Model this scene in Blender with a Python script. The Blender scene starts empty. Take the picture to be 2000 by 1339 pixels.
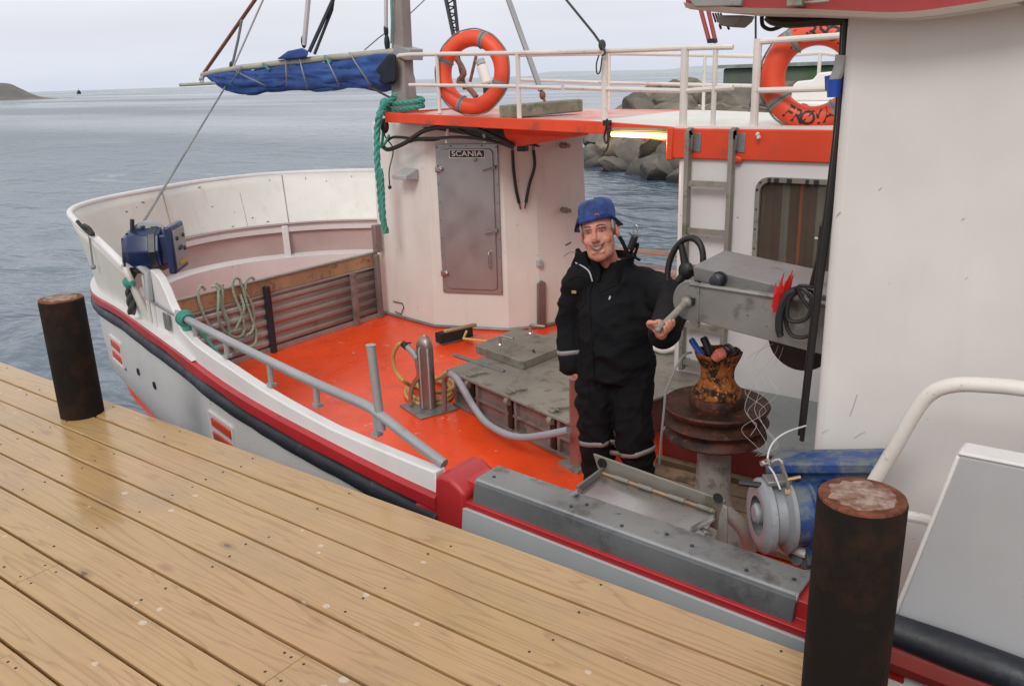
import bpy, bmesh, math, random
from mathutils import Vector, Matrix, Euler, noise
C = bpy.context.scene.collection
PI = math.pi
random.seed(7)
V = Vector

# ---------------------------------------------------------------- camera
F, CX, CY, H = 1680.0, 1000.0, 669.5, 1.65
_n = V((0.032, 1.0, 520.5 / F)).normalized()
UPc = -_n
_x = -V((-2333.0, -445.5, F)).normalized()
Xc = (_x - UPc * _x.dot(UPc)).normalized()
Yc = UPc.cross(Xc)
ROT = Matrix((Xc, Yc, UPc))                    # camera (right, down, forward) -> world

def ray(px, py): return ROT @ V((px - CX, py - CY, F))
def Zp(px, py, z):                             # point of a photo position on the level z
    d = ray(px, py); return V((0, 0, H)) + d * ((z - H) / d.z)
def Yp(px, py, y):                             # ... at the distance y from the pier's line
    d = ray(px, py); return V((0, 0, H)) + d * (y / d.y)
def Xp(px, py, x):
    d = ray(px, py); return V((0, 0, H)) + d * (x / d.x)

cam_d = bpy.data.cameras.new('camera')
cam = bpy.data.objects.new('camera', cam_d); C.objects.link(cam)
m = Matrix.Identity(4)
for r in range(3):
    m[r][0] = ROT[r][0]; m[r][1] = -ROT[r][1]; m[r][2] = -ROT[r][2]
m[2][3] = H
cam.matrix_world = m
cam_d.sensor_width = 36.0; cam_d.lens = F / 2000 * 36
cam_d.clip_start = 0.05; cam_d.clip_end = 12000
bpy.context.scene.camera = cam

# ---------------------------------------------------------------- world, sun, exposure
SUN_EL, SUN_AZ = math.radians(42), math.radians(162)    # high soft sun behind the camera
w = bpy.data.worlds.new('World'); bpy.context.scene.world = w; w.use_nodes = True
nt = w.node_tree; N = nt.nodes; L = nt.links
bg = N['Background']
sky = N.new('ShaderNodeTexSky'); sky.sky_type = 'NISHITA'; sky.sun_disc = False
sky.sun_elevation = SUN_EL; sky.sun_rotation = SUN_AZ; sky.air_density = 1.0; sky.dust_density = 4.0
tc = N.new('ShaderNodeTexCoord'); sep = N.new('ShaderNodeSeparateXYZ'); L.new(tc.outputs['Generated'], sep.inputs[0])
ramp = N.new('ShaderNodeValToRGB'); L.new(sep.outputs['Z'], ramp.inputs[0])
e = ramp.color_ramp.elements
e[0].position = 0.0; e[0].color = (0.715, 0.755, 0.87, 1)
e[1].position = 0.6; e[1].color = (0.98, 0.97, 0.98, 1)
k = e.new(0.06); k.color = (0.79, 0.81, 0.885, 1)
k = e.new(0.13); k.color = (0.97, 0.96, 0.97, 1)
mp = N.new('ShaderNodeMapping'); mp.inputs['Scale'].default_value = (1.6, 1.6, 9); L.new(tc.outputs['Generated'], mp.inputs[0])
cl = N.new('ShaderNodeTexNoise'); cl.inputs['Scale'].default_value = 1.3; cl.inputs['Detail'].default_value = 4; L.new(mp.outputs[0], cl.inputs[0])
mr = N.new('ShaderNodeMapRange'); mr.inputs[3].default_value = 8.7; mr.inputs[4].default_value = 12.9; L.new(cl.outputs['Fac'], mr.inputs[0])
mul = N.new('ShaderNodeVectorMath'); mul.operation = 'SCALE'; L.new(ramp.outputs[0], mul.inputs[0]); L.new(mr.outputs[0], mul.inputs['Scale'])
mx = N.new('ShaderNodeMix'); mx.data_type = 'RGBA'; mx.inputs[0].default_value = 0.95
L.new(sky.outputs[0], mx.inputs[6]); L.new(mul.outputs[0], mx.inputs[7])
L.new(mx.outputs[2], bg.inputs[0]); bg.inputs[1].default_value = 0.095

sun_d = bpy.data.lights.new('sun', 'SUN'); sun_d.energy = 1.5; sun_d.angle = math.radians(20); sun_d.color = (1.0, 0.96, 0.9)
sun = bpy.data.objects.new('sun', sun_d); C.objects.link(sun)
sun.rotation_euler = (PI / 2 - SUN_EL, 0, PI - SUN_AZ)
sun.location = (0, 0, 20)
vs = bpy.context.scene.view_settings
bpy.context.scene.display_settings.display_device = 'sRGB'
vs.view_transform = 'Standard'; vs.look = 'None'; vs.gamma = 1.0; vs.exposure = 0.0; vs.use_curve_mapping = False

# ---------------------------------------------------------------- materials
def hexc(r, g, b):
    f = lambda c: (c / 255 / 12.92) if c / 255 <= 0.04045 else ((c / 255 + 0.055) / 1.055) ** 2.4
    return (f(r), f(g), f(b), 1)
def rgba(c): return (c[0], c[1], c[2], 1)

class MT:                                      # small builder of node materials in object space
    def __init__(s, name):
        s.m = bpy.data.materials.new(name); s.m.use_nodes = True
        s.t = s.m.node_tree; s.n = s.t.nodes; s.l = s.t.links; s.p = s.n['Principled BSDF']
        s.tc = s.n.new('ShaderNodeTexCoord')
    def coord(s, scale=(1, 1, 1), rot=(0, 0, 0), loc=(0, 0, 0)):
        mp = s.n.new('ShaderNodeMapping'); mp.inputs['Scale'].default_value = scale; mp.inputs['Rotation'].default_value = rot; mp.inputs['Location'].default_value = loc
        s.l.new(s.tc.outputs['Object'], mp.inputs[0]); return mp.outputs[0]
    def noise(s, scale, detail=4, rough=0.55, vec=None, dist=0.0):
        t = s.n.new('ShaderNodeTexNoise'); t.inputs['Scale'].default_value = scale; t.inputs['Detail'].default_value = detail
        t.inputs['Roughness'].default_value = rough; t.inputs['Distortion'].default_value = dist
        s.l.new(vec or s.tc.outputs['Object'], t.inputs['Vector']); return t.outputs['Fac']
    def voro(s, scale, vec=None, feature='F1'):
        t = s.n.new('ShaderNodeTexVoronoi'); t.feature = feature; t.inputs['Scale'].default_value = scale
        s.l.new(vec or s.tc.outputs['Object'], t.inputs['Vector']); return t.outputs['Distance']
    def ramp(s, fac, a, b, c0=(0, 0, 0, 1), c1=(1, 1, 1, 1)):
        r = s.n.new('ShaderNodeValToRGB'); e = r.color_ramp.elements
        e[0].position = a; e[0].color = c0; e[1].position = b; e[1].color = c1
        s.l.new(fac, r.inputs[0]); return r.outputs[0]
    def mix(s, fac, a, b, mode='MIX'):
        x = s.n.new('ShaderNodeMix'); x.data_type = 'RGBA'; x.blend_type = mode
        for val, i in ((fac, 0), (a, 6), (b, 7)):
            if hasattr(val, 'links') or hasattr(val, 'is_linked'): s.l.new(val, x.inputs[i])
            else: x.inputs[i].default_value = val
        return x.outputs[2]
    def math(s, op, a, b=0.0):
        x = s.n.new('ShaderNodeMath'); x.operation = op
        for val, i in ((a, 0), (b, 1)):
            if hasattr(val, 'is_linked'): s.l.new(val, x.inputs[i])
            else: x.inputs[i].default_value = val
        return x.outputs[0]
    def bump(s, h, strength=0.3, dist=0.01, prev=None):
        b = s.n.new('ShaderNodeBump'); b.inputs['Strength'].default_value = strength; b.inputs['Distance'].default_value = dist
        s.l.new(h, b.inputs['Height'])
        if prev is not None: s.l.new(prev, b.inputs['Normal'])
        return b.outputs[0]
    def out(s, color=None, rough=None, metal=None, normal=None, **kw):
        for key, val in (('Base Color', color), ('Roughness', rough), ('Metallic', metal), ('Normal', normal)):
            if val is None: continue
            if hasattr(val, 'is_linked'): s.l.new(val, s.p.inputs[key])
            else: s.p.inputs[key].default_value = val
        for key, val in kw.items(): s.p.inputs[key.replace('_', ' ')].default_value = val
        return s.m

def paint(name, col, rough=0.45, var=0.12, dirt=None, dscale=3.0, dthr=0.62, spots=None, sthr=0.12, sscale=9, bmp=0.12, bscale=14, metal=0.0, streak=None):
    t = MT(name); c = rgba(col)
    low = t.noise(1.7, 5)
    d = tuple(x * (1 - var * 2) for x in c[:3]) + (1,); b = tuple(min(1, x * (1 + var)) for x in c[:3]) + (1,)
    o = t.mix(t.ramp(low, 0.3, 0.7), d, b)
    if dirt is not None:
        f = t.noise(dscale, 8, 0.7)
        o = t.mix(t.ramp(f, dthr, dthr + 0.12), o, rgba(dirt))
    if streak is not None:                     # run-off marks, stretched downwards
        f = t.noise(2.2, 6, 0.65, t.coord((5, 5, 0.45)))
        o = t.mix(t.math('MULTIPLY', t.ramp(f, 0.55, 0.78), 0.55), o, rgba(streak))
    if spots is not None:
        v = t.noise(sscale, 3, 0.6); f2 = t.noise(sscale * 4.1, 4, 0.7)
        f = t.ramp(t.math('MULTIPLY', v, f2), 1 - sthr - 0.6, 1 - sthr - 0.56)
        o = t.mix(f, o, rgba(spots))
    h = t.noise(bscale, 5, 0.6)
    r = t.ramp(t.noise(5.3, 5), 0.25, 0.75, (max(0.03, rough - 0.1),) * 3 + (1,), (min(1, rough + 0.13),) * 3 + (1,))
    return t.out(o, r, metal, t.bump(h, bmp, 0.01))

M = {}
M['white'] = paint('white_paint', (0.66, 0.645, 0.645), 0.42, 0.04, dirt=(0.5, 0.45, 0.4), dthr=0.7, streak=(0.56, 0.52, 0.48), spots=(0.12, 0.09, 0.07), sthr=-0.02, bmp=0.06, bscale=6)
M['wall_white'] = paint('wheelhouse_white', (0.65, 0.625, 0.605), 0.38, 0.05, dirt=(0.52, 0.48, 0.44), dthr=0.7, streak=(0.59, 0.555, 0.53), spots=(0.3, 0.28, 0.26), sthr=-0.04, bmp=0.12, bscale=2.2)
M['cream'] = paint('cream_white_paint', (0.67, 0.66, 0.62), 0.45, 0.04, dirt=(0.5, 0.43, 0.36), dthr=0.7, streak=(0.56, 0.49, 0.43), spots=(0.14, 0.1, 0.08), sthr=-0.01, bmp=0.06, bscale=6)
M['rail_white'] = paint('rail_white_paint', (0.66, 0.62, 0.58), 0.45, 0.08, dirt=(0.28, 0.2, 0.15), dscale=18, dthr=0.6, bmp=0.15, bscale=40)
M['grey_paint'] = paint('grey_hull_paint', (0.40, 0.42, 0.44), 0.45, 0.06, dirt=(0.3, 0.29, 0.28), dthr=0.66, spots=(0.13, 0.11, 0.1), sthr=-0.02, bmp=0.06)
M['orange'] = paint('orange_deck_paint', (0.80, 0.068, 0.010), 0.30, 0.09, dirt=(0.50, 0.062, 0.03), dscale=2.6, dthr=0.57, spots=(0.62, 0.36, 0.3), sthr=0.015, sscale=6, bmp=0.08, bscale=5)
M['orange_trim'] = paint('orange_trim_paint', (0.68, 0.058, 0.014), 0.45, 0.1, dirt=(0.33, 0.06, 0.03), dscale=5, dthr=0.57, streak=(0.4, 0.06, 0.035), spots=(.3, .2, .17), sthr=-.01, bmp=0.08)
M['roof_top'] = paint('worn_roof_paint', (0.62, 0.36, 0.32), 0.45, 0.15, dirt=(0.72, 0.1, 0.05), dscale=2.5, dthr=0.5)
M['red'] = paint('red_strake_paint', (0.42, 0.022, 0.026), 0.4, 0.1, dirt=(0.26, 0.02, 0.02), dscale=6, dthr=0.62, bmp=0.12)
M['visor_red'] = paint('visor_red_paint', (0.33, 0.035, 0.035), 0.45, 0.1)
M['maroon'] = paint('maroon_paint', (0.20, 0.025, 0.02), 0.5, 0.15, dirt=(0.1, 0.03, 0.02), dthr=0.6)
M['fender'] = paint('dark_fender_rubber', (0.022, 0.027, 0.038), 0.55, 0.3, dirt=(0.05, 0.06, 0.075), dscale=7, dthr=0.56, spots=(.14, .15, .16), sthr=-.02, bmp=0.7, bscale=10)
M['black'] = paint('black_rubber', (0.012, 0.012, 0.013), 0.45, 0.2, bmp=0.1)
M['navy'] = paint('dark_plastic', (0.02, 0.025, 0.035), 0.4, 0.2)
M['galv'] = paint('galvanised_steel', (0.34, 0.345, 0.36), 0.45, 0.12, dirt=(0.2, 0.2, 0.2), dscale=12, dthr=0.6, bmp=0.15, bscale=40, metal=0.35)
M['alu'] = paint('worn_aluminium', (0.25, 0.25, 0.245), 0.42, 0.16, dirt=(0.12, 0.11, 0.10), dscale=5, dthr=0.54, spots=(0.08, 0.07, 0.06), sthr=-0.01, sscale=14, bmp=0.12, bscale=30, metal=0.55)
M['alu_dull'] = paint('dull_aluminium', (0.275, 0.26, 0.225), 0.55, 0.16, dirt=(0.15, 0.14, 0.10), dscale=7, dthr=0.52, spots=(0.1, 0.09, 0.07), sthr=0.0, sscale=14, bmp=0.15, bscale=40, metal=0.3)
M['door'] = paint('brushed_door_steel', (0.36, 0.36, 0.36), 0.36, 0.06, dirt=(0.28, 0.26, 0.25), dthr=0.66, bmp=0.05, bscale=20, metal=0.7)
M['steel'] = paint('stainless_steel', (0.5, 0.47, 0.46), 0.25, 0.08, dirt=(0.3, 0.25, 0.22), dscale=8, dthr=0.62, metal=0.9, bmp=0.05)
M['hatch_side'] = paint('hatch_coaming_steel', (0.23, 0.185, 0.175), 0.5, 0.15, dirt=(0.13, 0.11, 0.09), dscale=6, dthr=0.52, streak=(0.12, 0.09, 0.08), metal=0.25, bmp=0.2)
M['concrete_grey'] = paint('dirty_grey_casting', (0.26, 0.255, 0.235), 0.8, 0.2, dirt=(0.12, 0.115, 0.09), dscale=10, dthr=0.52, spots=(0.45, 0.43, 0.4), sthr=0.02, sscale=16, bmp=0.5, bscale=45)
M['mast_wood'] = paint('weathered_mast_wood', (0.30, 0.26, 0.245), 0.75, 0.2, streak=(0.14, 0.11, 0.1), bmp=0.4, bscale=30)
M['spar'] = paint('weathered_spar', (0.40, 0.39, 0.33), 0.65, 0.2, dirt=(0.2, 0.19, 0.15), dscale=10, dthr=0.58, bmp=0.3, bscale=30)
M['old_timber'] = paint('old_mossy_timber', (0.24, 0.22, 0.17), 0.85, 0.2, dirt=(0.12, 0.14, 0.08), dscale=9, dthr=0.5, bmp=0.5, bscale=25)
M['pen_wood'] = paint('worn_brown_plank', (0.40, 0.26, 0.145), 0.75, 0.2, dirt=(0.13, 0.08, 0.05), dscale=11, dthr=0.54, bmp=0.4, bscale=28)
M['pen_alu'] = paint('corrugated_aluminium', (0.40, 0.36, 0.34), 0.4, 0.12, dirt=(0.24, 0.19, 0.17), dscale=5, dthr=0.58, bmp=0.1, metal=0.4)
M['green_rope'] = paint('green_rope_fibre', (0.06, 0.29, 0.235), 0.8, 0.2, bmp=0.5, bscale=120)
M['pale_rope'] = paint('pale_green_rope_fibre', (0.30, 0.40, 0.31), 0.85, 0.2, bmp=0.5, bscale=120)
M['grey_rope'] = paint('grey_line_fibre', (0.22, 0.23, 0.23), 0.85, 0.2)
M['dark_rope'] = paint('dark_line_fibre', (0.05, 0.055, 0.05), 0.85, 0.2)
M['white_line'] = paint('pale_line_fibre', (0.55, 0.55, 0.58), 0.8, 0.1)
M['buoy'] = paint('lifebuoy_orange', (0.72, 0.07, 0.022), 0.5, 0.08, dirt=(0.45, 0.06, 0.03), dscale=6, dthr=0.62, bmp=0.05)
M['reflect'] = paint('grey_reflective_tape', (0.24, 0.235, 0.225), 0.5, 0.15, dirt=(0.2, 0.19, 0.18), dscale=25, dthr=0.56)
M['blue_paint'] = paint('worn_blue_paint', (0.022, 0.06, 0.20), 0.42, 0.2, dirt=(0.115, 0.14, 0.155), dscale=8, dthr=0.44, bmp=0.25, bscale=30)
M['blue_dark'] = paint('blue_winch_paint', (0.008, 0.022, 0.085), 0.35, 0.15, dirt=(0.03, 0.05, 0.10), dscale=9, dthr=0.62)
M['drum_grey'] = paint('pale_cast_aluminium', (0.31, 0.325, 0.35), 0.45, 0.15, dirt=(0.16, 0.16, 0.17), dscale=9, dthr=0.58, spots=(0.12, 0.12, 0.13), sthr=0.0, sscale=12, bmp=0.2, metal=0.3)
M['blue_plastic'] = paint('bright_blue_plastic', (0.012, 0.075, 0.42), 0.35, 0.1)
M['lip_steel'] = paint('scraped_shaded_steel', (0.105, 0.11, 0.115), 0.5, 0.25, dirt=(0.05, 0.052, 0.055), dscale=5, dthr=0.52, spots=(.3, .3, .3), sthr=-.02, bmp=.25, bscale=18, metal=.2)  # scraped steel, also darkened for the shaded side facing the pier
M['red_plastic'] = paint('red_plastic', (0.62, 0.016, 0.02), 0.4, 0.1)
M['pink_wood'] = paint('faded_red_handle', (0.5, 0.13, 0.1), 0.6, 0.15)
M['yellow_hose'] = paint('yellow_hose_rubber', (0.55, 0.34, 0.10), 0.5, 0.15)
M['grey_hose'] = paint('grey_hose_rubber', (0.27, 0.28, 0.31), 0.5, 0.12)
M['bristle'] = paint('black_bristle', (0.012, 0.012, 0.013), 0.85, 0.2, bmp=0.9, bscale=150)
M['sign_black'] = paint('black_sign_face', (0.01, 0.01, 0.011), 0.35, 0.05)
M['sign_white'] = paint('white_lettering', (0.78, 0.77, 0.75), 0.5, 0.03)
M['ink'] = paint('black_lettering', (0.015, 0.013, 0.013), 0.6, 0.1)
M['deck_grey'] = paint('green_grey_ledge_paint', (0.25, 0.275, 0.27), 0.5, 0.12, dirt=(0.15, 0.15, 0.13), dthr=0.6)
M['bottom_board'] = paint('wet_brown_board', (0.20, 0.135, 0.08), 0.5, 0.25, dirt=(0.07, 0.055, 0.035), dscale=6, dthr=0.5, bmp=0.4, bscale=24)
M['plate_white'] = paint('pale_grey_bulwark_paint', (0.38, 0.39, 0.41), 0.42, 0.06, dirt=(0.37, 0.375, 0.38), dthr=0.64, streak=(.40, .41, .42), spots=(.15, .14, .13), sthr=-.02, bmp=.12, bscale=3)
M['fender_shaded'] = paint('shaded_navy_fender', (0.010, 0.012, 0.018), 0.5, 0.3, dirt=(0.03, 0.035, 0.045), dscale=6, dthr=0.55, bmp=.6, bscale=9)  # darker copy of the fender colour, with the pier's shade painted in
M['scratch'] = paint('wall_scratch', (0.44, 0.41, 0.38), 0.6, 0.1)
M['dull_steel'] = paint('dull_stained_steel', (0.27, 0.22, 0.21), 0.36, 0.15, dirt=(0.14, 0.11, 0.10), dscale=9, dthr=0.55, metal=0.7, bmp=0.1)
M['pink_bounce'] = paint('dusty_pink_bounce', (0.46, 0.33, 0.31), 0.55, 0.08, dirt=(0.36, 0.26, 0.24), dthr=0.6)  # orange deck bounce and recess shade, put into the wall colour
M['curtain'] = paint('brown_curtain_cloth', (0.10, 0.068, 0.05), 0.9, 0.2)
M['orange_cord'] = paint('orange_curtain_stripe', (0.26, 0.085, 0.03), 0.9, 0.2)
M['curtain_pale'] = paint('grey_curtain_cloth', (0.16, 0.15, 0.125), 0.9, 0.2)
M['cyl_grey'] = paint('grey_cylinder_paint', (0.42, 0.43, 0.44), 0.5, 0.1)
M['rust_orange_pole'] = paint('rusty_red_pole', (0.26, 0.1, 0.07), 0.7, 0.25, dirt=(0.1, 0.05, 0.04), dscale=15, dthr=0.5)

def rust(name, a, b, c, scale=9, lo=0.42, hi=0.56, rough=0.8):
    t = MT(name)
    n1 = t.noise(scale, 9, 0.68); n2 = t.noise(scale * 3.7, 6, 0.7)
    o = t.mix(t.ramp(n1, lo, hi), rgba(a), rgba(b))
    o = t.mix(t.ramp(n2, 0.56, 0.66), o, rgba(c))
    return t.out(o, rough, 0.0, t.bump(n1, 0.6, 0.01, t.bump(n2, 0.4, 0.004)), Specular_IOR_Level=0.25)
M['pile'] = rust('rusty_pile_steel', (0.006, 0.004, 0.003), (0.046, 0.014, 0.0065), (0.013, 0.006, 0.004), 4.2, 0.48, 0.76, 0.85)
M['pile_rim'] = rust('rusty_pile_rim', (0.10, 0.032, 0.016), (0.19, 0.062, 0.032), (0.065, 0.022, 0.012), 14)
M['pile_core'] = rust('pale_pile_core', (0.16, 0.07, 0.045), (0.36, 0.27, 0.23), (0.2, 0.09, 0.06), 26, 0.36, 0.62)
M['capstan_rust'] = rust('brown_capstan_rust', (0.015, 0.009, 0.007), (0.085, 0.028, 0.015), (0.16, 0.038, 0.018), 7, 0.42, 0.66, 0.55)
M['drum_rust'] = rust('orange_drum_rust', (0.014, 0.009, 0.007), (0.27, 0.085, 0.018), (0.46, 0.20, 0.06), 15, 0.45, 0.55, 0.8)

def rock_mat():
    t = MT('harbour_rock')
    n1 = t.noise(0.8, 8, 0.6); n2 = t.noise(4.5, 8, 0.65)
    oi = t.n.new('ShaderNodeObjectInfo')
    o = t.mix(t.ramp(n1, 0.35, 0.65), (0.06, 0.053, 0.044, 1), (0.29, 0.235, 0.165, 1))
    o = t.mix(t.math('MULTIPLY', oi.outputs['Random'], 0.6), o, (0.075, 0.075, 0.075, 1))
    o = t.mix(t.ramp(n2, 0.55, 0.7), o, (0.15, 0.145, 0.09, 1))
    z = t.n.new('ShaderNodeNewGeometry'); sp = t.n.new('ShaderNodeSeparateXYZ'); t.l.new(z.outputs['Position'], sp.inputs[0])
    wet = t.n.new('ShaderNodeMapRange'); wet.inputs[1].default_value = -1.6; wet.inputs[2].default_value = -1.1; t.l.new(sp.outputs['Z'], wet.inputs[0])
    o = t.mix(wet.outputs[0], (0.022, 0.022, 0.024, 1), o)
    return t.out(o, 0.75, 0, t.bump(n1, 0.6, 0.25, t.bump(n2, 0.6, 0.06)))
M['rock'] = rock_mat()

def sea_mat():
    t = MT('sea_water')
    a = t.noise(0.62, 3, 0.55, t.coord((0.7, 1.3, 1), (0, 0, 0.5)), 0.5)
    b = t.noise(2.6, 3, 0.55, t.coord((0.65, 1.5, 1), (0, 0, 0.3)), 0.5)
    c = t.noise(0.035, 5, 0.6)
    band = t.noise(0.02, 3, 0.5, t.coord((0.35, 1.8, 1), (0, 0, 0.55)))
    h = t.bump(a, 0.6, 0.5, t.bump(b, 0.45, 0.11))
    foam = t.math('MULTIPLY', t.ramp(t.noise(0.22, 8, 0.72, t.coord((0.7, 2.0, 1), (0, 0, 0.5)), 1.2), 0.60, 0.72), 0.5)
    col = t.mix(t.ramp(c, 0.35, 0.65), (0.045, 0.078, 0.118, 1), (0.092, 0.135, 0.182, 1))
    col = t.mix(foam, col, (0.45, 0.48, 0.5, 1))
    r = t.ramp(band, 0.35, 0.6, (0.05,) * 3 + (1,), (0.30,) * 3 + (1,))
    return t.out(col, r, 0, h, IOR=1.33)
M['sea'] = sea_mat()

def pier_mat():
    t = MT('pier_plank_wood')
    geo = t.n.new('ShaderNodeNewGeometry'); rnd = geo.outputs['Random Per Island']
    cmb = t.n.new('ShaderNodeCombineXYZ'); t.l.new(t.math('MULTIPLY', rnd, 37.0), cmb.inputs[0]); t.l.new(t.math('MULTIPLY', rnd, 11.0), cmb.inputs[1])
    add = t.n.new('ShaderNodeVectorMath'); t.l.new(t.tc.outputs['Object'], add.inputs[0]); t.l.new(cmb.outputs[0], add.inputs[1])
    def sc(s):
        mp = t.n.new('ShaderNodeMapping'); mp.inputs['Scale'].default_value = s; t.l.new(add.outputs[0], mp.inputs[0]); return mp.outputs[0]
    # growth rings: contour lines of a stretched field, so flames and knots appear
    f = t.noise(1.0, 3, 0.45, sc((0.42, 7.5, 1)), 0.3)
    rings = t.math('FRACT', t.math('MULTIPLY', f, 15.0))
    ring = t.ramp(rings, 0.0, 0.5)
    r2 = t.n.new('ShaderNodeValToRGB'); ee = r2.color_ramp.elements
    ee[0].position = 0.0; ee[0].color = (0.25,) * 3 + (1,); ee[1].position = 1.0; ee[1].color = (0,) * 3 + (1,)
    q = ee.new(0.62); q.color = (0.05,) * 3 + (1,); q = ee.new(0.92); q.color = (1,) * 3 + (1,)
    t.l.new(rings, r2.inputs[0])
    fine = t.noise(1.0, 6, 0.7, sc((3.0, 120, 1)))
    base = t.mix(rnd, (0.53, 0.335, 0.185, 1), (0.41, 0.285, 0.112, 1))
    low = t.noise(1.2, 4, 0.6)
    base = t.mix(t.ramp(low, 0.3, 0.7), base, t.mix(rnd, (0.40, 0.27, 0.115, 1), (0.47, 0.28, 0.15, 1)))
    o = t.mix(t.math('MULTIPLY', r2.outputs[0], 0.55), base, (0.25, 0.125, 0.052, 1))
    o = t.mix(t.math('MULTIPLY', t.ramp(fine, 0.45, 0.75), 0.33), o, (0.25, 0.15, 0.075, 1))
    # knots
    kv = t.voro(1.0, sc((2.1, 5.0, 1)))
    o = t.mix(t.ramp(kv, 0.06, 0.13, (0.5,) * 3 + (1,), (0,) * 3 + (1,)), o, (0.2, 0.095, 0.045, 1))
    o = t.mix(t.ramp(kv, 0.03, 0.048, (0.8,) * 3 + (1,), (0,) * 3 + (1,)), o, (0.055, 0.035, 0.03, 1))
    # damp grey staining and gull droppings
    st = t.noise(2.6, 6, 0.65)
    o = t.mix(t.math('MULTIPLY', t.ramp(st, 0.50, 0.70), 0.5), o, (0.29, 0.20, 0.125, 1))
    dv = t.voro(8.0, t.coord((0.8, 1.0, 1))); dn = t.noise(1.3, 2); dd = t.noise(30, 3)
    sp = t.math('ADD', dv, t.math('MULTIPLY', t.math('SUBTRACT', dd, 0.5), 0.12))
    thr = t.math('MULTIPLY', t.ramp(dn, 0.32, 0.6), 0.105)
    mask = t.math('LESS_THAN', sp, thr)
    o = t.mix(t.math('MULTIPLY', mask, 0.42), o, (0.66, 0.62, 0.56, 1))
    wet = t.noise(0.75, 4, 0.6)
    r = t.ramp(wet, 0.34, 0.66, (0.10,) * 3 + (1,), (0.27,) * 3 + (1,))
    hh = t.mix(0.5, r2.outputs[0], fine)
    return t.out(o, r, 0, t.bump(hh, 0.08, 0.003), Specular_IOR_Level=0.5)
M['pier'] = pier_mat()
M['pier_dark'] = paint('under_pier_dark', (0.02, 0.015, 0.01), 0.9, 0.2)  # near black, so the darkness under the pier is in the colour
M['nail'] = paint('dark_nail_head', (0.03, 0.024, 0.02), 0.6, 0.2)

def emit(name, col, strength):
    t = MT(name); return t.out((0.8, 0.8, 0.8, 1), 0.4, 0, None, Emission_Color=rgba(col), Emission_Strength=strength)
M['tube'] = emit('lit_fluorescent_tube', (1.0, 0.52, 0.07), 13.0)
def glass():
    t = MT('window_glass'); return t.out((0.9, 0.92, 0.92, 1), 0.03, 0, None, Transmission_Weight=1.0, IOR=1.1, Alpha=1.0)
M['glass'] = glass()

# ---------------------------------------------------------------- mesh helpers
ORG = {}
def frame_of(d):
    d = d.normalized(); a = V((0, 0, 1)) if abs(d.z) < 0.95 else V((1, 0, 0))
    u = a.cross(d).normalized(); return u, d.cross(u).normalized()

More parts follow.
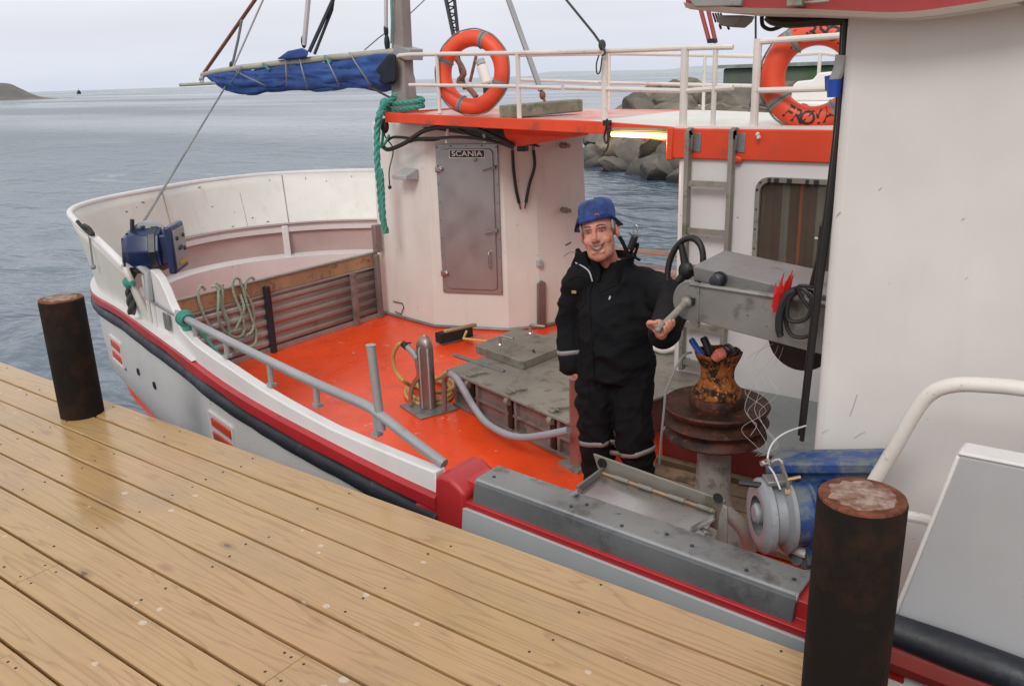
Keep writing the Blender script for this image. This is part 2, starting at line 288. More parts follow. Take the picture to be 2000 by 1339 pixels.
class MB:
    def __init__(s): s.v = []; s.f = []; s.mi = []; s.cur = 0
    def add(s, vs, fs):
        o = len(s.v); s.v += [V(p) for p in vs]; s.f += [tuple(i + o for i in f) for f in fs]; s.mi += [s.cur] * len(fs); return s
    def box(s, c, size, rz=0.0, rot=None):
        x, y, z = size[0] / 2, size[1] / 2, size[2] / 2
        R = rot if rot is not None else Matrix.Rotation(rz, 3, 'Z')
        vs = [V(c) + R @ V((a * x, b * y, d * z)) for d in (-1, 1) for a, b in ((-1, -1), (1, -1), (1, 1), (-1, 1))]
        return s.add(vs, [(3, 2, 1, 0), (4, 5, 6, 7), (0, 1, 5, 4), (1, 2, 6, 5), (2, 3, 7, 6), (3, 0, 4, 7)])
    def rings(s, rs, closed=True, cap=True):
        n = len(rs[0]); vs = [p for r in rs for p in r]; fs = []
        for i in range(len(rs) - 1):
            for j in range(n if closed else n - 1):
                k = (j + 1) % n; fs.append((i * n + j, i * n + k, (i + 1) * n + k, (i + 1) * n + j))
        if cap and closed:
            fs.append(tuple(range(n - 1, -1, -1))); fs.append(tuple(range((len(rs) - 1) * n, len(rs) * n)))
        return s.add(vs, fs)
    def tube(s, pts, r, n=10, closed=False, cap=True):
        pts = [V(p) for p in pts]; m = len(pts); rr = r if isinstance(r, (list, tuple)) else [r] * m
        rs = []; u = None
        for i, p in enumerate(pts):
            if closed: d = pts[(i + 1) % m] - pts[i - 1]
            else: d = pts[min(i + 1, m - 1)] - pts[max(i - 1, 0)]
            d = d.normalized()
            if u is None: u, _ = frame_of(d)
            u = (u - d * u.dot(d)); u = u.normalized() if u.length > 1e-6 else frame_of(d)[0]
            w_ = d.cross(u)
            rs.append([p + (u * math.cos(2 * PI * j / n) + w_ * math.sin(2 * PI * j / n)) * rr[i] for j in range(n)])
        if closed: rs.append(rs[0])
        return s.rings(rs, True, cap and not closed)
    def lathe(s, prof, loc, axis=(0, 0, 1), n=32, cap=True):
        a = V(axis).normalized(); u, w_ = frame_of(a)
        rs = [[V(loc) + a * z + (u * math.cos(2 * PI * j / n) + w_ * math.sin(2 * PI * j / n)) * r for j in range(n)] for r, z in prof]
        return s.rings(rs, True, cap)
    def prism(s, poly, d, cap=True):           # planar polygon of 3d points pushed along d
        d = V(d); a = [V(p) for p in poly]; n = len(a)
        vs = a + [p + d for p in a]
        fs = [tuple(range(n - 1, -1, -1)), tuple(range(n, 2 * n))] + [(i, (i + 1) % n, n + (i + 1) % n, n + i) for i in range(n)]
        return s.add(vs, fs)
    def sheet(s, rows, thick=0.0):             # grid of points
        n = len(rows[0]); m_ = len(rows); vs = [p for r in rows for p in r]
        fs = [(i * n + j, i * n + j + 1, (i + 1) * n + j + 1, (i + 1) * n + j) for i in range(m_ - 1) for j in range(n - 1)]
        return s.add(vs, fs)
    def ell(s, c, r, n=14, m_=10, rot=None):
        vs = []; c = V(c); r = r if hasattr(r, '__len__') else (r, r, r); R = rot or Matrix.Identity(3)
        for i in range(m_ + 1):
            th = PI * i / m_
            for j in range(n):
                ph = 2 * PI * j / n
                vs.append(c + R @ V((r[0] * math.sin(th) * math.cos(ph), r[1] * math.sin(th) * math.sin(ph), r[2] * math.cos(th))))
        fs = [(i * n + j, (i + 1) * n + j, (i + 1) * n + (j + 1) % n, i * n + (j + 1) % n) for i in range(m_) for j in range(n)]
        return s.add(vs, fs)
    def rope(s, pts, r, pitch=None, n=5, res=None):   # three laid strands
        pts = smooth_path(pts, res or max(4, int(path_len(pts) / max(r * 1.6, 0.01) / max(1, len(pts) - 1))))
        pitch = pitch or r * 7; acc = 0.0; fr = []; u = None
        for i, p in enumerate(pts):
            d = (pts[min(i + 1, len(pts) - 1)] - pts[max(i - 1, 0)]).normalized()
            if u is None: u, _ = frame_of(d)
            u = (u - d * u.dot(d)).normalized()
            if i: acc += (p - pts[i - 1]).length
            fr.append((p, u.copy(), d.cross(u), acc))
        for k in range(3):
            s.tube([p + (a * math.cos(2 * PI * (q / pitch + k / 3)) + b * math.sin(2 * PI * (q / pitch + k / 3))) * r * 0.5 for p, a, b, q in fr], r * 0.58, n)
        return s
    def build(s, name, mat, parent=None, smooth=35, bevel=0.0, weld=False, solid=0.0, seg=2):
        org = ORG.get(parent.name, V((0, 0, 0))) if parent else V((0, 0, 0))
        me = bpy.data.meshes.new(name)
        me.from_pydata([tuple(p - org) for p in s.v], [], s.f); 
        for mm in (mat if isinstance(mat, list) else [mat]): me.materials.append(mm)
        if isinstance(mat, list):
            for p, i in zip(me.polygons, s.mi): p.material_index = i
        bm = bmesh.new(); bm.from_mesh(me)
        if weld: bmesh.ops.remove_doubles(bm, verts=bm.verts, dist=1e-5)
        bmesh.ops.recalc_face_normals(bm, faces=bm.faces); bm.to_mesh(me); bm.free()
        me.update()
        if smooth:
            me.polygons.foreach_set('use_smooth', [True] * len(me.polygons)); me.set_sharp_from_angle(angle=math.radians(smooth))
        o = bpy.data.objects.new(name, me); C.objects.link(o)
        if parent: o.parent = parent
        ORG[o.name] = org
        if solid:
            md = o.modifiers.new('solid', 'SOLIDIFY'); md.thickness = solid; md.offset = 0
        if bevel:
            md = o.modifiers.new('bevel', 'BEVEL'); md.width = bevel; md.segments = seg; md.limit_method = 'ANGLE'; md.angle_limit = math.radians(40); md.harden_normals = False
        return o

def path_len(p): return sum((V(p[i + 1]) - V(p[i])).length for i in range(len(p) - 1))
def smooth_path(pts, k=6, closed=False):       # Catmull-Rom
    pts = [V(p) for p in pts]; n = len(pts); out = []
    for i in range(n if closed else n - 1):
        g = (lambda j: pts[j % n]) if closed else (lambda j: pts[min(max(j, 0), n - 1)])
        p0, p1, p2, p3 = g(i - 1), g(i), g(i + 1), g(i + 2)
        for q in range(k):
            t = q / k
            out.append(0.5 * ((2 * p1) + (p2 - p0) * t + (2 * p0 - 5 * p1 + 4 * p2 - p3) * t * t + (3 * p1 - p0 - 3 * p2 + p3) * t ** 3))
    if not closed: out.append(pts[-1].copy())
    return out
def tag(o, label=None, cat=None, group=None, kind=None):
    for key, val in (('label', label), ('category', cat), ('group', group), ('kind', kind)):
        if val: o[key] = val
    return o
def thing(name, loc, label, cat, group=None):
    o = bpy.data.objects.new(name, None); C.objects.link(o); o.location = loc; o.empty_display_size = 0.2
    ORG[o.name] = V(loc); return tag(o, label, cat, group)
def text_verts(s, size):                       # lettering as a flat mesh in the xy plane
    cu = bpy.data.curves.new('lettering', 'FONT'); cu.body = s; cu.size = size; cu.align_x = 'CENTER'; cu.align_y = 'CENTER'; cu.resolution_u = 4; cu.offset = size * 0.012
    ob = bpy.data.objects.new('lettering', cu); C.objects.link(ob)
    dg = bpy.context.evaluated_depsgraph_get(); me = bpy.data.meshes.new_from_object(ob.evaluated_get(dg))
    vs = [v.co.copy() for v in me.vertices]; fs = [tuple(p.vertices) for p in me.polygons]
    bpy.data.objects.remove(ob); bpy.data.curves.remove(cu); bpy.data.meshes.remove(me)
    return vs, fs
def rrect(w_, h, r, n=5):                      # rounded rectangle, 2d
    pts = []
    for cx, cy, a in ((w_ / 2 - r, h / 2 - r, 0), (-w_ / 2 + r, h / 2 - r, PI / 2), (-w_ / 2 + r, -h / 2 + r, PI), (w_ / 2 - r, -h / 2 + r, 1.5 * PI)):
        for i in range(n + 1): pts.append((cx + r * math.cos(a + PI / 2 * i / n), cy + r * math.sin(a + PI / 2 * i / n)))
    return pts
# ================================================================ the setting: sea, land, pier
WATER = -1.7
def build_sea():
    me = bpy.data.meshes.new('sea'); nr, na = 210, 640
    vs = []; fs = []
    rad = [1.5 * (9000 / 1.5) ** (i / (nr - 1)) for i in range(nr)]
    for i, r in enumerate(rad):
        for j in range(na):
            a = 2 * PI * j / na; x, y = r * math.cos(a), r * math.sin(a)
            am = 0.11 * max(0.0, 1 - r / 130) * min(1, r / 6)
            z = 0
            if am > 0:
                z = noise.noise(V((x * 0.45 + y * 0.2, y * 0.8, 0))) * am + noise.noise(V((x * 1.3, y * 2.0 + x * .5, 4))) * am * 0.45
            vs.append((x, y, WATER + z))
    for i in range(nr - 1):
        for j in range(na):
            k = (j + 1) % na; fs.append((i * na + j, i * na + k, (i + 1) * na + k, (i + 1) * na + j))
    fs.append(tuple(range(na - 1, -1, -1)))
    me.from_pydata(vs, [], fs); me.materials.append(M['sea']); me.polygons.foreach_set('use_smooth', [True] * len(me.polygons))
    o = bpy.data.objects.new('sea', me); C.objects.link(o); o['kind'] = 'structure'
    b = bmesh.new(); b.from_mesh(me); bmesh.ops.recalc_face_normals(b, faces=b.faces); b.to_mesh(me); b.free()
    if me.polygons[0].normal.z < 0: me.flip_normals()
build_sea()

def land(name, y, px_profile, depth, mat, jag=0.0):   # a low shore: ridge profile (px, py) at the distance y, bulging in depth
    rows = []
    top = [Yp(px, py, y) for px, py in px_profile]
    top = smooth_path(top, 6)
    for q, hf in ((-1.0, 0.0), (-0.75, 0.4), (-0.4, 0.78), (0, 1.0), (0.5, 0.7), (1.0, 0.0)):
        row = []
        for i, p in enumerate(top):
            h = max(0.02, (p.z - WATER))
            jz = noise.noise(V((p.x * 0.05 * 300 / y, q * 2, 1))) * jag * h if 0 < hf < 1 else 0
            sc_ = 1 + q * depth / y
            row.append(V((p.x * sc_ if True else p.x, y + q * depth, WATER - 0.3 + (h + 0.3) * hf + jz)))
        rows.append(row)
    o = MB().sheet(rows).build(name, mat, smooth=50); o['kind'] = 'structure'; return o
t = MT('island_rock'); f1 = t.noise(0.05, 8, 0.65); f2 = t.noise(0.25, 6, 0.6)
M['island'] = t.out(t.mix(t.ramp(f1, 0.4, 0.6), (0.11, 0.108, 0.105, 1), t.mix(t.ramp(f2, 0.4, 0.6), (0.15, 0.135, 0.075, 1), (0.19, 0.17, 0.15, 1))), 0.9, 0, t.bump(f2, 0.6, 2))
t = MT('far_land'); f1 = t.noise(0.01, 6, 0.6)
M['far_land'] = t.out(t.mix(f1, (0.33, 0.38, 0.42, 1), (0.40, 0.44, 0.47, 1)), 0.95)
land('island_hill', 210, [(-90, 198), (-60, 176), (-20, 164), (15, 163), (38, 172), (62, 183), (85, 190), (120, 192), (146, 192)], 26, M['island'], 0.25)
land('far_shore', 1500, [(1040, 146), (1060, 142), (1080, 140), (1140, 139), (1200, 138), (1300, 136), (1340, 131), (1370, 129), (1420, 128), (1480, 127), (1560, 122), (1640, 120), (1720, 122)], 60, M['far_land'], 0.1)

# ---- quay wall and sheds far behind the breakwater
def far_box(name, x0, x1, ytop, ybot, y, dy, mat):
    a = Yp(x0, ytop, y); b = Yp(x1, ybot, y)
    return MB().box(((a.x + b.x) / 2, y + dy / 2, (a.z + WATER - 0.2) / 2), (abs(b.x - a.x), dy, a.z - WATER + 0.2)), a, b
t = MT('mossy_quay_concrete'); f1 = t.noise(0.25, 8, 0.65, t.coord((1, 1, 0.4)))
M['quay'] = t.out(t.mix(t.ramp(f1, 0.42, 0.6), (0.10, 0.115, 0.095, 1), t.mix(t.ramp(t.noise(0.4, 4), 0.4, 0.6), (0.07, 0.125, 0.055, 1), (0.15, 0.145, 0.125, 1))), 0.9, 0, t.bump(f1, 0.4, 0.1))
mb, a, b = far_box('q', 1412, 3300, 134, 230, 62, 7, M['quay'])
q = thing('quay_wall', (a.x, 62, WATER), 'long grey green mossy quay wall in the background, behind the breakwater boulders', 'quay')
mb.build('wall', M['quay'], q, bevel=0.15)
kb = MB(); c0 = Yp(1412, 134, 62); c1 = Yp(3300, 122, 62)
kb.box(((c0.x + c1.x) / 2, 65.4, c0.z + 0.12), (abs(c1.x - c0.x) + 0.5, 7.6, 0.24)); kb.build('coping', paint('quay_coping', (0.24, 0.27, 0.24), 0.9, 0.2), q)

# ---- far motor boat on the horizon
p = Yp(154, 179, 420); p.z = WATER
bt = thing('motor_boat', p, 'tiny dark blue boat far out on the horizon, beside the rocky island', 'boat')
mb = MB(); hull = []
for x, w_, z in ((-3.0, 0.9, 1.4), (-1, 1.2, 1.3), (1.5, 1.1, 1.5), (3.2, 0.1, 2.0)):
    hull.append([p + V((x, -w_, z)), p + V((x, -w_ * .7, -0.2)), p + V((x, w_ * .7, -0.2)), p + V((x, w_, z))])
mb.rings(hull, True); mb.build('hull', M['blue_dark'], bt)
MB().box(p + V((-0.3, 0, 2.2)), (2.2, 1.5, 1.8)).build('cabin', M['navy'], bt, bevel=0.1)
MB().tube([p + V((0.2, 0, 3.0)), p + V((0.2, 0, 5.0))], 0.12, 6).build('mast', M['navy'], bt)

# ---- breakwater of boulders
def boulder(c, size, seed, label):
    rng = random.Random(seed); bm = bmesh.new(); bmesh.ops.create_icosphere(bm, subdivisions=4, radius=1.0)
    cuts = [(V((rng.gauss(0, 1), rng.gauss(0, 1), rng.gauss(0, 1))).normalized(), rng.uniform(0.42, 0.8)) for _ in range(11)]
    R = Euler((rng.uniform(-.5, .5), rng.uniform(-.5, .5), rng.uniform(0, 6))).to_matrix()
    for v in bm.verts:
        p = v.co.copy()
        for n_, d in cuts:
            k = p.dot(n_) - d
            if k > 0: p -= n_ * k * 0.97
        p *= 1 + 0.09 * noise.noise(p * 2.6 + V((seed, 0, 0))) + .05 * (1 - 2 * abs(noise.noise(p * 5 + V((0, seed, 0))))) + .03 * noise.noise(p * 11)
        v.co = R @ V((p.x * size[0], p.y * size[1], p.z * size[2]))
    me = bpy.data.meshes.new('boulder'); bm.to_mesh(me); bm.free(); me.materials.append(M['rock'])
    me.polygons.foreach_set('use_smooth', [True] * len(me.polygons)); me.set_sharp_from_angle(angle=math.radians(32))
    o = bpy.data.objects.new('boulder', me); C.objects.link(o); o.location = c
    return tag(o, label, 'boulder', 'boulders of the breakwater')
# (px, py of the middle, distance, half sizes)
rocks = [
 (1158, 312, 30.0, (0.65, 0.8, 0.38), 'low dark boulder at the breakwater tip, leftmost one at the waterline under the walkway'),
 (1195, 300, 30.5, (0.8, 0.9, 0.75), 'slanted grey boulder second from the tip of the breakwater, under the lit tube lamp'),
 (1182, 275, 32.0, (0.6, 0.8, 0.5), 'grey boulder with a pointed top, behind the left end of the lit tube lamp'),
 (1235, 322, 29.0, (0.62, 0.8, 0.6), 'round grey boulder at the waterline, below the middle of the lit tube lamp'),
 (1283, 330, 28.5, (0.75, 0.9, 0.62), 'rounded dark boulder at the waterline, next to the corner of the ladder cabin'),
 (1240, 282, 31.0, (0.9, 0.8, 0.6), 'pale brownish boulder right below the lit tube lamp'),
 (1290, 286, 30.0, (0.9, 0.9, 0.65), 'brown boulder below the right end of the lit tube lamp'),
 (1330, 340, 28.0, (0.8, 0.9, 0.8), 'dark boulder half hidden by the left corner of the ladder cabin'),
 (1345, 290, 29.5, (1.0, 0.9, 0.9), 'boulder behind the orange cabin band corner'),
 (1255, 222, 33.0, (0.95, 0.9, 0.42), 'flat boulder seen just above the walkway, left of the thick rail post'),
 (1262, 196, 34.0, (0.55, 0.7, 0.42), 'blocky grey brown boulder topmost at the left end of the pile above the walkway'),
 (1305, 198, 34.0, (1.0, 0.8, 0.62), 'big dark slanted boulder behind the thick rail post'),
 (1330, 222, 33.0, (0.9, 0.9, 0.5), 'grey boulder behind the thick rail post, low above the walkway'),
 (1385, 210, 34.0, (1.1, 0.9, 0.6), 'dark grey boulder between the two thin rail posts'),
 (1360, 185, 36.0, (0.7, 0.9, 0.42), 'greenish boulder high in the pile beside the thick rail post'),
 (1440, 196, 35.0, (1.4, 1.0, 0.62), 'large yellow grey boulder left of the lettered lifebuoy'),
 (1425, 226, 33.0, (1.1, 0.9, 0.42), 'flat brown boulder low above the cabin roof, left of the lettered lifebuoy'),
 (1470, 226, 33.0, (1.0, 0.9, 0.5), 'blue grey boulder touching the lettered lifebuoy on its left'),
 (1520, 196, 35.5, (1.2, 1.0, 0.8), 'grey boulder seen through the lettered lifebuoy'),
 (1580, 205, 35.5, (1.3, 1.0, 0.9), 'dark boulder behind the white box on the cabin roof'),
 (1215, 219, 33.4, (0.42, 0.5, 0.16), 'small low boulder just left of the pile above the walkway'),
 (1405, 178, 37.5, (1.2, 0.9, 0.4), 'green tinged boulder at the foot of the quay wall'),
]
for i, (px, py, y, sz, lab) in enumerate([(1170, 324, 28.4, (.5, .7, .3), 'small wet boulder at the waterline, front row, nearest the deckhouse'), (1208, 333, 27.4, (.6, .7, .42), 'wet grey boulder in the front row, second from the deckhouse'), (1250, 338, 26.6, (.62, .7, .5), 'rounded wet boulder in the middle of the front row'), (1292, 343, 26.0, (.6, .7, .5), 'dark wet boulder in the front row beside the cabin corner'), (1335, 349, 25.6, (.7, .7, .5), 'wet boulder in the front row, mostly behind the cabin corner')]):
    boulder(Yp(px, py, y), (sz[0] * 1.2, sz[1] * 1.2, sz[2] * 1.4), 900 + i * 5, lab)
for i, (px, py, y, sz, lab) in enumerate(rocks):
    boulder(Yp(px, py + (10 if px > 1370 and py < 240 else -6 if py < 240 else 0), y), (sz[0] * 1.25, sz[1] * 1.3, sz[2] * (1.0 if px > 1370 and py < 240 else 1.55)), i * 7 + 3, lab)
# the pile's core under and behind them
rng = random.Random(5)
for i in range(26):
    px = 1190 + i * 26 + max(0, i - 16) * 30; c = Yp(px, 300 - (i % 3) * 26, 32.5 + (i % 4) * 0.9)
    o = boulder(c, (1.1, 1.0, 0.85), 200 + i, 'dark boulder buried among the others in the breakwater pile')

# ================================================================ pier
pier_y = 2.215
bw, gap = 0.1575, 0.0115
mb = MB(); nails = MB()
rng = random.Random(11)
for k in range(26):
    y1 = pier_y - k * (bw + gap); y0 = y1 - bw
    if k == 5: joints = [-6.2, -1.858, 2.6]
    elif k == 3: joints = [-4.95, -0.2 + 1.4, 5.2]
    elif k == 6: joints = [-3.02, 1.9]
    elif k == 0: joints = [-9.2, 3.5]
    else: joints = [-9.4 - rng.uniform(0, 1.5), (rng.uniform(1.0, 2.5) if k != 8 else -2.62)]
    xs = [-14.0] + [j for j in joints if -13.5 < j < 6] + [6.0]
    for a, b in zip(xs[:-1], xs[1:]):
        dz = rng.uniform(-0.0012, 0.0012)
        a2, b2 = a + 0.0016, b - 0.0016; ch = 0.004
        prof = [(y0, -0.045), (y0, -ch), (y0 + ch, 0), (y1 - ch, 0), (y1, -ch), (y1, -0.045)]
        mb.rings([[V((x, y, z + dz)) for y, z in prof] for x in (a2, b2)], True, True)
        for e_ in (a2 + 0.035, b2 - 0.035):
            for yy in (y0 + 0.035, y1 - 0.035): nails.lathe([(0.005, 0), (0.004, 0.0012)], (e_ + rng.uniform(-.008, .008), yy, dz), n=8)
    x = -13.7
    while x < 6:
        for yy in (y0 + 0.035, y1 - 0.035):
            if rng.random() < .55: nails.lathe([(0.0048, 0), (0.004, 0.0012)], (x + rng.uniform(-.02, .02), yy + rng.uniform(-.006, .006), 0.0012), n=8)
        x += 0.62
pd = mb.build('pier_deck', M['pier'], None, smooth=30); pd['kind'] = 'structure'
nails.build('nail_heads', M['nail'], pd)['kind'] = 'stuff'
j = MB()
for i in range(33): j.box((-13.7 + i * 0.62, 0.1, -0.125), (0.07, 4.1, 0.155))
j.box((-4, 2.14, -0.2), (20, 0.08, 0.3)); j.box((-4, 0.1, -0.42), (20, 4.1, 0.02))  # lowest box is a dark sheet added so the plank gaps stay dark
j.build('joists_and_dark_sheet', M['pier_dark'], pd)

# ---- mooring posts through the pier
def post(base, r, h, lean, label, seed):
    t_ = thing('mooring_post', base, label, 'mooring post', 'steel mooring posts of the pier')
    ax = V((lean[0], lean[1], 1)).normalized()
    mb = MB(); prof = [(r, -1.2), (r, 0.0), (r * 1.0, 0.02), (r, 0.25), (r, h - 0.006), (r - 0.004, h), (r - 0.022, h), (0.001, h)]
    n = 56; u, w_ = frame_of(ax); rs = []
    for q, z in prof:
        rs.append([V(base) + ax * z + (u * math.cos(2 * PI * i / n) + w_ * math.sin(2 * PI * i / n)) * (q * (1 + 0.008 * noise.noise(V((math.cos(2 * PI * i / n) * 2, math.sin(2 * PI * i / n) * 2, z * 6 + seed))))) for i in range(n)])
    mb.rings(rs, True, True)
    mb.build('pile', M['pile'], t_, smooth=40)
    rs = [[V(base) + ax * z + (u * math.cos(2 * PI * i / n) + w_ * math.sin(2 * PI * i / n)) * q for i in range(n)] for q, z in ((r - 0.002, h - 0.005), (r - 0.003, h + 0.003), (r * 0.6, h + 0.004), (0.001, h + .004))]
    MB().rings(rs, True, False).build('rim', M['pile_rim'], t_, smooth=40)
    rs = []
    for q in (0.001, 0.3, 0.55, 0.72, 0.74):
        rs.append([V(base) + ax * (h + (0.0075 if q < .74 else .003) + .002 * noise.noise(V((q * 5 * math.cos(2 * PI * i / n), q * 5 * math.sin(2 * PI * i / n), seed)))) + (u * math.cos(2 * PI * i / n) + w_ * math.sin(2 * PI * i / n)) * q * r * (1 + (0.22 * noise.noise(V((3 * math.cos(2 * PI * i / n), 3 * math.sin(2 * PI * i / n), seed))) if q > 0.5 else 0)) for i in range(n)])
    MB().rings(rs, True, False).build('core', M['pile_core'], t_, smooth=60)
    return t_
pb = Zp(161, 806, 0); pt = Yp(119, 583, pb.y)
post(pb, 0.108, pt.z, ((pt.x - pb.x) / pt.z * .5, 0.0), 'dark steel mooring post beside the boat bow, the smaller and farther one', 1)
d = ray(1684, 970); tp = V((0, 0, H)) + d * (2.10 / F)
d2 = ray(1642, 1339); bt2 = V((0, 0, H)) + d2 * (2.42 / F)
ax = (tp - bt2); base = V((tp.x, tp.y, 0))
post(base, 0.1045, tp.z, (0.0, 0.0), 'big rusty brown mooring post in the right foreground with a pale worn top', 4)
# ================================================================ the fishing boat
DK = -0.85
boat = thing('fishing_boat', (-3.5, 5.0, WATER), 'white fishing boat with red strake, orange deck and two white deckhouses moored along the pier', 'fishing boat')
def part(mb, name, mat, parent=None, **kw): return mb.build(name, mat, parent or boat, **kw)

st = [(4.0, 2.50, -.16), (1.5, 2.48, -.15), (-0.5, 2.46, -.13), (-1.4, 2.455, -.115), (-2.28, 2.46, -.1), (-3.25, 2.53, -.03), (-3.97, 2.65, 0), (-4.8, 2.86, .03), (-5.96, 3.17, .05), (-7.0, 3.5, .0),
      (-7.8, 4.0, -.02), (-8.3, 4.7, .0), (-8.5, 5.4, .02), (-8.35, 6.2, .02), (-7.7, 7.0, .02), (-6.5, 7.5, .0), (-4.5, 7.7, -.25), (0, 7.7, -.38), (4.0, 7.65, -.38)]
S = smooth_path(st, 6)                          # strake line, plan and sheer
NS = len(S)
def nrm(i):
    d = (S[min(i + 1, NS - 1)] - S[max(i - 1, 0)]); d.z = 0; d.normalize(); return V((d.y, -d.x, 0)) * (1 if True else 1)
# outward normal: left of travel is water on the near side
OUT = []
for i in range(NS):
    d = (S[min(i + 1, NS - 1)] - S[max(i - 1, 0)]); d.z = 0; d.normalize()
    o_ = V((-d.y, d.x, 0))
    if o_.dot(S[i] - V((-3.0, 5.1, 0))) < 0: o_ = -o_
    OUT.append(o_)
def bow(i):                                     # 0 amidships .. 1 at the bow
    return min(1, max(0, (-S[i].x - 3.5) / 3.5))
def hull_inset(i, z):
    b = bow(i)
    tab = [(0.2, 0), (-0.35, 0.0), (-.6, 0.02 + .0 * b), (-.9, .03 + .17 * b), (-1.2, .06 + .38 * b), (-1.5, .1 + .6 * b), (-2.2, .3 + 1.1 * b)]
    for (z0, a), (z1, c) in zip(tab[:-1], tab[1:]):
        if z <= z0 and z >= z1: return a + (c - a) * (z0 - z) / (z0 - z1)
    return tab[-1][1] if z < -2.2 else 0
rows = []
for zz in (None, -.22, -.35, -.48, -.6, -.75, -.9, -1.05, -1.2, -1.35, -1.5, -1.75, -2.1):
    rows.append([V((S[i].x, S[i].y, (S[i].z if zz is None else zz))) - OUT[i] * hull_inset(i, S[i].z if zz is None else zz) for i in range(NS)])
hm = MB().sheet(rows); part(hm, 'hull', M['white'], smooth=50)
# boot line along the hull
bl = MB(); bl.tube([V((S[i].x, S[i].y, -1.16)) - OUT[i] * (hull_inset(i, -1.16) - 0.006) for i in range(0, NS)], 0.016, 6); part(bl, 'boot_line', M['maroon'])
r_ = []
for zz in (-1.2, -1.35, -1.5, -1.75, -2.1): r_.append([V((S[i].x, S[i].y, zz)) - OUT[i] * (hull_inset(i, zz) - 0.006) for i in range(NS)])
part(MB().sheet(r_), 'bottom_paint', paint('grey_blue_bottom_paint', (0.26, 0.30, 0.33), 0.5, 0.1), smooth=50)
i_far = next(i for i in range(NS // 2, NS) if S[i].x > -5.6 and S[i].y > 6)   # the strake is modelled as far as the house hides it
# red rubbing strake and the dark fender under it
i_post = min(range(NS), key=lambda i: (S[i] - V((-2.30, 2.46, -.1))).length)
def band(i0, i1, zt, zb, proud, name, mat, wob=0.0):
    rs = []
    for i in range(i0, i1):
        p = S[i]; o_ = OUT[i]; wv = wob * noise.noise(V((p.x * 2.3, p.y * 2.3, 1)))
        rs.append([p + o_ * q + V((0, 0, z + (wv if k in (3, 4) else 0))) for k, (q, z) in enumerate(((-0.02, zt), (proud * .75, zt), (proud, zt - 0.01), (proud, zb + 0.01), (proud * .75, zb), (-0.02, zb)))])
    return part(MB().rings(rs, True, True), name, mat, smooth=40)
band(i_post, i_far, 0.05, -0.025, 0.034, 'rubbing_strake', M['red'], 0.018)
rs = []
for i in range(i_post, i_far):
    p = S[i] + V((0, 0, -0.073)) + OUT[i] * 0.010; wv = 1 + 0.2 * noise.noise(V((p.x * 2.2, p.y * 2.2, 2))) + .12 * noise.noise(V((p.x * 9, p.y * 9, 2)))
    rs.append([p + (OUT[i] * math.cos(a) * 0.036 + V((0, 0, 1)) * math.sin(a) * 0.046) * wv for a in [2 * PI * k / 12 for k in range(12)]])
part(MB().rings(rs, True, True), 'fender', M['fender'], smooth=60)
# ledge between strake and bulwark
L_ = [[S[i] + OUT[i] * 0.03 + V((0, 0, 0.057)), S[i] - OUT[i] * 0.12 + V((0, 0, 0.065))] for i in range(i_post, NS - 8) if S[i].x < -4.45]
part(MB().sheet(L_), 'ledge', M['white'], smooth=40)

# ---- hull openings with red grilles near the bow
def hull_at(x, z):
    i = min(range(NS // 2), key=lambda i: abs(S[i].x - x)); t0 = S[i]
    j_ = i + 1 if S[i].x > x else i - 1; f = (x - S[i].x) / (S[j_].x - S[i].x + 1e-9)
    p = S[i].lerp(S[j_], f); o_ = OUT[i].lerp(OUT[j_], f).normalized(); dd = V((-o_.y, o_.x, 0))
    if dd.x > 0: dd = -dd
    return V((p.x, p.y, z)) - o_ * hull_inset(i, z), o_, dd
def hull_hit(px, py):                           # where the photo position meets the hull side
    best = None
    for q in range(400):
        x = -2.4 - q * 0.012
        for z in [-.25 - 0.02 * k for k in range(46)]:
            p, o_, dd = hull_at(x, z); c = ROT.transposed() @ (p - V((0, 0, H))); u, v = CX + F * c.x / c.z, CY + F * c.y / c.z
            e_ = (u - px) ** 2 + (v - py) ** 2
            if best is None or e_ < best[0]: best = (e_, x, z)
    return best[1], best[2]
for (px, py, w_, h_) in ((231, 685, 0.34, 0.20), (437, 846, 0.36, 0.19)):
    x, z = hull_hit(px, py); p, o_, dd = hull_at(x, z)
    up = V((0, 0, 1))
    v_ = MB()
    for s_ in (-1, 1):
        v_.box(p + up * s_ * h_ / 2 + o_ * 0.004, (w_, 0.02, 0.016), rot=Matrix((dd, o_, up)).transposed()); v_.box(p + dd * s_ * w_ / 2 + o_ * 0.004, (0.016, 0.02, h_), rot=Matrix((dd, o_, up)).transposed())
    sc_ = part(v_, 'scupper', M['white'], bevel=0.002)
    MB().box(p + o_ * 0.002, (w_ - .01, 0.008, h_ - .01), rot=Matrix((dd, o_, up)).transposed()).build('recess', M['white'], sc_)
    bars = MB()
    for k in (-0.22, 0.24): bars.box(p + up * k * h_ + o_ * 0.011 - dd * 0.015, (w_ * .8, 0.012, h_ * 0.26), rot=Matrix((dd, o_, up)).transposed())
    bars.build('grille', M['orange_trim'], sc_, bevel=0.003)
for px, py in ((271, 725), (302, 752)):
    x, z = hull_hit(px, py); p, o_, dd = hull_at(x, z)
    dr = part(MB().lathe([(0.028, 0.0), (0.028, 0.008), (0.018, 0.008), (0.018, 0.002)], p, o_, 14), 'drain', M['black'])

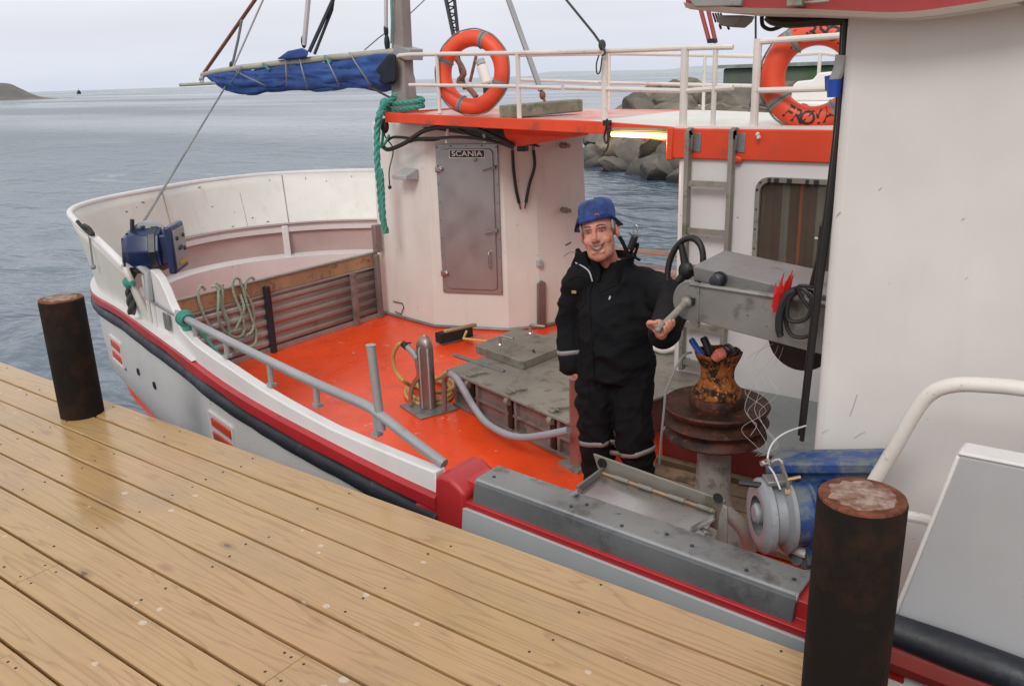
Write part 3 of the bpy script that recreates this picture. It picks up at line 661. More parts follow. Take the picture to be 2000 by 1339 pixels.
# ---- bulwarks
def top_at(px, py, z): return Zp(px, py, z)
BT = [V((-5.44, 2.945, .52)), V((-6.35, 3.26, .57)), V((-7.2, 3.545, .6)), V((-7.85, 3.84, .62)), V((-8.26, 4.35, .625)), V((-8.48, 5.04, .63)), V((-8.64, 5.8, .63)), V((-8.5, 6.7, .62)), V((-7.62, 7.4, .62)), V((-6.9, 7.66, .60)), V((-6.0, 7.78, .58))]
BTs = smooth_path(BT, 6)
def base_for(p):                                # bulwark foot, inside the strake
    i = min(range(NS), key=lambda i: (S[i].xy - p.xy).length); q = S[i]
    j_ = i + 1 if i + 1 < NS and (S[i + 1].xy - p.xy).length < (S[i - 1].xy - p.xy).length else i - 1
    e_ = S[j_] - S[i]; f = max(0, min(1, (p - S[i]).xy.dot(e_.xy) / e_.xy.length_squared)); q = S[i].lerp(S[j_], f)
    return q - OUT[i].lerp(OUT[j_], f) * 0.05
def wall_sheet(tops, foot_z=None, rows=6):
    out = []
    for p in tops:
        b = base_for(p); b.z = b.z if foot_z is None else foot_z
        out.append([b.lerp(p, k / rows) for k in range(rows + 1)])
    return out
bb = MB().sheet(wall_sheet(BTs)); part(bb, 'bow_bulwark', M['cream'], smooth=50, solid=0.035)
cap = MB()
cap.tube([p + V((0, 0, 0.0)) for p in BTs], 0.028, 10); part(cap, 'bulwark_cap', M['white'])
# inside: ledge stringer, recessed lower wall with the orange deck's bounce painted in, ribs and seams
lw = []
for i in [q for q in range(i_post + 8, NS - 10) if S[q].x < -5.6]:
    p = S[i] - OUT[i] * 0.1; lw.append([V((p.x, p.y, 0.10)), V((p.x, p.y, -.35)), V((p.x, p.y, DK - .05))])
part(MB().sheet([q[:2] for q in lw]), 'lining', M['pink_bounce'], smooth=60)
bn = []
for q in lw:
    i_ = min(range(NS), key=lambda i: (S[i].xy - q[0].xy).length); bn.append([q[0] * 1 + V((0, 0, -.36)), q[0] - OUT[i_] * .16 + V((0, 0, -.38)), q[0] - OUT[i_] * .17 + V((0, 0, -1.0))])
part(MB().sheet(bn), 'inner_bench', M['white'], smooth=30)
lg = []
for p in BTs:
    b = base_for(p); i = min(range(NS), key=lambda i: (S[i].xy - p.xy).length)
    lg.append([b + V((0, 0, 0.02)) + OUT[i] * .02, b - OUT[i] * 0.09 + V((0, 0, 0.03)), b - OUT[i] * 0.09 - V((0, 0, 0.02)), b + OUT[i] * .02 - V((0, 0, 0.02))])
part(MB().rings(lg, True, True), 'stringer', M['white'], smooth=30)
for px, py0, py1 in ((345, 520, 570), (580, 475, 525)):
    a = Zp(px, py0, 0.07); i = min(range(NS), key=lambda i: (S[i].xy - a.xy).length); pp = S[i] - OUT[i] * 0.13
    rb = MB().prism([pp + V((0, 0, 0.05)) - OUT[i] * 0.02, pp + V((0, 0, 0.05)) + OUT[i] * 0.04, pp + OUT[i] * 0.04 + V((0, 0, DK - .05)), pp - OUT[i] * 0.16 + V((0, 0, DK - .05))], V((-OUT[i].y, OUT[i].x, 0)) * 0.07)
    part(rb, 'rib', M['white'], bevel=0.006)
# welded seams on the inside of the bow
def bul_in(f, g):                               # f along the bulwark 0..1, g 0 foot..1 top, just inside
    k = f * (len(BTs) - 1); i = int(k); p = BTs[i].lerp(BTs[min(i + 1, len(BTs) - 1)], k - i); b = base_for(p)
    c = V((-6.5, 5.4, p.z)); n_ = (c - p); n_.z = 0; return b.lerp(p, g) + n_.normalized() * 0.021
def f_for(px, py):
    best = (1e9, 0)
    for q in range(300):
        f = q / 299; p = bul_in(f, 0.95); c = ROT.transposed() @ (p - V((0, 0, H))); u, v = CX + F * c.x / c.z, CY + F * c.y / c.z
        if S[min(range(NS), key=lambda i: (S[i].xy - p.xy).length)].x > 0: continue
        if (u - px) ** 2 + (v - py) ** 2 < best[0]: best = ((u - px) ** 2 + (v - py) ** 2, f)
    return best[1]
sm = MB()
for px, py, g0, g1, wd in ((318, 380, 0.02, 0.93, 0.005), (553, 345, 0.0, 0.97, 0.007), (468, 385, 0.02, 0.72, 0.0035)):
    f = f_for(px, py); sm.tube([bul_in(f, g0 + (g1 - g0) * k / 8) for k in range(9)], wd, 5)
part(sm, 'weld_seams', paint('rust_brown_seam', (0.36, 0.29, 0.23), 0.8, 0.2))
scr = MB(); rng = random.Random(3)
for (px, py) in ((262, 400), (275, 393), (237, 408), (390, 370), (530, 365), (210, 455), (328, 487), (404, 420), (435, 470), (506, 463), (640, 370), (690, 355), (370, 480), (330, 490), (480, 452), (690, 350), (600, 350)):
    f = f_for(px, 380); g = max(0.08, min(0.9, 1 - (py - 345 - (abs(px - 600) * 0.08)) / 130))
    c = bul_in(f, g); r1 = rng.uniform(0.008, 0.03)
    scr.tube([c + V((rng.uniform(-.004, .004), rng.uniform(-r1, r1), rng.uniform(-r1 * .6, r1 * .6))) for _ in range(3)], 0.0035, 4)
part(scr, 'scuff_marks', paint('dark_scuff', (0.12, 0.085, 0.065), 0.8, 0.2))
# near side: plate with curved top aft of the hawse slot, then the low bulwark
def near_y(x):
    i = min(range(NS // 2), key=lambda i: abs(S[i].x - x)); j_ = i + 1 if S[i].x > x else i - 1
    f = (x - S[i].x) / (S[j_].x - S[i].x + 1e-9); p = S[i].lerp(S[j_], max(0, min(1, f))); return p.y, p.z
prof = [(-5.30, .50), (-5.22, .50), (-5.12, .465), (-5.04, .40), (-4.98, .33), (-4.92, .29), (-4.86, .275), (-4.8, .20), (-4.72, .17), (-4.3, .15), (-3.97, .135), (-3.5, .095), (-3.0, .05), (-2.6, .035), (-2.3, .025)]
def prof_at(x):
    for (x0, z0), (x1, z1) in zip(prof[:-1], prof[1:]):
        if x0 <= x <= x1: f = (x - x0) / (x1 - x0); return z0 + (z1 - z0) * f
    return prof[-1][1]
xs_ = sorted(set([p[0] for p in prof] + [-4.7 + k * .06 for k in range(41)]))
rows = []
for x in xs_:
    y, zs = near_y(x); f = max(0, min(1, (-4.5 - x) / .45)); yo = y - .004 + .04 * f; zt_ = prof_at(x) + (.02 if x > -4.75 else 0)
    if x > -2.4: zs += .0
    rows.append([V((x, yo, zs + .02)), V((x, yo + .004, zt_)), V((x, yo + .062, zt_ + .002)), V((x, yo + .062, zs - .05))])
nb = MB().rings(rows, True); part(nb, 'side_bulwark', M['white'], smooth=24, bevel=.007)
# slot frame, posts
for x, z1 in ((-5.42, .53), (-5.31, .49)):
    y, zs = near_y(x); part(MB().tube([V((x, y + .03, zs)), V((x, y + .03, z1))], 0.016, 8), 'slot_post', M['white'])
y, zs = near_y(-5.02); part(MB().box((-5.02, y + .015, zs + .17), (0.09, 0.012, 0.11), rot=Matrix.Rotation(-0.27, 3, 'Z')), 'drain_slot', M['alu'], bevel=0.002)
# red post and the dark red gunwale
xr = -2.22
rp = MB().prism([V((-2.42, 2.435, -.12)), V((-2.42, 2.435, -.2)), V((-2.15, 2.435, -.27)), V((-2.12, 2.435, 0.0)), V((-2.15, 2.435, .025)), V((-2.20, 2.435, .055)), V((-2.255, 2.435, .055)), V((-2.285, 2.435, .035)), V((-2.295, 2.435, -.075)), V((-2.32, 2.435, -.11))], V((0, 0.235, 0)))
part(rp, 'gunwale_post', M['red'], bevel=0.018, seg=3)
a = Yp(930, 938, 2.5); b = Yp(1560, 1165, 2.5)
gd = (b - a).normalized()
zl = lambda x: a.z + (x - a.x) * (b.z - a.z) / (b.x - a.x)
gw = MB().rings([[V((x, y, zl(x) + z)) for y, z in ((2.50, -.012), (2.64, -.012), (2.64, -.14), (2.455, -.14), (2.445, -.08), (2.50, -.08))] for x in (-2.2, -.4)], True)
part(gw, 'gunwale', M['red'], bevel=0.004)
gc = MB().rings([[V((x, y, zl(x) + z)) for y, z in ((2.485, -.006), (2.503, .012), (2.65, .012), (2.655, -.03), (2.63, -.03), (2.63, .0), (2.51, .0), (2.505, -.014), (2.50, -.02), (2.487, -.02))] for x in (a.x + 0.0, -1.9, -1.3, -.9, b.x)], True)
part(gc, 'gunwale_plate', M['alu'], bevel=0.0025, smooth=14)
part(MB().rings([[V((x, y, zl(x) + z)) for y, z in ((2.484, -.003), (2.500, .006), (2.498, -.09), (2.468, -.098), (2.460, -.09))] for x in (a.x + .004, a.x + .05, -1.3, b.x - .05, b.x - .004)], True), 'gunwale_lip', M['lip_steel'], smooth=14, bevel=.003)
part(MB().tube([V((x, 2.497, zl(x) + .0065)) for x in (a.x + .01, -1.7, -1.2, b.x - .01)], .005, 6), 'worn_edge', M['drum_grey'])
for f in (0.04, 0.33, 0.36, 0.5, 0.62, 0.7, 0.86, 0.97):
    p = a.lerp(b, f); part(MB().lathe([(0.008, 0), (0.007, .004)], p + V((0, random.uniform(.02, .12), .012)), n=8), 'bolt', M['navy']); part(MB().lathe([(0.007, 0), (0.006, .004)], p + V((0.03, -.018, -.045)), (0, -1, 0), 8), 'bolt', M['navy'])
part(MB().rings([[V((x, y, z)) for y, z in ((2.438, zt), (2.47, zt), (2.47, -1.0), (2.438, -1.0))] for x, zt in ((-2.15, zl(-2.15) - .108), (-.45, zl(-.45) - .112))], True), 'rub_plate', M['grey_paint'], bevel=0.003)
# inner side lining under the plate
part(MB().box((-1.0, 2.62, -.48), (3.2, 0.03, 0.72)), 'bulwark_lining', M['cream'])

# ---- raised bulwark at the right with its fender and strake
A_ = Yp(1745, 1205, 2.47); B_ = Yp(1872, 886, 2.47); 
sh = [V((A_.x, 2.47, A_.z)), V((B_.x, 2.47, B_.z)), V((1.6, 2.47, B_.z + .02)), V((1.6, 2.47, -.4)), V((A_.x - .02, 2.47, -.4))]
part(MB().prism(sh, V((0, 0.045, 0))), 'raised_bulwark', M['plate_white'], bevel=0.012, seg=3)
part(MB().prism([V((B_.x - .004, 2.466, B_.z - .004)), V((B_.x + .002, 2.466, B_.z + .008)), V((1.62, 2.466, B_.z + .028)), V((1.62, 2.466, B_.z + .016))], V((0, 0.085, 0))), 'bulwark_cap', M['white'], bevel=0.008)
part(MB().prism([V((A_.x - .006, 2.465, A_.z)), V((B_.x - .006, 2.465, B_.z - .006)), V((B_.x + .006, 2.465, B_.z - .006)), V((A_.x + .006, 2.465, A_.z))], V((0, 0.09, 0))), 'bulwark_edge', M['white'], bevel=0.006)
part(MB().tube([Yp(1742, 1207, 2.462), Yp(1840, 1240, 2.462), Yp(2040, 1308, 2.462)], .010, 7), 'worn_edge', M['white'])
p0 = Yp(1745, 1228, 2.43); p1 = Yp(2000, 1322, 2.43); dx = (p1 - p0)
part(MB().tube([p0 + dx * k * 0.5 for k in (-1.0, -.2, 0, 1, 2, 4, 6)], [.05, .053, .047, .052, .05, .052, .05], 14), 'fender', M['fender_shaded'])
part(MB().tube([p0 + V((0, .02, -.09)) + dx * k * 0.5 for k in (-1.2, 6)], 0.06, 10), 'rubbing_strake', M['maroon'])
part(MB().box((A_.x - .02, 2.57, -.06), (0.3, 0.2, 0.1)), 'gunwale_block', M['white'], bevel=0.01)

# ---- deck
dk = [S[i] - OUT[i] * 0.12 for i in range(NS)]
part(MB().add([V((p.x, p.y, DK)) for p in dk], [tuple(range(NS))]), 'deck', M['orange'], smooth=0)
# near side inner wall of the low bulwark
iw = []
for i in range(0, NS // 2 - 12):
    p = S[i] - OUT[i] * 0.09; iw.append([V((p.x, p.y, p.z - .02)), V((p.x, p.y, DK - .03))])
part(MB().sheet(iw), 'lining', M['cream'], smooth=60)

# ---- galvanised side rail
def rail_pt(px, py):
    y = 2.55
    for _ in range(6):
        p = Yp(px, py, y); y = near_y(max(-5.3, min(-2.2, p.x)))[0] + 0.06
    return Yp(px, py, y)
rp_ = [rail_pt(*q) for q in ((303, 588), (355, 618), (430, 657), (520, 702), (620, 750), (712, 790), (745, 812), (800, 855), (868, 906))]
rail = part(MB().tube(smooth_path(rp_, 4), 0.024, 12), 'side_rail', M['galv'])
for px, py, p2 in ((378, 629, 655), (440, 662, 690), (525, 705, 745), (616, 749, 785), (733, 805, 842)):
    a = rail_pt(px, py); z1 = rail_pt(px + 2, p2).z - .02
    s_ = MB().tube([a, V((a.x, a.y, z1))], 0.015, 8); s_.box((a.x, a.y, z1 + .008), (0.042, 0.036, 0.016)); s_.build('stanchion', M['galv'], rail)
a = rail_pt(735, 790); t0 = Yp(724, 674, a.y)
pp = part(MB().tube([V((a.x + .02, a.y, .12)), V((t0.x, a.y, t0.z))], 0.021, 12).tube([V((t0.x, a.y, t0.z)), V((t0.x, a.y, t0.z + .002))], 0.024, 12), 'pipe_post', M['galv'])
# ================================================================ deckhouse with the steel door
HB = [V((-6.82, 6.60, 0)), V((-5.92, 6.47, 0)), V((-5.16, 6.76, 0)), V((-4.95, 7.02, 0)), V((-4.74, 7.62, 0)), V((-6.95, 7.62, 0))]
HT = 1.24
def Pl(px, py, p0, d):                          # photo position on the vertical plane through p0 along d
    n_ = V((d.y, -d.x, 0)); r = ray(px, py); o = V((0, 0, H)); return o + r * ((p0 - o).dot(n_) / r.dot(n_))
hc = V((-5.9, 7.2, 0))
hs = []
for z, k in ((DK - .02, 1.0), (-.3, 1.0), (.4, .985), (HT, .955)):
    hs.append([V((hc.x + (p.x - hc.x) * k, p.y, z)) for p in HB])
house = part(MB().rings(hs, True, True), 'deckhouse', M['cream'], bevel=0.022, seg=3, smooth=9)
d1 = (HB[1] - HB[0]).normalized(); d2 = (HB[2] - HB[1]).normalized(); d3 = (HB[3] - HB[2]).normalized(); d4 = (HB[4] - HB[3]).normalized()
nn = lambda d: V((d.y, -d.x, 0)).normalized()
# foot trim and small fittings
MB().tube([p + nn(d2) * 0.02 + V((0, 0, DK + .015)) for p in HB[:5]], 0.018, 6).build('foot_trim', M['hatch_side'], house)
# door: frame plate, leaf, hinges, dogs, bolts, sign
O2 = HB[1] + nn(d2) * 0.012
c = [Pl(q[0], q[1], O2, d2) for q in ((855, 282), (976, 280), (978, 573), (862, 571))]
dz0, dz1 = (c[2].z + c[3].z) / 2, (c[0].z + c[1].z) / 2
ctr = (c[0] + c[1] + c[2] + c[3]) / 4; dwid = ((c[1] - c[0]).length + (c[2] - c[3]).length) / 2; dh = dz1 - dz0
n2 = nn(d2); UZ = V((0, 0, 1))
def on2(u, v, off=0.0): return ctr + d2 * u * dwid / 2 + UZ * v * dh / 2 + n2 * off
R2 = Matrix((d2, n2, UZ)).transposed()
fr = MB()
rr = [on2(x, y) for x, y in ((-1, -1), (1, -1), (1, 1), (-1, 1))]
fr.prism(rr, n2 * 0.012)
door = part(fr, 'door', M['door'], bevel=0.004)
lf = MB(); lf.prism([ctr + d2 * x + UZ * (y) + n2 * 0.012 for x, y in rrect(dwid * 0.86, dh * 0.94, 0.05)], n2 * 0.018); lf.build('leaf', M['door'], door, bevel=0.006)
bt_ = MB()
for k in range(9):
    for s_ in (-1, 1): bt_.lathe([(0.010, 0), (0.008, .008)], on2(s_ * .955, -0.96 + k * 0.24, 0.012), n2, 8)
for k in range(3): bt_.lathe([(0.010, 0), (0.008, .008)], on2(-.5 + k * .5, .975, 0.012), n2, 8)
bt_.build('bolts', M['alu_dull'], door)
for v in (0.68, -0.72):
    hg = MB(); hg.box(on2(-.88, v, .035), (0.07, 0.03, 0.045), rot=R2); hg.tube([on2(-.97, v - .045, .03), on2(-.97, v + .045, .03)], 0.016, 8); hg.ell(on2(-.8, v, .045), .018, 8, 6)
    hg.build('hinge', M['steel'], door, bevel=0.004)
hd = MB(); hd.tube(smooth_path([on2(.66, -.42, .03), on2(.66, -.42, .075), on2(.665, -.6, .075), on2(.665, -.6, .03)], 5), 0.009, 8); hd.build('handle', M['steel'], door)
for v in (0.7, -0.12):
    lv = MB(); lv.tube([on2(.86, v, .03), on2(.86, v, .06), on2(.55, v - .035, .06)], 0.008, 7); lv.lathe([(0.02, 0), (0.02, .04)], on2(.88, v, .02), n2, 10); lv.build('latch', M['alu_dull'], door)
MB().lathe([(0.018, 0), (0.018, .02), (.008, .024)], on2(.3, .8, .03), n2, 12).build('keyhole_cover', M['alu_dull'], door)
sc0 = Pl(914, 300, O2, d2); sw, sh_ = dwid * 0.58, dh * 0.056
sg = MB().prism([sc0 + d2 * x + UZ * y + n2 * 0.022 for x, y in rrect(sw, sh_, 0.008, 3)], n2 * 0.012).build('name_plate', M['sign_white'], door, bevel=0)
inner = MB().prism([sc0 + d2 * x + UZ * y + n2 * 0.034 for x, y in rrect(sw - .018, sh_ - .018, 0.006, 3)], n2 * 0.003)
vs, fs = text_verts('SCANIA', sh_ * 0.82); mxx = max(abs(v.x) for v in vs)
sign = MB(); sign.cur = 0; sign.add(inner.v, inner.f); sign.cur = 1
sign.add([sc0 + d2 * (v.x * sw * .43 / mxx) + UZ * v.y + n2 * 0.0395 for v in vs], fs)
sgo = MB(); sign.build('name_plate', [M['sign_black'], M['sign_white']], door, smooth=0)
# fittings on the house front
O3 = HB[2] + nn(d3) * 0.01; O4 = HB[3] + nn(d4) * 0.01; O1 = HB[0] + nn(d1) * 0.01
for px, py in ((1099, 284), (1101, 410)):
    p = Pl(px, py, O4, d4); MB().lathe([(0.03, -.02), (0.03, .05), (.022, .06), (.022, .1), (.012, .1)], p, nn(d4), 12).build('pipe_socket', M['alu_dull'], house)
p = Pl(1054, 514, O4, d4); MB().box(p, (0.06, 0.05, 0.07), rot=Matrix((d4, nn(d4), UZ)).transposed()).build('socket_box', M['cyl_grey'], house, bevel=0.006)
p0, p1 = Pl(1055, 552, O4, d4), Pl(1055, 640, O4, d4)
MB().prism([p0 + d4 * 0.05 + nn(d4) * .005, p0 + V((0, 0, .03)) + nn(d4) * .005, p0 - d4 * 0.05 + nn(d4) * .005, p1 - d4 * 0.05 + nn(d4) * .005, p1 + d4 * 0.05 + nn(d4) * .005], nn(d4) * 0.03).build('guide_rail', M['hatch_side'], house, bevel=0.006)
p0 = Pl(803, 338, O1, d1); R1 = Matrix((d1, nn(d1), UZ)).transposed()
hb = MB(); hb.prism([p0 + d1 * x + UZ * z + nn(d1) * y for x, y, z in ((-.11, 0, .05), (-.11, .16, -.01), (-.11, .16, -.05), (-.11, 0, -.06))], d1 * 0.22); hb.build('vent_hood', M['cyl_grey'], house, bevel=0.006)
tp_ = MB(); q = [Pl(px, py, O1, d1) + nn(d1) * .004 for px, py in ((768, 588), (786, 592), (789, 600), (784, 613), (772, 608))]
tp_.tube(q, 0.005, 5); tp_.build('scratched_patch_outline', M['navy'], house)
for px, py in ((787, 338),):
    q = [Pl(x, y, O1, d1) + nn(d1) * k for x, y, k in ((776, 235, .14), (776, 262, .16), (783, 290, .1), (786, 330, .17), (790, 360, .19))]
    dl = MB().tube(smooth_path(q, 5), 0.007, 6); dl.ell(q[-1] - V((0, 0, .01)), .02, 8, 6); dl.build('drip_line', M['navy'], house)

# ---- roof over deckhouse, walkway to the cabin, orange fascia
RS = [(755, 221, 6.30, .082), (1000, 232, 6.02, .082), (1125, 236, 5.92, .085), (1182, 239, 5.86, .08), (1312, 249, 5.755, .09)]
nr_, fr_ = [], []
for px, py, y, th in RS:
    p = Yp(px, py, y); nr_.append((p, th))
rows = [[p + V((0, 0.03, -.012)), V((p.x, 7.95, p.z - .012)), V((p.x, 7.95, p.z - th)), p + V((0, 0.03, -th))] for p, th in nr_]
roof = part(MB().rings(rows[:3], True), 'house_roof', M['roof_top'], bevel=0.004)
wk = part(MB().rings(rows[2:], True), 'walkway', M['cream'], bevel=0.004)
rows = [[p + V((0, -.012, .004)), p + V((0, 0.03, .004)), p + V((0, 0.03, -th - .006)), p + V((0, -.012, -th - .006))] for p, th in nr_]
part(MB().rings(rows, True), 'roof_fascia', M['orange_trim'], bevel=0.005)
q0 = nr_[0][0]; part(MB().rings([[q0 + V((-.015, y, z)) for y, z in ((-.012, .004), (-.012, -.09))] + [V((q0.x - .015, 7.95, q0.z - .09)), V((q0.x - .015, 7.95, q0.z + .004))], [q0 + V((.02, y, z)) for y, z in ((-.012, .004), (-.012, -.09))] + [V((q0.x + .02, 7.95, q0.z - .09)), V((q0.x + .02, 7.95, q0.z + .004))]], True), 'roof_fascia', M['orange_trim'])
# tapered orange apron over the door's right side
pa = Yp(982, 252, 6.12); pb_ = Yp(986, 264, 6.15); pc = Yp(1001, 287, 6.35); pd_ = Yp(1122, 266, 6.12); pe = Yp(1122, 255, 6.05)
ap = MB(); ap.rings([[pa, pb_, pc, pd_, pe], [p + V((0.05, 0.14, 0.0)) for p in (pa, pb_, pc, pd_, pe)]], True); part(ap, 'roof_apron', M['orange_trim'], bevel=0.008)
# dark cables under the fascia
def cab(pts, r, name='cable', mat='black', y=6.28):
    q = [Yp(a, b, (c_[0] if c_ else y)) for a, b, *c_ in pts]; return MB().tube(smooth_path(q, 6), r, 7)
for pts, r in (([(748, 287, 6.36), (760, 292, 6.32), (790, 280, 6.3), (830, 255, 6.28), (880, 247, 6.24), (925, 250, 6.2), (970, 268, 6.2), (1005, 285, 6.25)], 0.022),
               ([(800, 270, 6.3), (850, 270, 6.28), (900, 268, 6.3), (960, 275, 6.3), (1000, 288, 6.3)], 0.014),
               ([(800, 278, 6.3), (815, 274, 6.3), (845, 274, 6.32), (860, 271, 6.34)], 0.011),
               ([(880, 246, 6.24), (930, 268, 6.25), (1000, 284, 6.3)], 0.012),
               ([(756, 275, 6.36), (770, 268, 6.34), (800, 270, 6.3)], 0.014)):
    part(cab(pts, r), 'cable', M['black'])
p = Yp(898, 262, 6.42); sf = MB().prism([p + V(q) for q in ((-.5, 0, .06), (.55, 0, .05), (.9, 0, -.10), (.2, 0, -.02))], V((0, .05, 0))); part(sf, 'roof_shade_sheet', M['navy'])  # dark sheet drawn as the shade under the roof edge
for px in (943, 876):
    p = Yp(px, 262, 6.3); part(MB().tube([p + V((0, 0, .08)), p + V((0.01 if px > 900 else -.05, .02, -.08))], 0.013, 8), 'pipe_stub', M['cream'])
p = Yp(1021, 289, 6.5); part(MB().box(p, (0.09, .07, .06)), 'junction_box', M['black'], bevel=0.008)
for pts in ([(1001, 293, 6.62), (1003, 330, 6.66), (1008, 370, 6.7), (1014, 397, 6.72)], [(1042, 293, 6.80), (1044, 325, 6.8), (1034, 360, 6.78), (1027, 396, 6.76)]):
    q = [Pl(a, b, HB[2] + nn(d3) * .03, d3) for a, b, _ in pts]; hz = MB().tube(smooth_path(q, 6), 0.016, 8)
    o_ = part(hz, 'cable_end', M['black']); MB().tube([q[-1], q[-1] + (q[-1] - q[-2]).normalized() * .06], 0.008, 6).build('core', M['pile_rim'], o_)
    MB().tube([q[0] + V((0, 0, .05)), q[0]], 0.014, 6).build('gland', M['alu_dull'], o_)

# ---- white railing along the roof
def ry(px): return 6.32 + (px - 755) * (5.80 - 6.32) / (1312 - 755) if px < 1312 else 5.80
def rpnt(px, py): return Yp(px, py, ry(px) + .03)
rl = MB(); rl.tube(smooth_path([rpnt(*q) for q in ((778, 112), (800, 107), (1010, 104), (1180, 100), (1338, 94), (1432, 92))], 3), 0.019, 10)
railing = part(rl, 'roof_railing', M['rail_white'])
MB().tube([rpnt(*q) for q in ((800, 166), (1010, 169), (1098, 172))], 0.016, 8).build('mid_rail', M['rail_white'], railing)
MB().tube([rpnt(*q) for q in ((1104, 171), (1180, 174), (1338, 178), (1432, 171))], 0.018, 8).build('mid_rail', M['rail_white'], railing)
for px, y0, y1, r in ((853, 106, 219, .017), (1011, 104, 233, .021), (1181, 98, 240, .026), (1338, 94, 247, .028), (1398, 94, 247, .018)):
    a = rpnt(px, y0); b = rpnt(px + (y1 - y0) * -0.0, y1); s_ = MB().tube([a, V((a.x, a.y, b.z - .02))], r, 10); s_.lathe([(r * 1.8, 0), (r * 1.7, .012)], (a.x, a.y, b.z - .01), n=12); s_.build('stanchion', M['rail_white'], railing)
fr2 = MB(); FY = 7.7
fr2.tube(smooth_path([Yp(a, b, FY) for a, b in ((1015, 108), (1190, 105), (1340, 107), (1480, 110), (1560, 106), (1610, 104), (1660, 112))], 3), 0.018, 8)
frl = part(fr2, 'roof_railing', M['rail_white'])
MB().tube([Yp(a, b, FY) for a, b in ((1015, 156), (1200, 162), (1480, 168))], 0.016, 8).build('mid_rail', M['rail_white'], frl)
for px, y0, y1 in ((1377, 108, 236), (1602, 104, 200), (1190, 105, 222)):
    a, b = Yp(px, y0, FY), Yp(px, y1, FY); MB().tube([a, V((a.x, a.y, b.z))], 0.016, 8).build('stanchion', M['rail_white'], frl)
cr = MB(); cr.tube([Yp(a, b, 5.80) for a, b in ((1482, 82), (1560, 76), (1700, 66))], 0.021, 10)
crl = part(cr, 'cabin_railing', M['rail_white'])
MB().tube([Yp(a, b, 5.80) for a, b in ((1482, 177), (1560, 175), (1700, 170))], 0.020, 10).build('mid_rail', M['rail_white'], crl)
a, b = Yp(1481, 76, 5.80), Yp(1481, 251, 5.80); MB().tube([a, V((a.x, a.y, b.z))], 0.027, 10).build('stanchion', M['rail_white'], crl)
lp = MB(); lp.tube(smooth_path([Yp(x, y, 5.84) for x, y in ((1480, 180), (1470, 192), (1466, 208), (1474, 218))], 5), 0.008, 6); part(lp, 'cable', M['navy'])

# ================================================================ cabin with ladder wall and window
CYF = 5.75; cx0 = Yp(1322, 400, CYF).x
cab_ = MB(); cab_.box(((cx0 - .6) / 2 + .0, 6.85, 0.21), (-.6 - cx0, 2.2, 2.06)); cabin = part(cab_, 'cabin', M['white'], bevel=0.03, seg=3)
b0 = Yp(1309, 251, CYF - .03); b1 = Yp(1309, 309, CYF - .03)
bd = MB(); bd.box(((b0.x - .6) / 2, 6.85, (b0.z + b1.z) / 2), (-.6 - b0.x, 2.26, b0.z - b1.z)); bd.box((b0.x - .0, 5.74, (b0.z + b1.z) / 2 - .004), (0.05, 0.06, b0.z - b1.z + .02)); part(bd, 'cabin_band', M['orange_trim'], bevel=0.008)
tb = MB(); tb.box(((b0.x - .6) / 2, 6.85, b0.z + .006), (-.65 - b0.x, 2.2, .02)); part(tb, 'cabin_roof', M['cream'])
p = Yp(1434, 312, CYF - .036); part(MB().ell(p, (0.055, 0.012, 0.03), 14, 8), 'paint_drip', M['orange_trim'])
for px, py in ((1480, 262), (1482, 268)): part(MB().lathe([(0.014, 0), (0.01, .015)], Yp(px, py, CYF - .063), (0, -1, 0), 8), 'bolt', M['rail_white'])
# window: frame, pane, curtain
WCx = Yp(1553, 440, CYF); wl, wr_ = Yp(1474, 440, CYF).x, -1.55; wt = Yp(1540, 347, CYF).z; wb = -.12 + 0.22
wc = V(((wl + wr_) / 2, CYF, (wt + wb) / 2)); ww, wh = wr_ - wl, wt - wb
def ringframe(w1, h1, r1, w2, h2, r2, y0, y1):
    a = rrect(w1, h1, r1); b = rrect(w2, h2, r2)
    P = lambda q, y: [V((wc.x + x, y, wc.z + z)) for x, z in q]
    return MB().rings([P(a, CYF - y0), P(a, CYF - y1), P(b, CYF - y1), P(b, CYF - y0 * .2 + .03)], True, False)
win = part(ringframe(ww, wh, .09, ww - .07, wh - .07, .065, 0, .03), 'window', M['alu_dull'], bevel=0.004)
bt_ = MB()
for x, z in rrect(ww - .03, wh - .03, .075, 2): bt_.lathe([(0.007, 0), (0.006, .006)], (wc.x + x, CYF - .03, wc.z + z), (0, -1, 0), 8)
for k in range(6):
    for s_ in (-1, 1): bt_.lathe([(0.007, 0), (0.006, .006)], (wc.x + s_ * (ww / 2 - .016), CYF - .03, wc.z - wh * .4 + k * wh * .16), (0, -1, 0), 8)
bt_.build('rivets', M['navy'], win)
for px in (1506, 1520, 1545, 1580, 1598): MB().box((Yp(px, 352, CYF).x, CYF - .035, wt - .017), (0.018 if px in (1506, 1580) else .03, .02, .03)).build('clip', M['navy'], win, bevel=0.003)
MB().prism([V((wc.x + x, CYF - .012, wc.z + z)) for x, z in rrect(ww - .064, wh - .064, .065)], V((0, .008, 0))).build('pane', M['glass'], win, smooth=0)
cu_rows = []
for z in (wc.z - wh / 2 + .03, wc.z + wh / 2 - .03):
    row = []
    for k in range(97):
        u = k / 96; row.append(V((wl + .03 + u * (ww - .06), CYF + .0 - .004 + .0 + 0.0 - .0 - .0 + .0 - .0 + .0 + (-.003 + .0) + 0.0 + .002 * 0 - .0, z)) + V((0, 0.0, 0)))
    cu_rows.append(row)
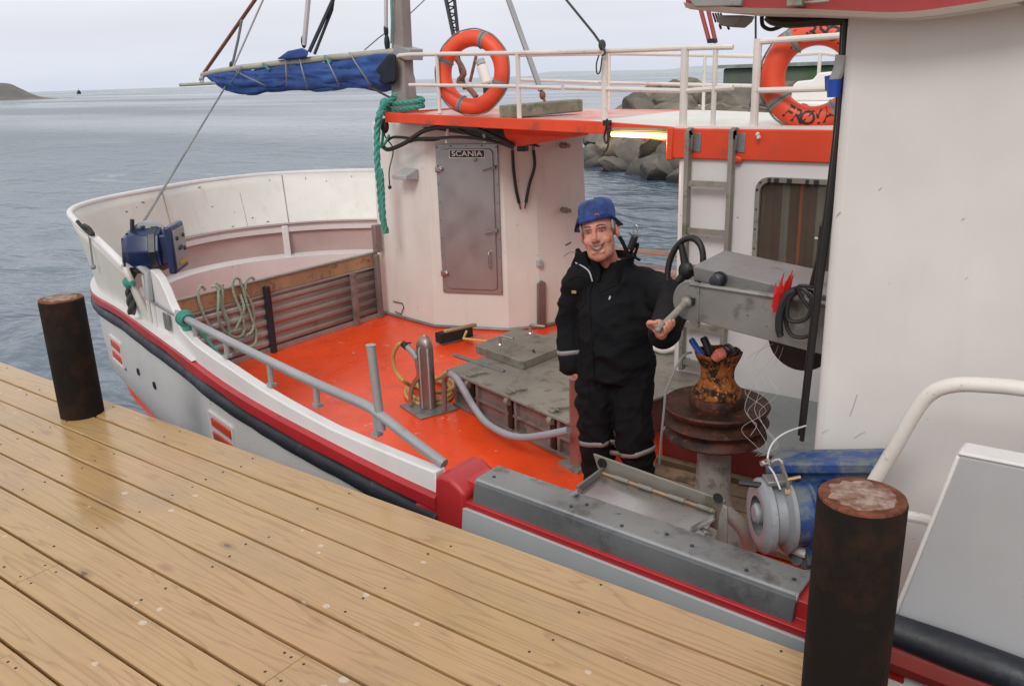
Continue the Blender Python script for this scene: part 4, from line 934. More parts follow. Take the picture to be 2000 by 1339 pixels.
# window recess: the cabin wall is solid, so the curtain hangs in a shallow box just inside the frame
cm = MB(); cm.mi = []
for k in range(96):
    u = k / 96
    cm.cur = 1 if 0.44 < u < 0.475 else (2 if (0.24 < u < 0.33 or .63 < u < .72 or .8 < u < .85) else 0)
    f = lambda v: -.0035 - .004 * (0.5 + 0.5 * math.sin(v * 58 + 2 * math.sin(v * 9)))
    x0, x1 = wl + .034 + u * (ww - .068), wl + .034 + (k + 1) / 96 * (ww - .068)
    cm.add([V((x0, CYF + f(u), wc.z - wh / 2 + .036)), V((x1, CYF + f((k + 1) / 96), wc.z - wh / 2 + .036)), V((x1, CYF + f((k + 1) / 96), wc.z + wh / 2 - .036)), V((x0, CYF + f(u), wc.z + wh / 2 - .036))], [(0, 1, 2, 3)])
cm.build('curtain', [M['curtain'], M['orange_cord'], M['curtain_pale']], win, smooth=80)
p = Yp(1596, 465, CYF - .02); MB().box(p, (0.03, .012, .012)).build('catch', M['rail_white'], win)

# ladder on the cabin wall
LY = CYF - .075
la, lb = Yp(1345, 262, LY), Yp(1431, 262, LY); zb = Yp(1340, 722, LY).z; zb2 = Yp(1425, 720, LY).z
lad = thing('boarding_ladder', ((la.x + lb.x) / 2, LY, zb), 'grey aluminium ladder fixed upright to the white cabin wall below the orange band', 'ladder')
for p, zz in ((la, zb), (lb, zb2)):
    s_ = MB(); path = smooth_path([V((p.x, LY + .075, p.z - .0)), V((p.x, LY + .02, p.z + .012)), V((p.x, LY, p.z - .03)), V((p.x, LY, p.z - .12)), V((p.x, LY, zz))], 5)
    rs = []
    for i, q in enumerate(path):
        d = (path[min(i + 1, len(path) - 1)] - path[max(i - 1, 0)]).normalized(); sdn = V((1, 0, 0)); n_ = sdn.cross(d)
        rs.append([q + sdn * a + n_ * b for a, b in ((-.016, -.03), (.016, -.03), (.016, .03), (-.016, .03))])
    s_.rings(rs, True); s_.build('side_rail', M['alu_dull'], lad, bevel=0.003)
    br = MB(); br.box((p.x + .045, LY + .045, p.z - .06), (0.06, 0.012, 0.13)); br.box((p.x + .02, LY + .03, p.z - .06), (.012, .05, .1)); br.build('bracket', M['alu'], lad, bevel=0.003)
    MB().box((p.x + .02, LY + .035, zz + .05), (.04, .06, .05)).build('bracket', M['alu_dull'], lad, bevel=0.003)
for pl, pr in ((357, 358), (449, 454), (541, 548), (633, 641), (706, 708)):
    z = Yp(1340, pl, LY).z; g = MB(); n_ = 26; x0, x1 = la.x + .012, lb.x - .012
    rs = []
    for k in range(n_ + 1):
        x = x0 + (x1 - x0) * k / n_; zz = .005 * (k % 2)
        rs.append([V((x, LY - .018, z - .018 - zz)), V((x, LY + .018, z - .018 - zz)), V((x, LY + .018, z + .014 + zz)), V((x, LY - .018, z + .014 + zz))])
    g.rings(rs, True); g.build('rung', M['alu_dull'], lad, smooth=0)

# lit tube lamp under the walkway edge
f0, f1 = Yp(1196, 262, 5.80), Yp(1308, 266, 5.74)
lam = thing('tube_lamp', (f0 + f1) / 2, 'lit warm fluorescent tube lamp hanging under the walkway edge beside the cabin', 'lamp')
MB().tube([f0, f0.lerp(f1, .03), f0.lerp(f1, .97), f1], [.013, .0175, .0175, .013], 14).build('tube', M['tube'], lam)
MB().box((f0 + f1) / 2 + V((0, .01, .04)), ((f1 - f0).length, .05, .022), rz=math.atan2((f1 - f0).y, (f1 - f0).x)).build('housing', M['alu_dull'], lam, bevel=.004)
for e_, k in ((f0, -1), (f1, 1)): MB().tube([e_, e_ + (f1 - f0).normalized() * .03 * k], .02, 10).build('end_cap', M['cream'], lam)
for k in (.2, .5, .8):
    ld_ = bpy.data.lights.new('tube_glow', 'POINT'); ld_.energy = 1.6; ld_.color = (1, .62, .25); ld_.shadow_soft_size = .03
    lo_ = bpy.data.objects.new('tube_glow', ld_); C.objects.link(lo_); lo_.location = f0.lerp(f1, k) + V((0, -.03, -.055)) - V(ORG[lam.name]); lo_.parent = lam
hk = MB(); hk.box(f0 + V((-.02, 0, .01)), (.03, .04, .08)); hk.tube(smooth_path([Yp(x, y, 5.80) for x, y in ((1186, 232), (1184, 250), (1180, 268), (1184, 280), (1190, 268), (1186, 290), (1178, 298))], 5), .008, 6); hk.box(Yp(1186, 240, 5.81), (.05, .05, .04)); hk.build('holder', M['black'], lam, bevel=.004)

# raised ledge at the foot of the cabin
e0 = Xp(1268, 880, -2.35)
pf = MB(); pf.box((-1.55, 5.24, -.725), (1.66, 1.0, .25)); plat = part(pf, 'step_coaming', M['maroon'], bevel=.006)
MB().box((-1.55, 5.25, -.596), (1.68, 1.02, .012)).build('tread_plate', M['deck_grey'], plat)
part(MB().box((-1.55, 4.71, -.8), (1.7, .05, .06)), 'foot_beam', M['bottom_board'], bevel=.006)
bbm = MB()
for k in range(4): bbm.box((-1.62, 4.58 - k * .16, DK + .035), (1.6, .145, .04))
bb_ = thing('bottom_boards', (-1.62, 4.3, DK), 'wet brown wooden floor boards laid on the deck around the grey pedestal', 'floor boards')
bbm.build('boards', M['bottom_board'], bb_, bevel=.006)
# far side rails seen between deckhouse and cabin
fs_ = MB(); fs_.tube([Yp(1200, 486, 7.55), Yp(1330, 498, 7.55)], .028, 10); far_rail = part(fs_, 'side_rail', paint('warm_white_rail', (.6, .5, .42), .5, .1))
MB().tube([Yp(1200, 527, 7.55), Yp(1330, 536, 7.55)], .03, 10).build('rail_bar', paint('warm_white_bar', (.62, .5, .40), .5, .1), far_rail)
part(MB().box((-2.0, 7.66, -.65), (7.5, .04, .56)), 'bulwark', M['cream'], bevel=.008)

# ================================================================ wheelhouse at the right
wx0 = -.955; WY = 3.2
wh_ = MB(); wh_.box(((wx0 + 3.4) / 2, 4.75, .52), (3.4 - wx0, 3.1, 2.78)); wheel = part(wh_, 'wheelhouse', M['wall_white'], bevel=.045, seg=4)
fs2 = [Yp(a, b, 3.02) for a, b in ((1338, 8), (1430, 17), (1560, 20), (1660, 24), (1740, 27), (1800, 24), (1880, 13), (1940, 3), (2000, -8), (2080, -26))]
fs2 = smooth_path(fs2, 4) + [V((3.6, 3.02, 2.05))]
rs = [[p, V((p.x, 3.16, p.z)), V((p.x, 3.16, p.z + .16)), V((p.x, 3.02, p.z + .16))] for p in fs2]
vis = part(MB().rings(rs, True), 'visor', M['visor_red'], smooth=30, bevel=.006)
rs = [[V((p.x, 3.05, p.z - .004 - .012)), V((p.x, 3.5, p.z - .004 - .012)), V((p.x, 3.5, p.z + .1)), V((p.x, 3.05, p.z + .1))] for p in fs2 if p.x < -0.42]
MB().rings(rs, True).build('soffit', M['white'], vis)
rs = [[V((p.x, 3.02 + .006, p.z - .013)), V((p.x, 3.02 + .03, p.z - .013)), V((p.x, 3.02 + .03, p.z + .004)), V((p.x, 3.006, p.z + .004))] for p in fs2]
MB().rings(rs, True).build('trim', M['cream'], vis)
part(MB().box((1.3, 4.7, 2.1), (4.4, 3.1, .12)), 'wheelhouse_roof', M['white'], bevel=.02)
# scratches and scuffs on the wall
for pts_, r in ((((1716, 372), (1722, 366)), .0018), (((1668, 855), (1682, 846), (1690, 843)), .0016), (((1660, 812), (1668, 790), (1674, 770)), .0016), (((1634, 422), (1641, 414)), .0022), (((1878, 430), (1884, 426)), .002), (((1605, 845), (1618, 838)), .0014), (((1885, 545), (1890, 541)), .0015)):
    MB().tube([Yp(x, y, WY - .0005) for x, y in pts_], r, 5).build('scratch', M['scratch'], wheel)
# dark hose down the wheelhouse edge and under the visor
he = [Yp(x, y, 3.3) for x, y in ((1655, 40), (1650, 120), (1640, 250), (1622, 400), (1606, 520), (1590, 650), (1575, 780), (1566, 860))]
hs_ = thing('hydraulic_hose', he[-1], 'thick black hose running down the front edge of the white wheelhouse wall', 'hose')
MB().tube(smooth_path(he, 5), [.017 - .007 * i / 35 for i in range(36)], 8).build('hose', M['black'], hs_)
MB().tube(smooth_path([p + V((-.028, .05, 0)) for p in he], 5), [.012 - .005 * i / 35 for i in range(36)], 8).build('hose', M['black'], hs_)
MB().tube(smooth_path([Yp(x, y, 3.32) for x, y in ((1660, 34), (1640, 38), (1600, 40), (1545, 44), (1512, 40), (1500, 32))], 5), .02, 8).build('hose', M['black'], hs_)
MB().tube(smooth_path([Yp(x, y, 3.4) for x, y in ((1488, 32), (1490, 50), (1505, 58), (1525, 52), (1535, 44))], 5), .008, 6).build('thin_cable', M['black'], hs_)
pc_ = thing('cable_coupling', Yp(1625, 180, 3.2), 'grey cable plug with blue plastic end hanging at the edge of the wheelhouse wall', 'plug')
pts = [Yp(x, y, 3.24) for x, y in ((1646, 108), (1640, 135), (1630, 158))]; MB().tube(pts, [.024, .022, .02], 10).build('plug_body', M['cyl_grey'], pc_)
MB().tube([Yp(x, y, 3.24) for x, y in ((1630, 155), (1628, 190))], [.027, .022], 10).build('blue_cap', M['blue_plastic'], pc_)
MB().tube([Yp(x, y, 3.26) for x, y in ((1618, 148), (1620, 176))], [.014, .016], 8).build('blue_cap', M['blue_plastic'], pc_)
# floodlight and red bars under the visor corner
fl = thing('flood_light', Yp(1415, 30, 3.25), 'grey deck floodlight with a torn shade under the red visor corner', 'floodlight')
p = [Yp(x, y, 3.3) for x, y in ((1398, 30), (1452, 30), (1446, 42), (1432, 54), (1404, 50))]
MB().prism(p, V((0, .12, 0))).build('shade', M['alu_dull'], fl, bevel=.006)
MB().prism([Yp(x, y, 3.0) for x, y in ((1343, -4), (1448, -2), (1446, 12), (1356, 14))], V((0, .06, 0))).build('lamp_glass', M['reflect'], fl, bevel=.004)
g = MB()
for k in range(4): g.tube([Yp(1392 + k * 5, 26, 3.34), Yp(1398 + k * 5, 44, 3.34)], .004, 5)
g.tube([Yp(1405, 48, 3.36), Yp(1408, 57, 3.36)], .005, 5); g.tube([Yp(1420, 50, 3.36), Yp(1424, 58, 3.36)], .005, 5); g.build('wires', M['black'], fl)
md = MB(); md.box(Yp(1560, 4, 3.0) + V((0, -.02, 0)), (.05, .05, .03)); md.tube([Yp(1545, 8, 2.98), Yp(1620, 2, 2.98)], .006, 6); md.build('bracket', M['alu_dull'], fl, bevel=.004)
rb = thing('red_stay', Yp(1390, 84, 5.85), 'pair of thin red steel bars slanting down to the white roof railing', 'stay')
for a, b in (((1358, -20), (1385, 80)), ((1374, -20), (1398, 84))): MB().tube([Yp(a[0], a[1], 5.9) * 1.0 + (Yp(a[0], a[1], 5.9) - Yp(b[0], b[1], 5.86)) * 4, Yp(b[0], b[1], 5.86)], .015, 6).build('bar', M['visor_red'], rb)
MB().box(Yp(1391, 80, 5.84), (.06, .04, .03)).build('foot', M['black'], rb, bevel=.004)
an = thing('thin_antenna', Yp(1476, 110, 6.4), 'thin dark vertical antenna rod rising behind the thick corner post of the cabin railing', 'antenna')
MB().tube([Yp(1476, 20, 6.4), Yp(1476, 240, 6.4)], .008, 6).build('rod', M['navy'], an); MB().box(Yp(1476, 246, 6.4), (.05, .05, .04)).build('foot', M['navy'], an)
# white handrail tube at the right
hp = [Yp(x, y, yy) for x, y, yy in ((1700, 952, 2.82), (1745, 878, 2.82), (1790, 800, 2.82), (1822, 765, 2.82), (1868, 751, 2.82), (1930, 752, 2.82), (2010, 760, 2.82), (2200, 790, 2.82))]
gh = part(MB().tube(smooth_path(hp, 6), .024, 14), 'grab_rail', M['rail_white'])
lo = [Yp(1690, 970, 2.82), Yp(1740, 1000, 2.82), Yp(1800, 1012, 2.82), Yp(1900, 1040, 2.82)]
MB().tube([hp[0], V((hp[0].x - .02, hp[0].y, -.4))], .024, 12).build('post', M['rail_white'], gh)
MB().tube(lo, .018, 10).build('rail_bar', M['rail_white'], gh)
# white canister on the cabin roof
cn = Yp(1592, 200, 7.2); cb = thing('roof_box', (cn.x, 7.2, 1.27), 'white plastic box on the cabin roof, seen through the lettered lifebuoy', 'box')
s0, s1 = Yp(1553, 220, 7.2), Yp(1640, 160, 7.2)
x0, x1 = s0.x, s1.x + .05; zA = Yp(1590, 196, 7.2).z; zB = Yp(1590, 155, 7.2).z
MB().box(((x0 + x1) / 2, 7.2, (zA + 1.25) / 2), (x1 - x0, .5, zA - 1.25)).build('base', M['sign_white'], cb, bevel=.02, seg=3)
MB().prism([V((x0 + .03, 6.98, zA)), V((x1, 6.98, zA)), V((x1, 6.98, zB + .06)), V(((x0 + x1) / 2 + .04, 6.98, zB + .05)), V(((x0 + x1) / 2, 6.98, zB)), V((x0 + .07, 6.98, zB - .01)), V((x0 + .04, 6.98, zB - .04))], V((0, .44, 0))).build('lid', M['sign_white'], cb, bevel=.015, seg=3)
cd = MB(); cd.tube(smooth_path([Yp(x, y, 6.93) for x, y in ((1566, 203), (1575, 205), (1590, 214), (1620, 220))], 4), .006, 5); cd.build('cord', M['red_plastic'], cb)
# ================================================================ things on and above the roof
def rotm(a, up=V((0, 0, 1))):                   # columns: axis a, side, up
    a = V(a).normalized(); s_ = up.cross(a).normalized(); u = a.cross(s_); return Matrix((a, s_, u)).transposed()
MY = 6.75
mb_ = Yp(790, 212, MY); mt_ = Yp(780, -30, MY)
mast = thing('mast', (mb_.x, MY, 1.30), 'weathered grey wooden mast standing on the deckhouse roof', 'mast')
mp_ = MB(); zz = [1.30, 1.42, 1.44, 1.62, 1.64, mt_.z + 1.6]
rs = []
for z, wx, wy in ((1.30, .12, .11), (1.46, .115, .11), (1.50, .10, .10), (1.66, .095, .095), (1.70, .085, .085), (2.0, .082, .08), (2.6, .078, .075), (7.2, .055, .055)):
    x = mb_.x + (mt_.x - mb_.x) * (z - mb_.z) / (mt_.z - mb_.z)
    rs.append([V((x + a * wx, MY + b * wy, z)) for a, b in ((-1, -.8), (-.8, -1), (.8, -1), (1, -.8), (1, .8), (.8, 1), (-.8, 1), (-1, .8))])
mp_.rings(rs, True); mp_.build('pole', M['mast_wood'], mast, smooth=25)
MB().prism([Yp(x, y, MY - .1) for x, y in ((768, 88), (800, 96), (800, 118), (790, 118), (768, 108))], V((0, .2, 0))).build('boom_bracket', M['galv'], mast, bevel=.006)
MB().box((mb_.x, MY, 1.315), (.34, .3, .04)).build('foot_plate', M['navy'], mast, bevel=.005)
# boom with its furled sail
BY = 6.68
sp = [Yp(x, y, BY) for x, y in ((773, 101), (690, 109), (600, 118), (520, 127), (440, 137), (395, 147))]
boom = thing('boom', sp[0], 'weathered round wooden boom reaching left from the mast with the blue sail lashed to it', 'boom')
MB().tube(smooth_path(sp, 4), [.036] * 16 + [.032] * 5, 12).build('spar', M['spar'], boom)
MB().tube([Yp(352, 166, BY - .1), Yp(432, 162, BY)], [.022, .02], 10).build('tip_spar', M['spar'], boom)
MB().tube([Yp(397, 146, BY), Yp(394, 162, BY - .05)], .02, 8).ell(Yp(393, 155, BY - .04), .03, 8, 6).build('end_fitting', M['galv'], boom)
def furled_sail():
    pts = [(404, 146, 5), (420, 152, 12), (445, 158, 20), (480, 161, 25), (520, 158, 24), (560, 153, 23), (600, 152, 26), (640, 149, 27), (680, 143, 26), (720, 140, 31), (745, 140, 33), (770, 138, 30)]
    c = [(Yp(x, y, BY), r / F * 10.2) for x, y, r in pts]
    path = smooth_path([p for p, _ in c], 12); rr = []
    for i in range(len(path)):
        f = i / 12; k = min(int(f), len(c) - 2); rr.append(.93 * c[k][1] + (c[k + 1][1] - c[k][1]) * (f - k))
    n = 64; rs = []
    for i, p in enumerate(path):
        ring = []
        for j in range(n):
            a = 2 * PI * j / n; q = V((p.x, 0, 0))
            fold = 1 + 0.2 * noise.noise(V((p.x * 2.6, math.cos(a) * 1.6, math.sin(a) * 1.6))) + 0.12 * math.sin(a * 7 + p.x * 3.1 + 2 * noise.noise(V((p.x * 1.5, 0, 3)))) * (0.6 + 0.4 * noise.noise(V((p.x * 2, 7, 1))))
            fold += -.16 * max(0, 1 - 5 * abs(noise.noise(V((p.x * 2.0 + math.sin(a) * .9, math.cos(a) * 1.5, math.sin(a) * 1.9 + p.x * .7)))))
            ring.append(p + V((0, math.cos(a) * rr[i] * 0.62 * fold, math.sin(a) * rr[i] * fold)))
        rs.append(ring)
    return MB().rings(rs, True, True)
t = MT('blue_sail_cloth'); f1 = t.noise(3, 6, .6)
M['sail'] = t.out(t.mix(t.ramp(f1, .35, .7), (0.010, 0.038, 0.17, 1), (0.024, 0.085, 0.29, 1)), .7, 0, t.bump(t.noise(9, 5, .6, t.coord((.5, 1, 1.4))), .5, .03))
sail = thing('furled_sail', Yp(590, 160, BY), 'furled bright blue cloth sail bundled under the boom left of the mast', 'sail')
furled_sail().build('cloth', M['sail'], sail, smooth=70)
tk = MB(); tk.rings([[Yp(x, y, BY + d) for x, y in ((540, 116), (562, 100), (590, 94), (603, 100), (600, 112), (580, 116))] for d in (-.09, .08)], True, True); tk.build('bunched_corner', M['sail'], sail, smooth=70, bevel=.02, seg=3)
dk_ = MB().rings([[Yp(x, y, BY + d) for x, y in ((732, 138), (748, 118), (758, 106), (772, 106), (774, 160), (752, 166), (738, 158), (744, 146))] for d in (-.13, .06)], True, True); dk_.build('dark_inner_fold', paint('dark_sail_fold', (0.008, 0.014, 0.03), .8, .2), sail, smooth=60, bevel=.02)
ls = MB()
for x0, x1, up, dn in ((455, 520, 138, 168), (558, 560, 120, 168), (585, 600, 117, 172), (636, 662, 112, 165), (683, 725, 106, 168), (470, 452, 134, 160)):
    q = [Yp(x0, up - 3, BY - .05), Yp(x0 + (x1 - x0) * .3, up + (dn - up) * .3, BY - .19), Yp(x0 + (x1 - x0) * .7, up + (dn - up) * .7, BY - .19), Yp(x1, dn, BY - .1), Yp(x1 + 2, dn - 6, BY + .1), Yp(x0, up - 3, BY + .05)]
    ls.tube(smooth_path(q, 4), .008, 5)
ls.build('lashings', M['grey_rope'], sail)
for x, y in ((520, 131), (640, 116), (748, 130)):
    MB().rope([Yp(x - 6, y - 6, BY - .05), Yp(x, y, BY - .07), Yp(x + 6, y + 6, BY - .08)], .016).build('green_tie', M['green_rope'], sail)
# rigging lines
def line(name, pts, r, mat, label, cat='line', rope=False, y=None):
    q = [Yp(a, b, c_) for a, b, c_ in pts]
    if pts[-1][1] < 0: q.append(q[-1] + (q[-1] - q[-2]).normalized() * 4.2)     # on up to the masthead
    t_ = thing(name, q[0], label, cat)
    mbx = MB().rope(q, r) if rope else MB().tube(q, r, 7); mbx.build('strand', M[mat], t_); return t_
l1 = line('topping_lift', [(396, 146, BY), (505, -10, 6.75)], .022, 'rust_orange_pole', 'thick dark stay slanting up from the outer end of the boom')
line('halyard', [(455, 132, BY), (518, -10, 6.7)], .012, 'white_line', 'thin pale line rising from the outer boom right of the thick dark stay')
l2 = line('block_line', [(452, 134, BY), (465, 78, BY), (472, 40, BY)], .016, 'grey_rope', 'short grey line standing on the outer boom beside the thin pale line')
MB().ell(Yp(453, 128, BY), (.035, .03, .05), 8, 6).build('shackle', M['black'], l2)
l3 = line('white_halyard', [(594, 88, BY), (603, -10, BY)], .028, 'white_line', 'double white line rising from the middle of the blue sail')
MB().ell(Yp(593, 82, BY), (.03, .03, .07), 8, 6).build('snap_hook', M['black'], l3)
line('dark_tackle', [(604, 102, BY), (655, -10, 6.9)], .022, 'navy', 'dark blue tackle rope slanting up from the middle of the boom')
line('dark_tackle', [(614, 106, BY), (648, 20, 6.9), (652, -10, 6.9)], .018, 'navy', 'second dark tackle rope, just right of the other one at the middle of the boom')
l4 = line('mast_line', [(754, 66, BY), (754, -10, BY)], .02, 'white_line', 'pale line running up along the left side of the mast')
MB().ell(Yp(754, 60, BY), (.025, .025, .07), 8, 6).ell(Yp(756, 84, BY), (.03, .03, .09), 8, 6).build('shackle', M['black'], l4)
MB().tube([Yp(754, 64, BY), Yp(740, 74, BY), Yp(712, 98, BY)], .007, 5).build('bridle', M['grey_rope'], l4)
line('green_halyard', [(766, -10, MY - .12), (764, 85, MY - .12)], .010, 'green_rope', 'thin green line tight along the left edge of the mast')
line('sheet_line', [(718, 168, BY - .1), (745, 182, 6.6), (764, 192, 6.55)], .012, 'dark_rope', 'dark line from the underside of the sail to the green rope on the mast')
line('thin_stay', [(800, 28, MY), (840, -10, 7.2)], .006, 'grey_rope', 'very thin grey wire leading up to the right from the mast')
l5 = line('guy_line', [(1178, 92, 5.95), (1160, 66, 6.0), (1098, -10, 6.3)], .010, 'dark_rope', 'thin dark guy line knotted to a white rail post of the walkway')
MB().ell(Yp(1176, 88, 5.93), (.03, .03, .04), 8, 6).tube(smooth_path([Yp(x, y, 5.9) for x, y in ((1176, 92), (1182, 102), (1176, 110))], 4), .008, 6).tube(smooth_path([Yp(x, y, 5.88) for x, y in ((1170, 108), (1165, 125), (1166, 143), (1172, 140), (1176, 112))], 4), .006, 5).build('knot', M['dark_rope'], l5)
line('forestay', [(272, 446, 3.05), (350, 318, 4.6), (440, 170, BY - .05)], .010, 'grey_rope', 'long thin grey line from the bow winch up to the boom tip')
# green rope on the mast, hanging down the house corner
gr = thing('green_rope', Yp(745, 215, 6.2), 'thick green rope wound round the mast foot and hanging down the house corner', 'rope')
RY = 6.24
MB().rope([Yp(*q) for q in ((772, 185, 6.5), (766, 196, 6.5), (752, 205, 6.4), (742, 222, RY), (737, 250, RY), (736, 290, RY), (738, 330, RY), (741, 355, RY), (743, 385, RY), (746, 420, RY), (754, 455, RY))], .035).build('hanging_end', M['green_rope'], gr)
MB().rope([Yp(*q) for q in ((752, 455, RY - .02), (748, 400, RY - .03), (746, 360, RY - .03), (743, 330, RY - .02))], .028).build('hanging_end', M['green_rope'], gr)
wr = MB()
for k, (a, b) in enumerate(((202, 197), (214, 208))): wr.rope([Yp(750, a + 2, 6.52), Yp(770, a + 1, 6.50), Yp(795, (a + b) / 2 + 1, 6.50), Yp(820, b, 6.56), Yp(826, b - 2, 6.75), Yp(815, b - 6, 6.95), Yp(780, b - 5, 6.98), Yp(758, a - 2, 6.8), Yp(750, a + 2, 6.52)], .026)
wr.ell(Yp(752, 203, 6.45), (.06, .05, .06), 10, 8); wr.build('turns', M['green_rope'], gr)
bl_ = thing('black_block', Yp(752, 245, 6.34), 'black pulley block hanging at the left corner of the deckhouse roof', 'pulley block')
MB().ell(Yp(751, 246, 6.33), (.05, .04, .075), 12, 8).build('shell', M['black'], bl_); MB().tube(smooth_path([Yp(x, y, 6.33) for x, y in ((748, 258), (747, 275), (744, 287), (752, 280), (760, 264))], 4), .014, 7).build('becket', M['green_rope'], bl_)

# ---- lifebuoys
def lifebuoy(c, n_, R_, r_, label, roll=0.0, texts=()):
    n_ = V(n_).normalized(); sx = V((0, 0, 1)).cross(n_).normalized(); sx = -sx if sx.dot(Xc.copy() if False else V((ROT[0][0], ROT[1][0], ROT[2][0]))) < 0 else sx
    uz = n_.cross(sx); uz = uz if uz.z > 0 else -uz
    t_ = thing('lifebuoy', V(c) - uz * (R_ + r_), label, 'lifebuoy', 'lifebuoys on the roofs')
    P = lambda a, dr, off: V(c) + (sx * math.cos(a) + uz * math.sin(a)) * (R_ + dr) + n_ * off
    def seg(a0, a1, k, n, grow, mat, name):
        rs = []
        for i in range(k + 1):
            a = a0 + (a1 - a0) * i / k
            rs.append([P(a, math.cos(b) * (r_ + grow), math.sin(b) * (r_ * 1.0 + grow)) for b in [2 * PI * j / n for j in range(n)]])
        return MB().rings(rs, True, abs(a1 - a0) < 6).build(name, mat, t_, smooth=60)
    seg(0, 2 * PI, 72, 24, 0, M['buoy'], 'ring')
    for q in range(4):
        a = PI / 4 + q * PI / 2 + roll; seg(a - .085, a + .085, 4, 24, .002, M['reflect'], 'reflective_band')
    g = MB()
    for q in range(4):
        a = PI / 4 + q * PI / 2 + roll
        g.tube(smooth_path([P(a + .02, r_ + .004, 0), P(a + .3, r_ + .008, .02), P(a + PI / 4, r_ + .012, .01), P(a + PI / 2 - .3, r_ + .008, .02), P(a + PI / 2 - .02, r_ + .004, 0)], 4), .007, 6)
        g.tube([P(a, (r_ + .006) * math.cos(b), (r_ + .006) * math.sin(b)) for b in [2 * PI * j / 16 for j in range(16)]], .005, 5, closed=True)
    g.build('grab_line', M['grey_rope'], t_)
    if texts:
        for s_, size, a0, da, outw in texts:
            lt = MB()
            for k, ch in enumerate(s_):
                vs, fs = text_verts(ch, size); a = a0 + da * k
                pts = []
                for v in vs:
                    rad = (v.y if outw else -v.y); tx = v.x if outw else v.x
                    aa = a - (tx / R_ if outw else -tx / R_)
                    rho = rad * 1.0; f = max(0.0, (r_ ** 2 - rho ** 2)); pts.append(P(aa, rho, math.sqrt(f) + .0025))
                lt.add(pts, fs)
            lt.build('lettering', M['ink'], t_, smooth=0)
    return t_
c1 = Yp(923, 142, 6.42)
d_ = (Yp(923, 59, 6.42) - Yp(923, 225, 6.42)).length / 2
lifebuoy(c1, (.22, -.97, .10), d_ - .073, .073, 'plain orange lifebuoy standing on the deckhouse roof behind the white railing', roll=.42)
c2 = Yp(1592, 149, 5.98); d_ = (Yp(1592, 40, 5.98) - Yp(1592, 256, 5.98)).length / 2
lifebuoy(c2, (.20, -.97, .06), d_ - .08, .08, 'orange lifebuoy with black hand lettering and a grey band, leaning on the cabin railing', roll=-.2 + .02,
         texts=(('AURSØY', .13, math.radians(123), -math.radians(13.5), True), ('FRØYA', .13, math.radians(238), math.radians(14), False)))

# ---- timber beam with the stay on the roof
b0, b1 = Yp(985, 221, 6.2), Yp(1128, 208, 7.0)
tbm = thing('timber_beam', (b0 + b1) / 2, 'old mossy grey timber beam lying on the walkway roof edge', 'beam')
ax_ = (b1 - b0).normalized(); mm_ = MB(); mm_.box((b0 + b1) / 2 + V((0, 0, .01)), ((b1 - b0).length, .16, .11), rot=rotm(ax_)); mm_.build('beam', M['old_timber'], tbm, bevel=.012)
s0, s1 = Yp(1066, 204, 6.7), Yp(986, -20, 6.7)
sty = thing('roof_stay_pole', s0, 'straight grey metal pole slanting up from the mossy timber beam', 'pole')
MB().tube([s0.lerp(s1, .12), s1, s1 + (s1 - s0) * 1.6], .026, 10).build('pole', M['galv'], sty); MB().tube([s0, s0.lerp(s1, .13)], .013, 8).ell(s0.lerp(s1, .08), (.03, .03, .04), 8, 6).build('turnbuckle', M['rust_orange_pole'], sty); MB().box(s0 - V((0, 0, .02)), (.16, .1, .03)).build('foot', M['galv'], sty)
# lattice aerial behind the lifebuoy
lat = thing('lattice_mast', Yp(905, 190, 7.3), 'dark slim lattice mast seen above and through the plain lifebuoy', 'mast')
lg_ = MB(); A0, A1, B0, B1 = Yp(868, -15, 7.3), Yp(908, 175, 7.3), Yp(886, -15, 7.3), Yp(898, 100, 7.3)
A2, B2 = A0 + (A0 - A1) * 1.2, B0 + (A0 - A1) * 1.2
lg_.tube([A2, A0, A1], .022, 6).tube([B2, B0, B1], .018, 6)
for k in range(-9, 7):
    f = k / 8; a, b = A0.lerp(A1, f * .55), B0.lerp(B1, f); c_ = A0.lerp(A1, (f + .1) * .55); lg_.tube([a, b], .008, 5); lg_.tube([b, c_], .008, 5)
lg_.build('lattice', M['navy'], lat)
rw = MB(); rw.tube(smooth_path([Yp(x, y, 7.2) for x, y in ((888, 110), (900, 128), (906, 145), (896, 160), (915, 172), (930, 190))], 4), .03, 7); rw.tube([Yp(930, 110, 7.2), Yp(918, 160, 7.2)], .016, 6); rw.build('rusty_bracing', M['rust_orange_pole'], lat)
cyl = thing('roof_cylinder', Yp(952, 190, 7.2), 'small grey white cylinder leaning on the roof, seen through the plain lifebuoy', 'cylinder')
a, b = Yp(940, 126, 7.2), Yp(952, 165, 7.2); MB().tube([a, a.lerp(b, .1), b.lerp(a, .1), b], [.03, .055, .055, .04], 14).build('body', M['sign_white'], cyl); MB().tube([a, a + (a - b).normalized() * .05], .05, 10).build('cap', M['cyl_grey'], cyl); MB().tube([b, Yp(954, 195, 7.2)], .05, 10).build('base', M['navy'], cyl)

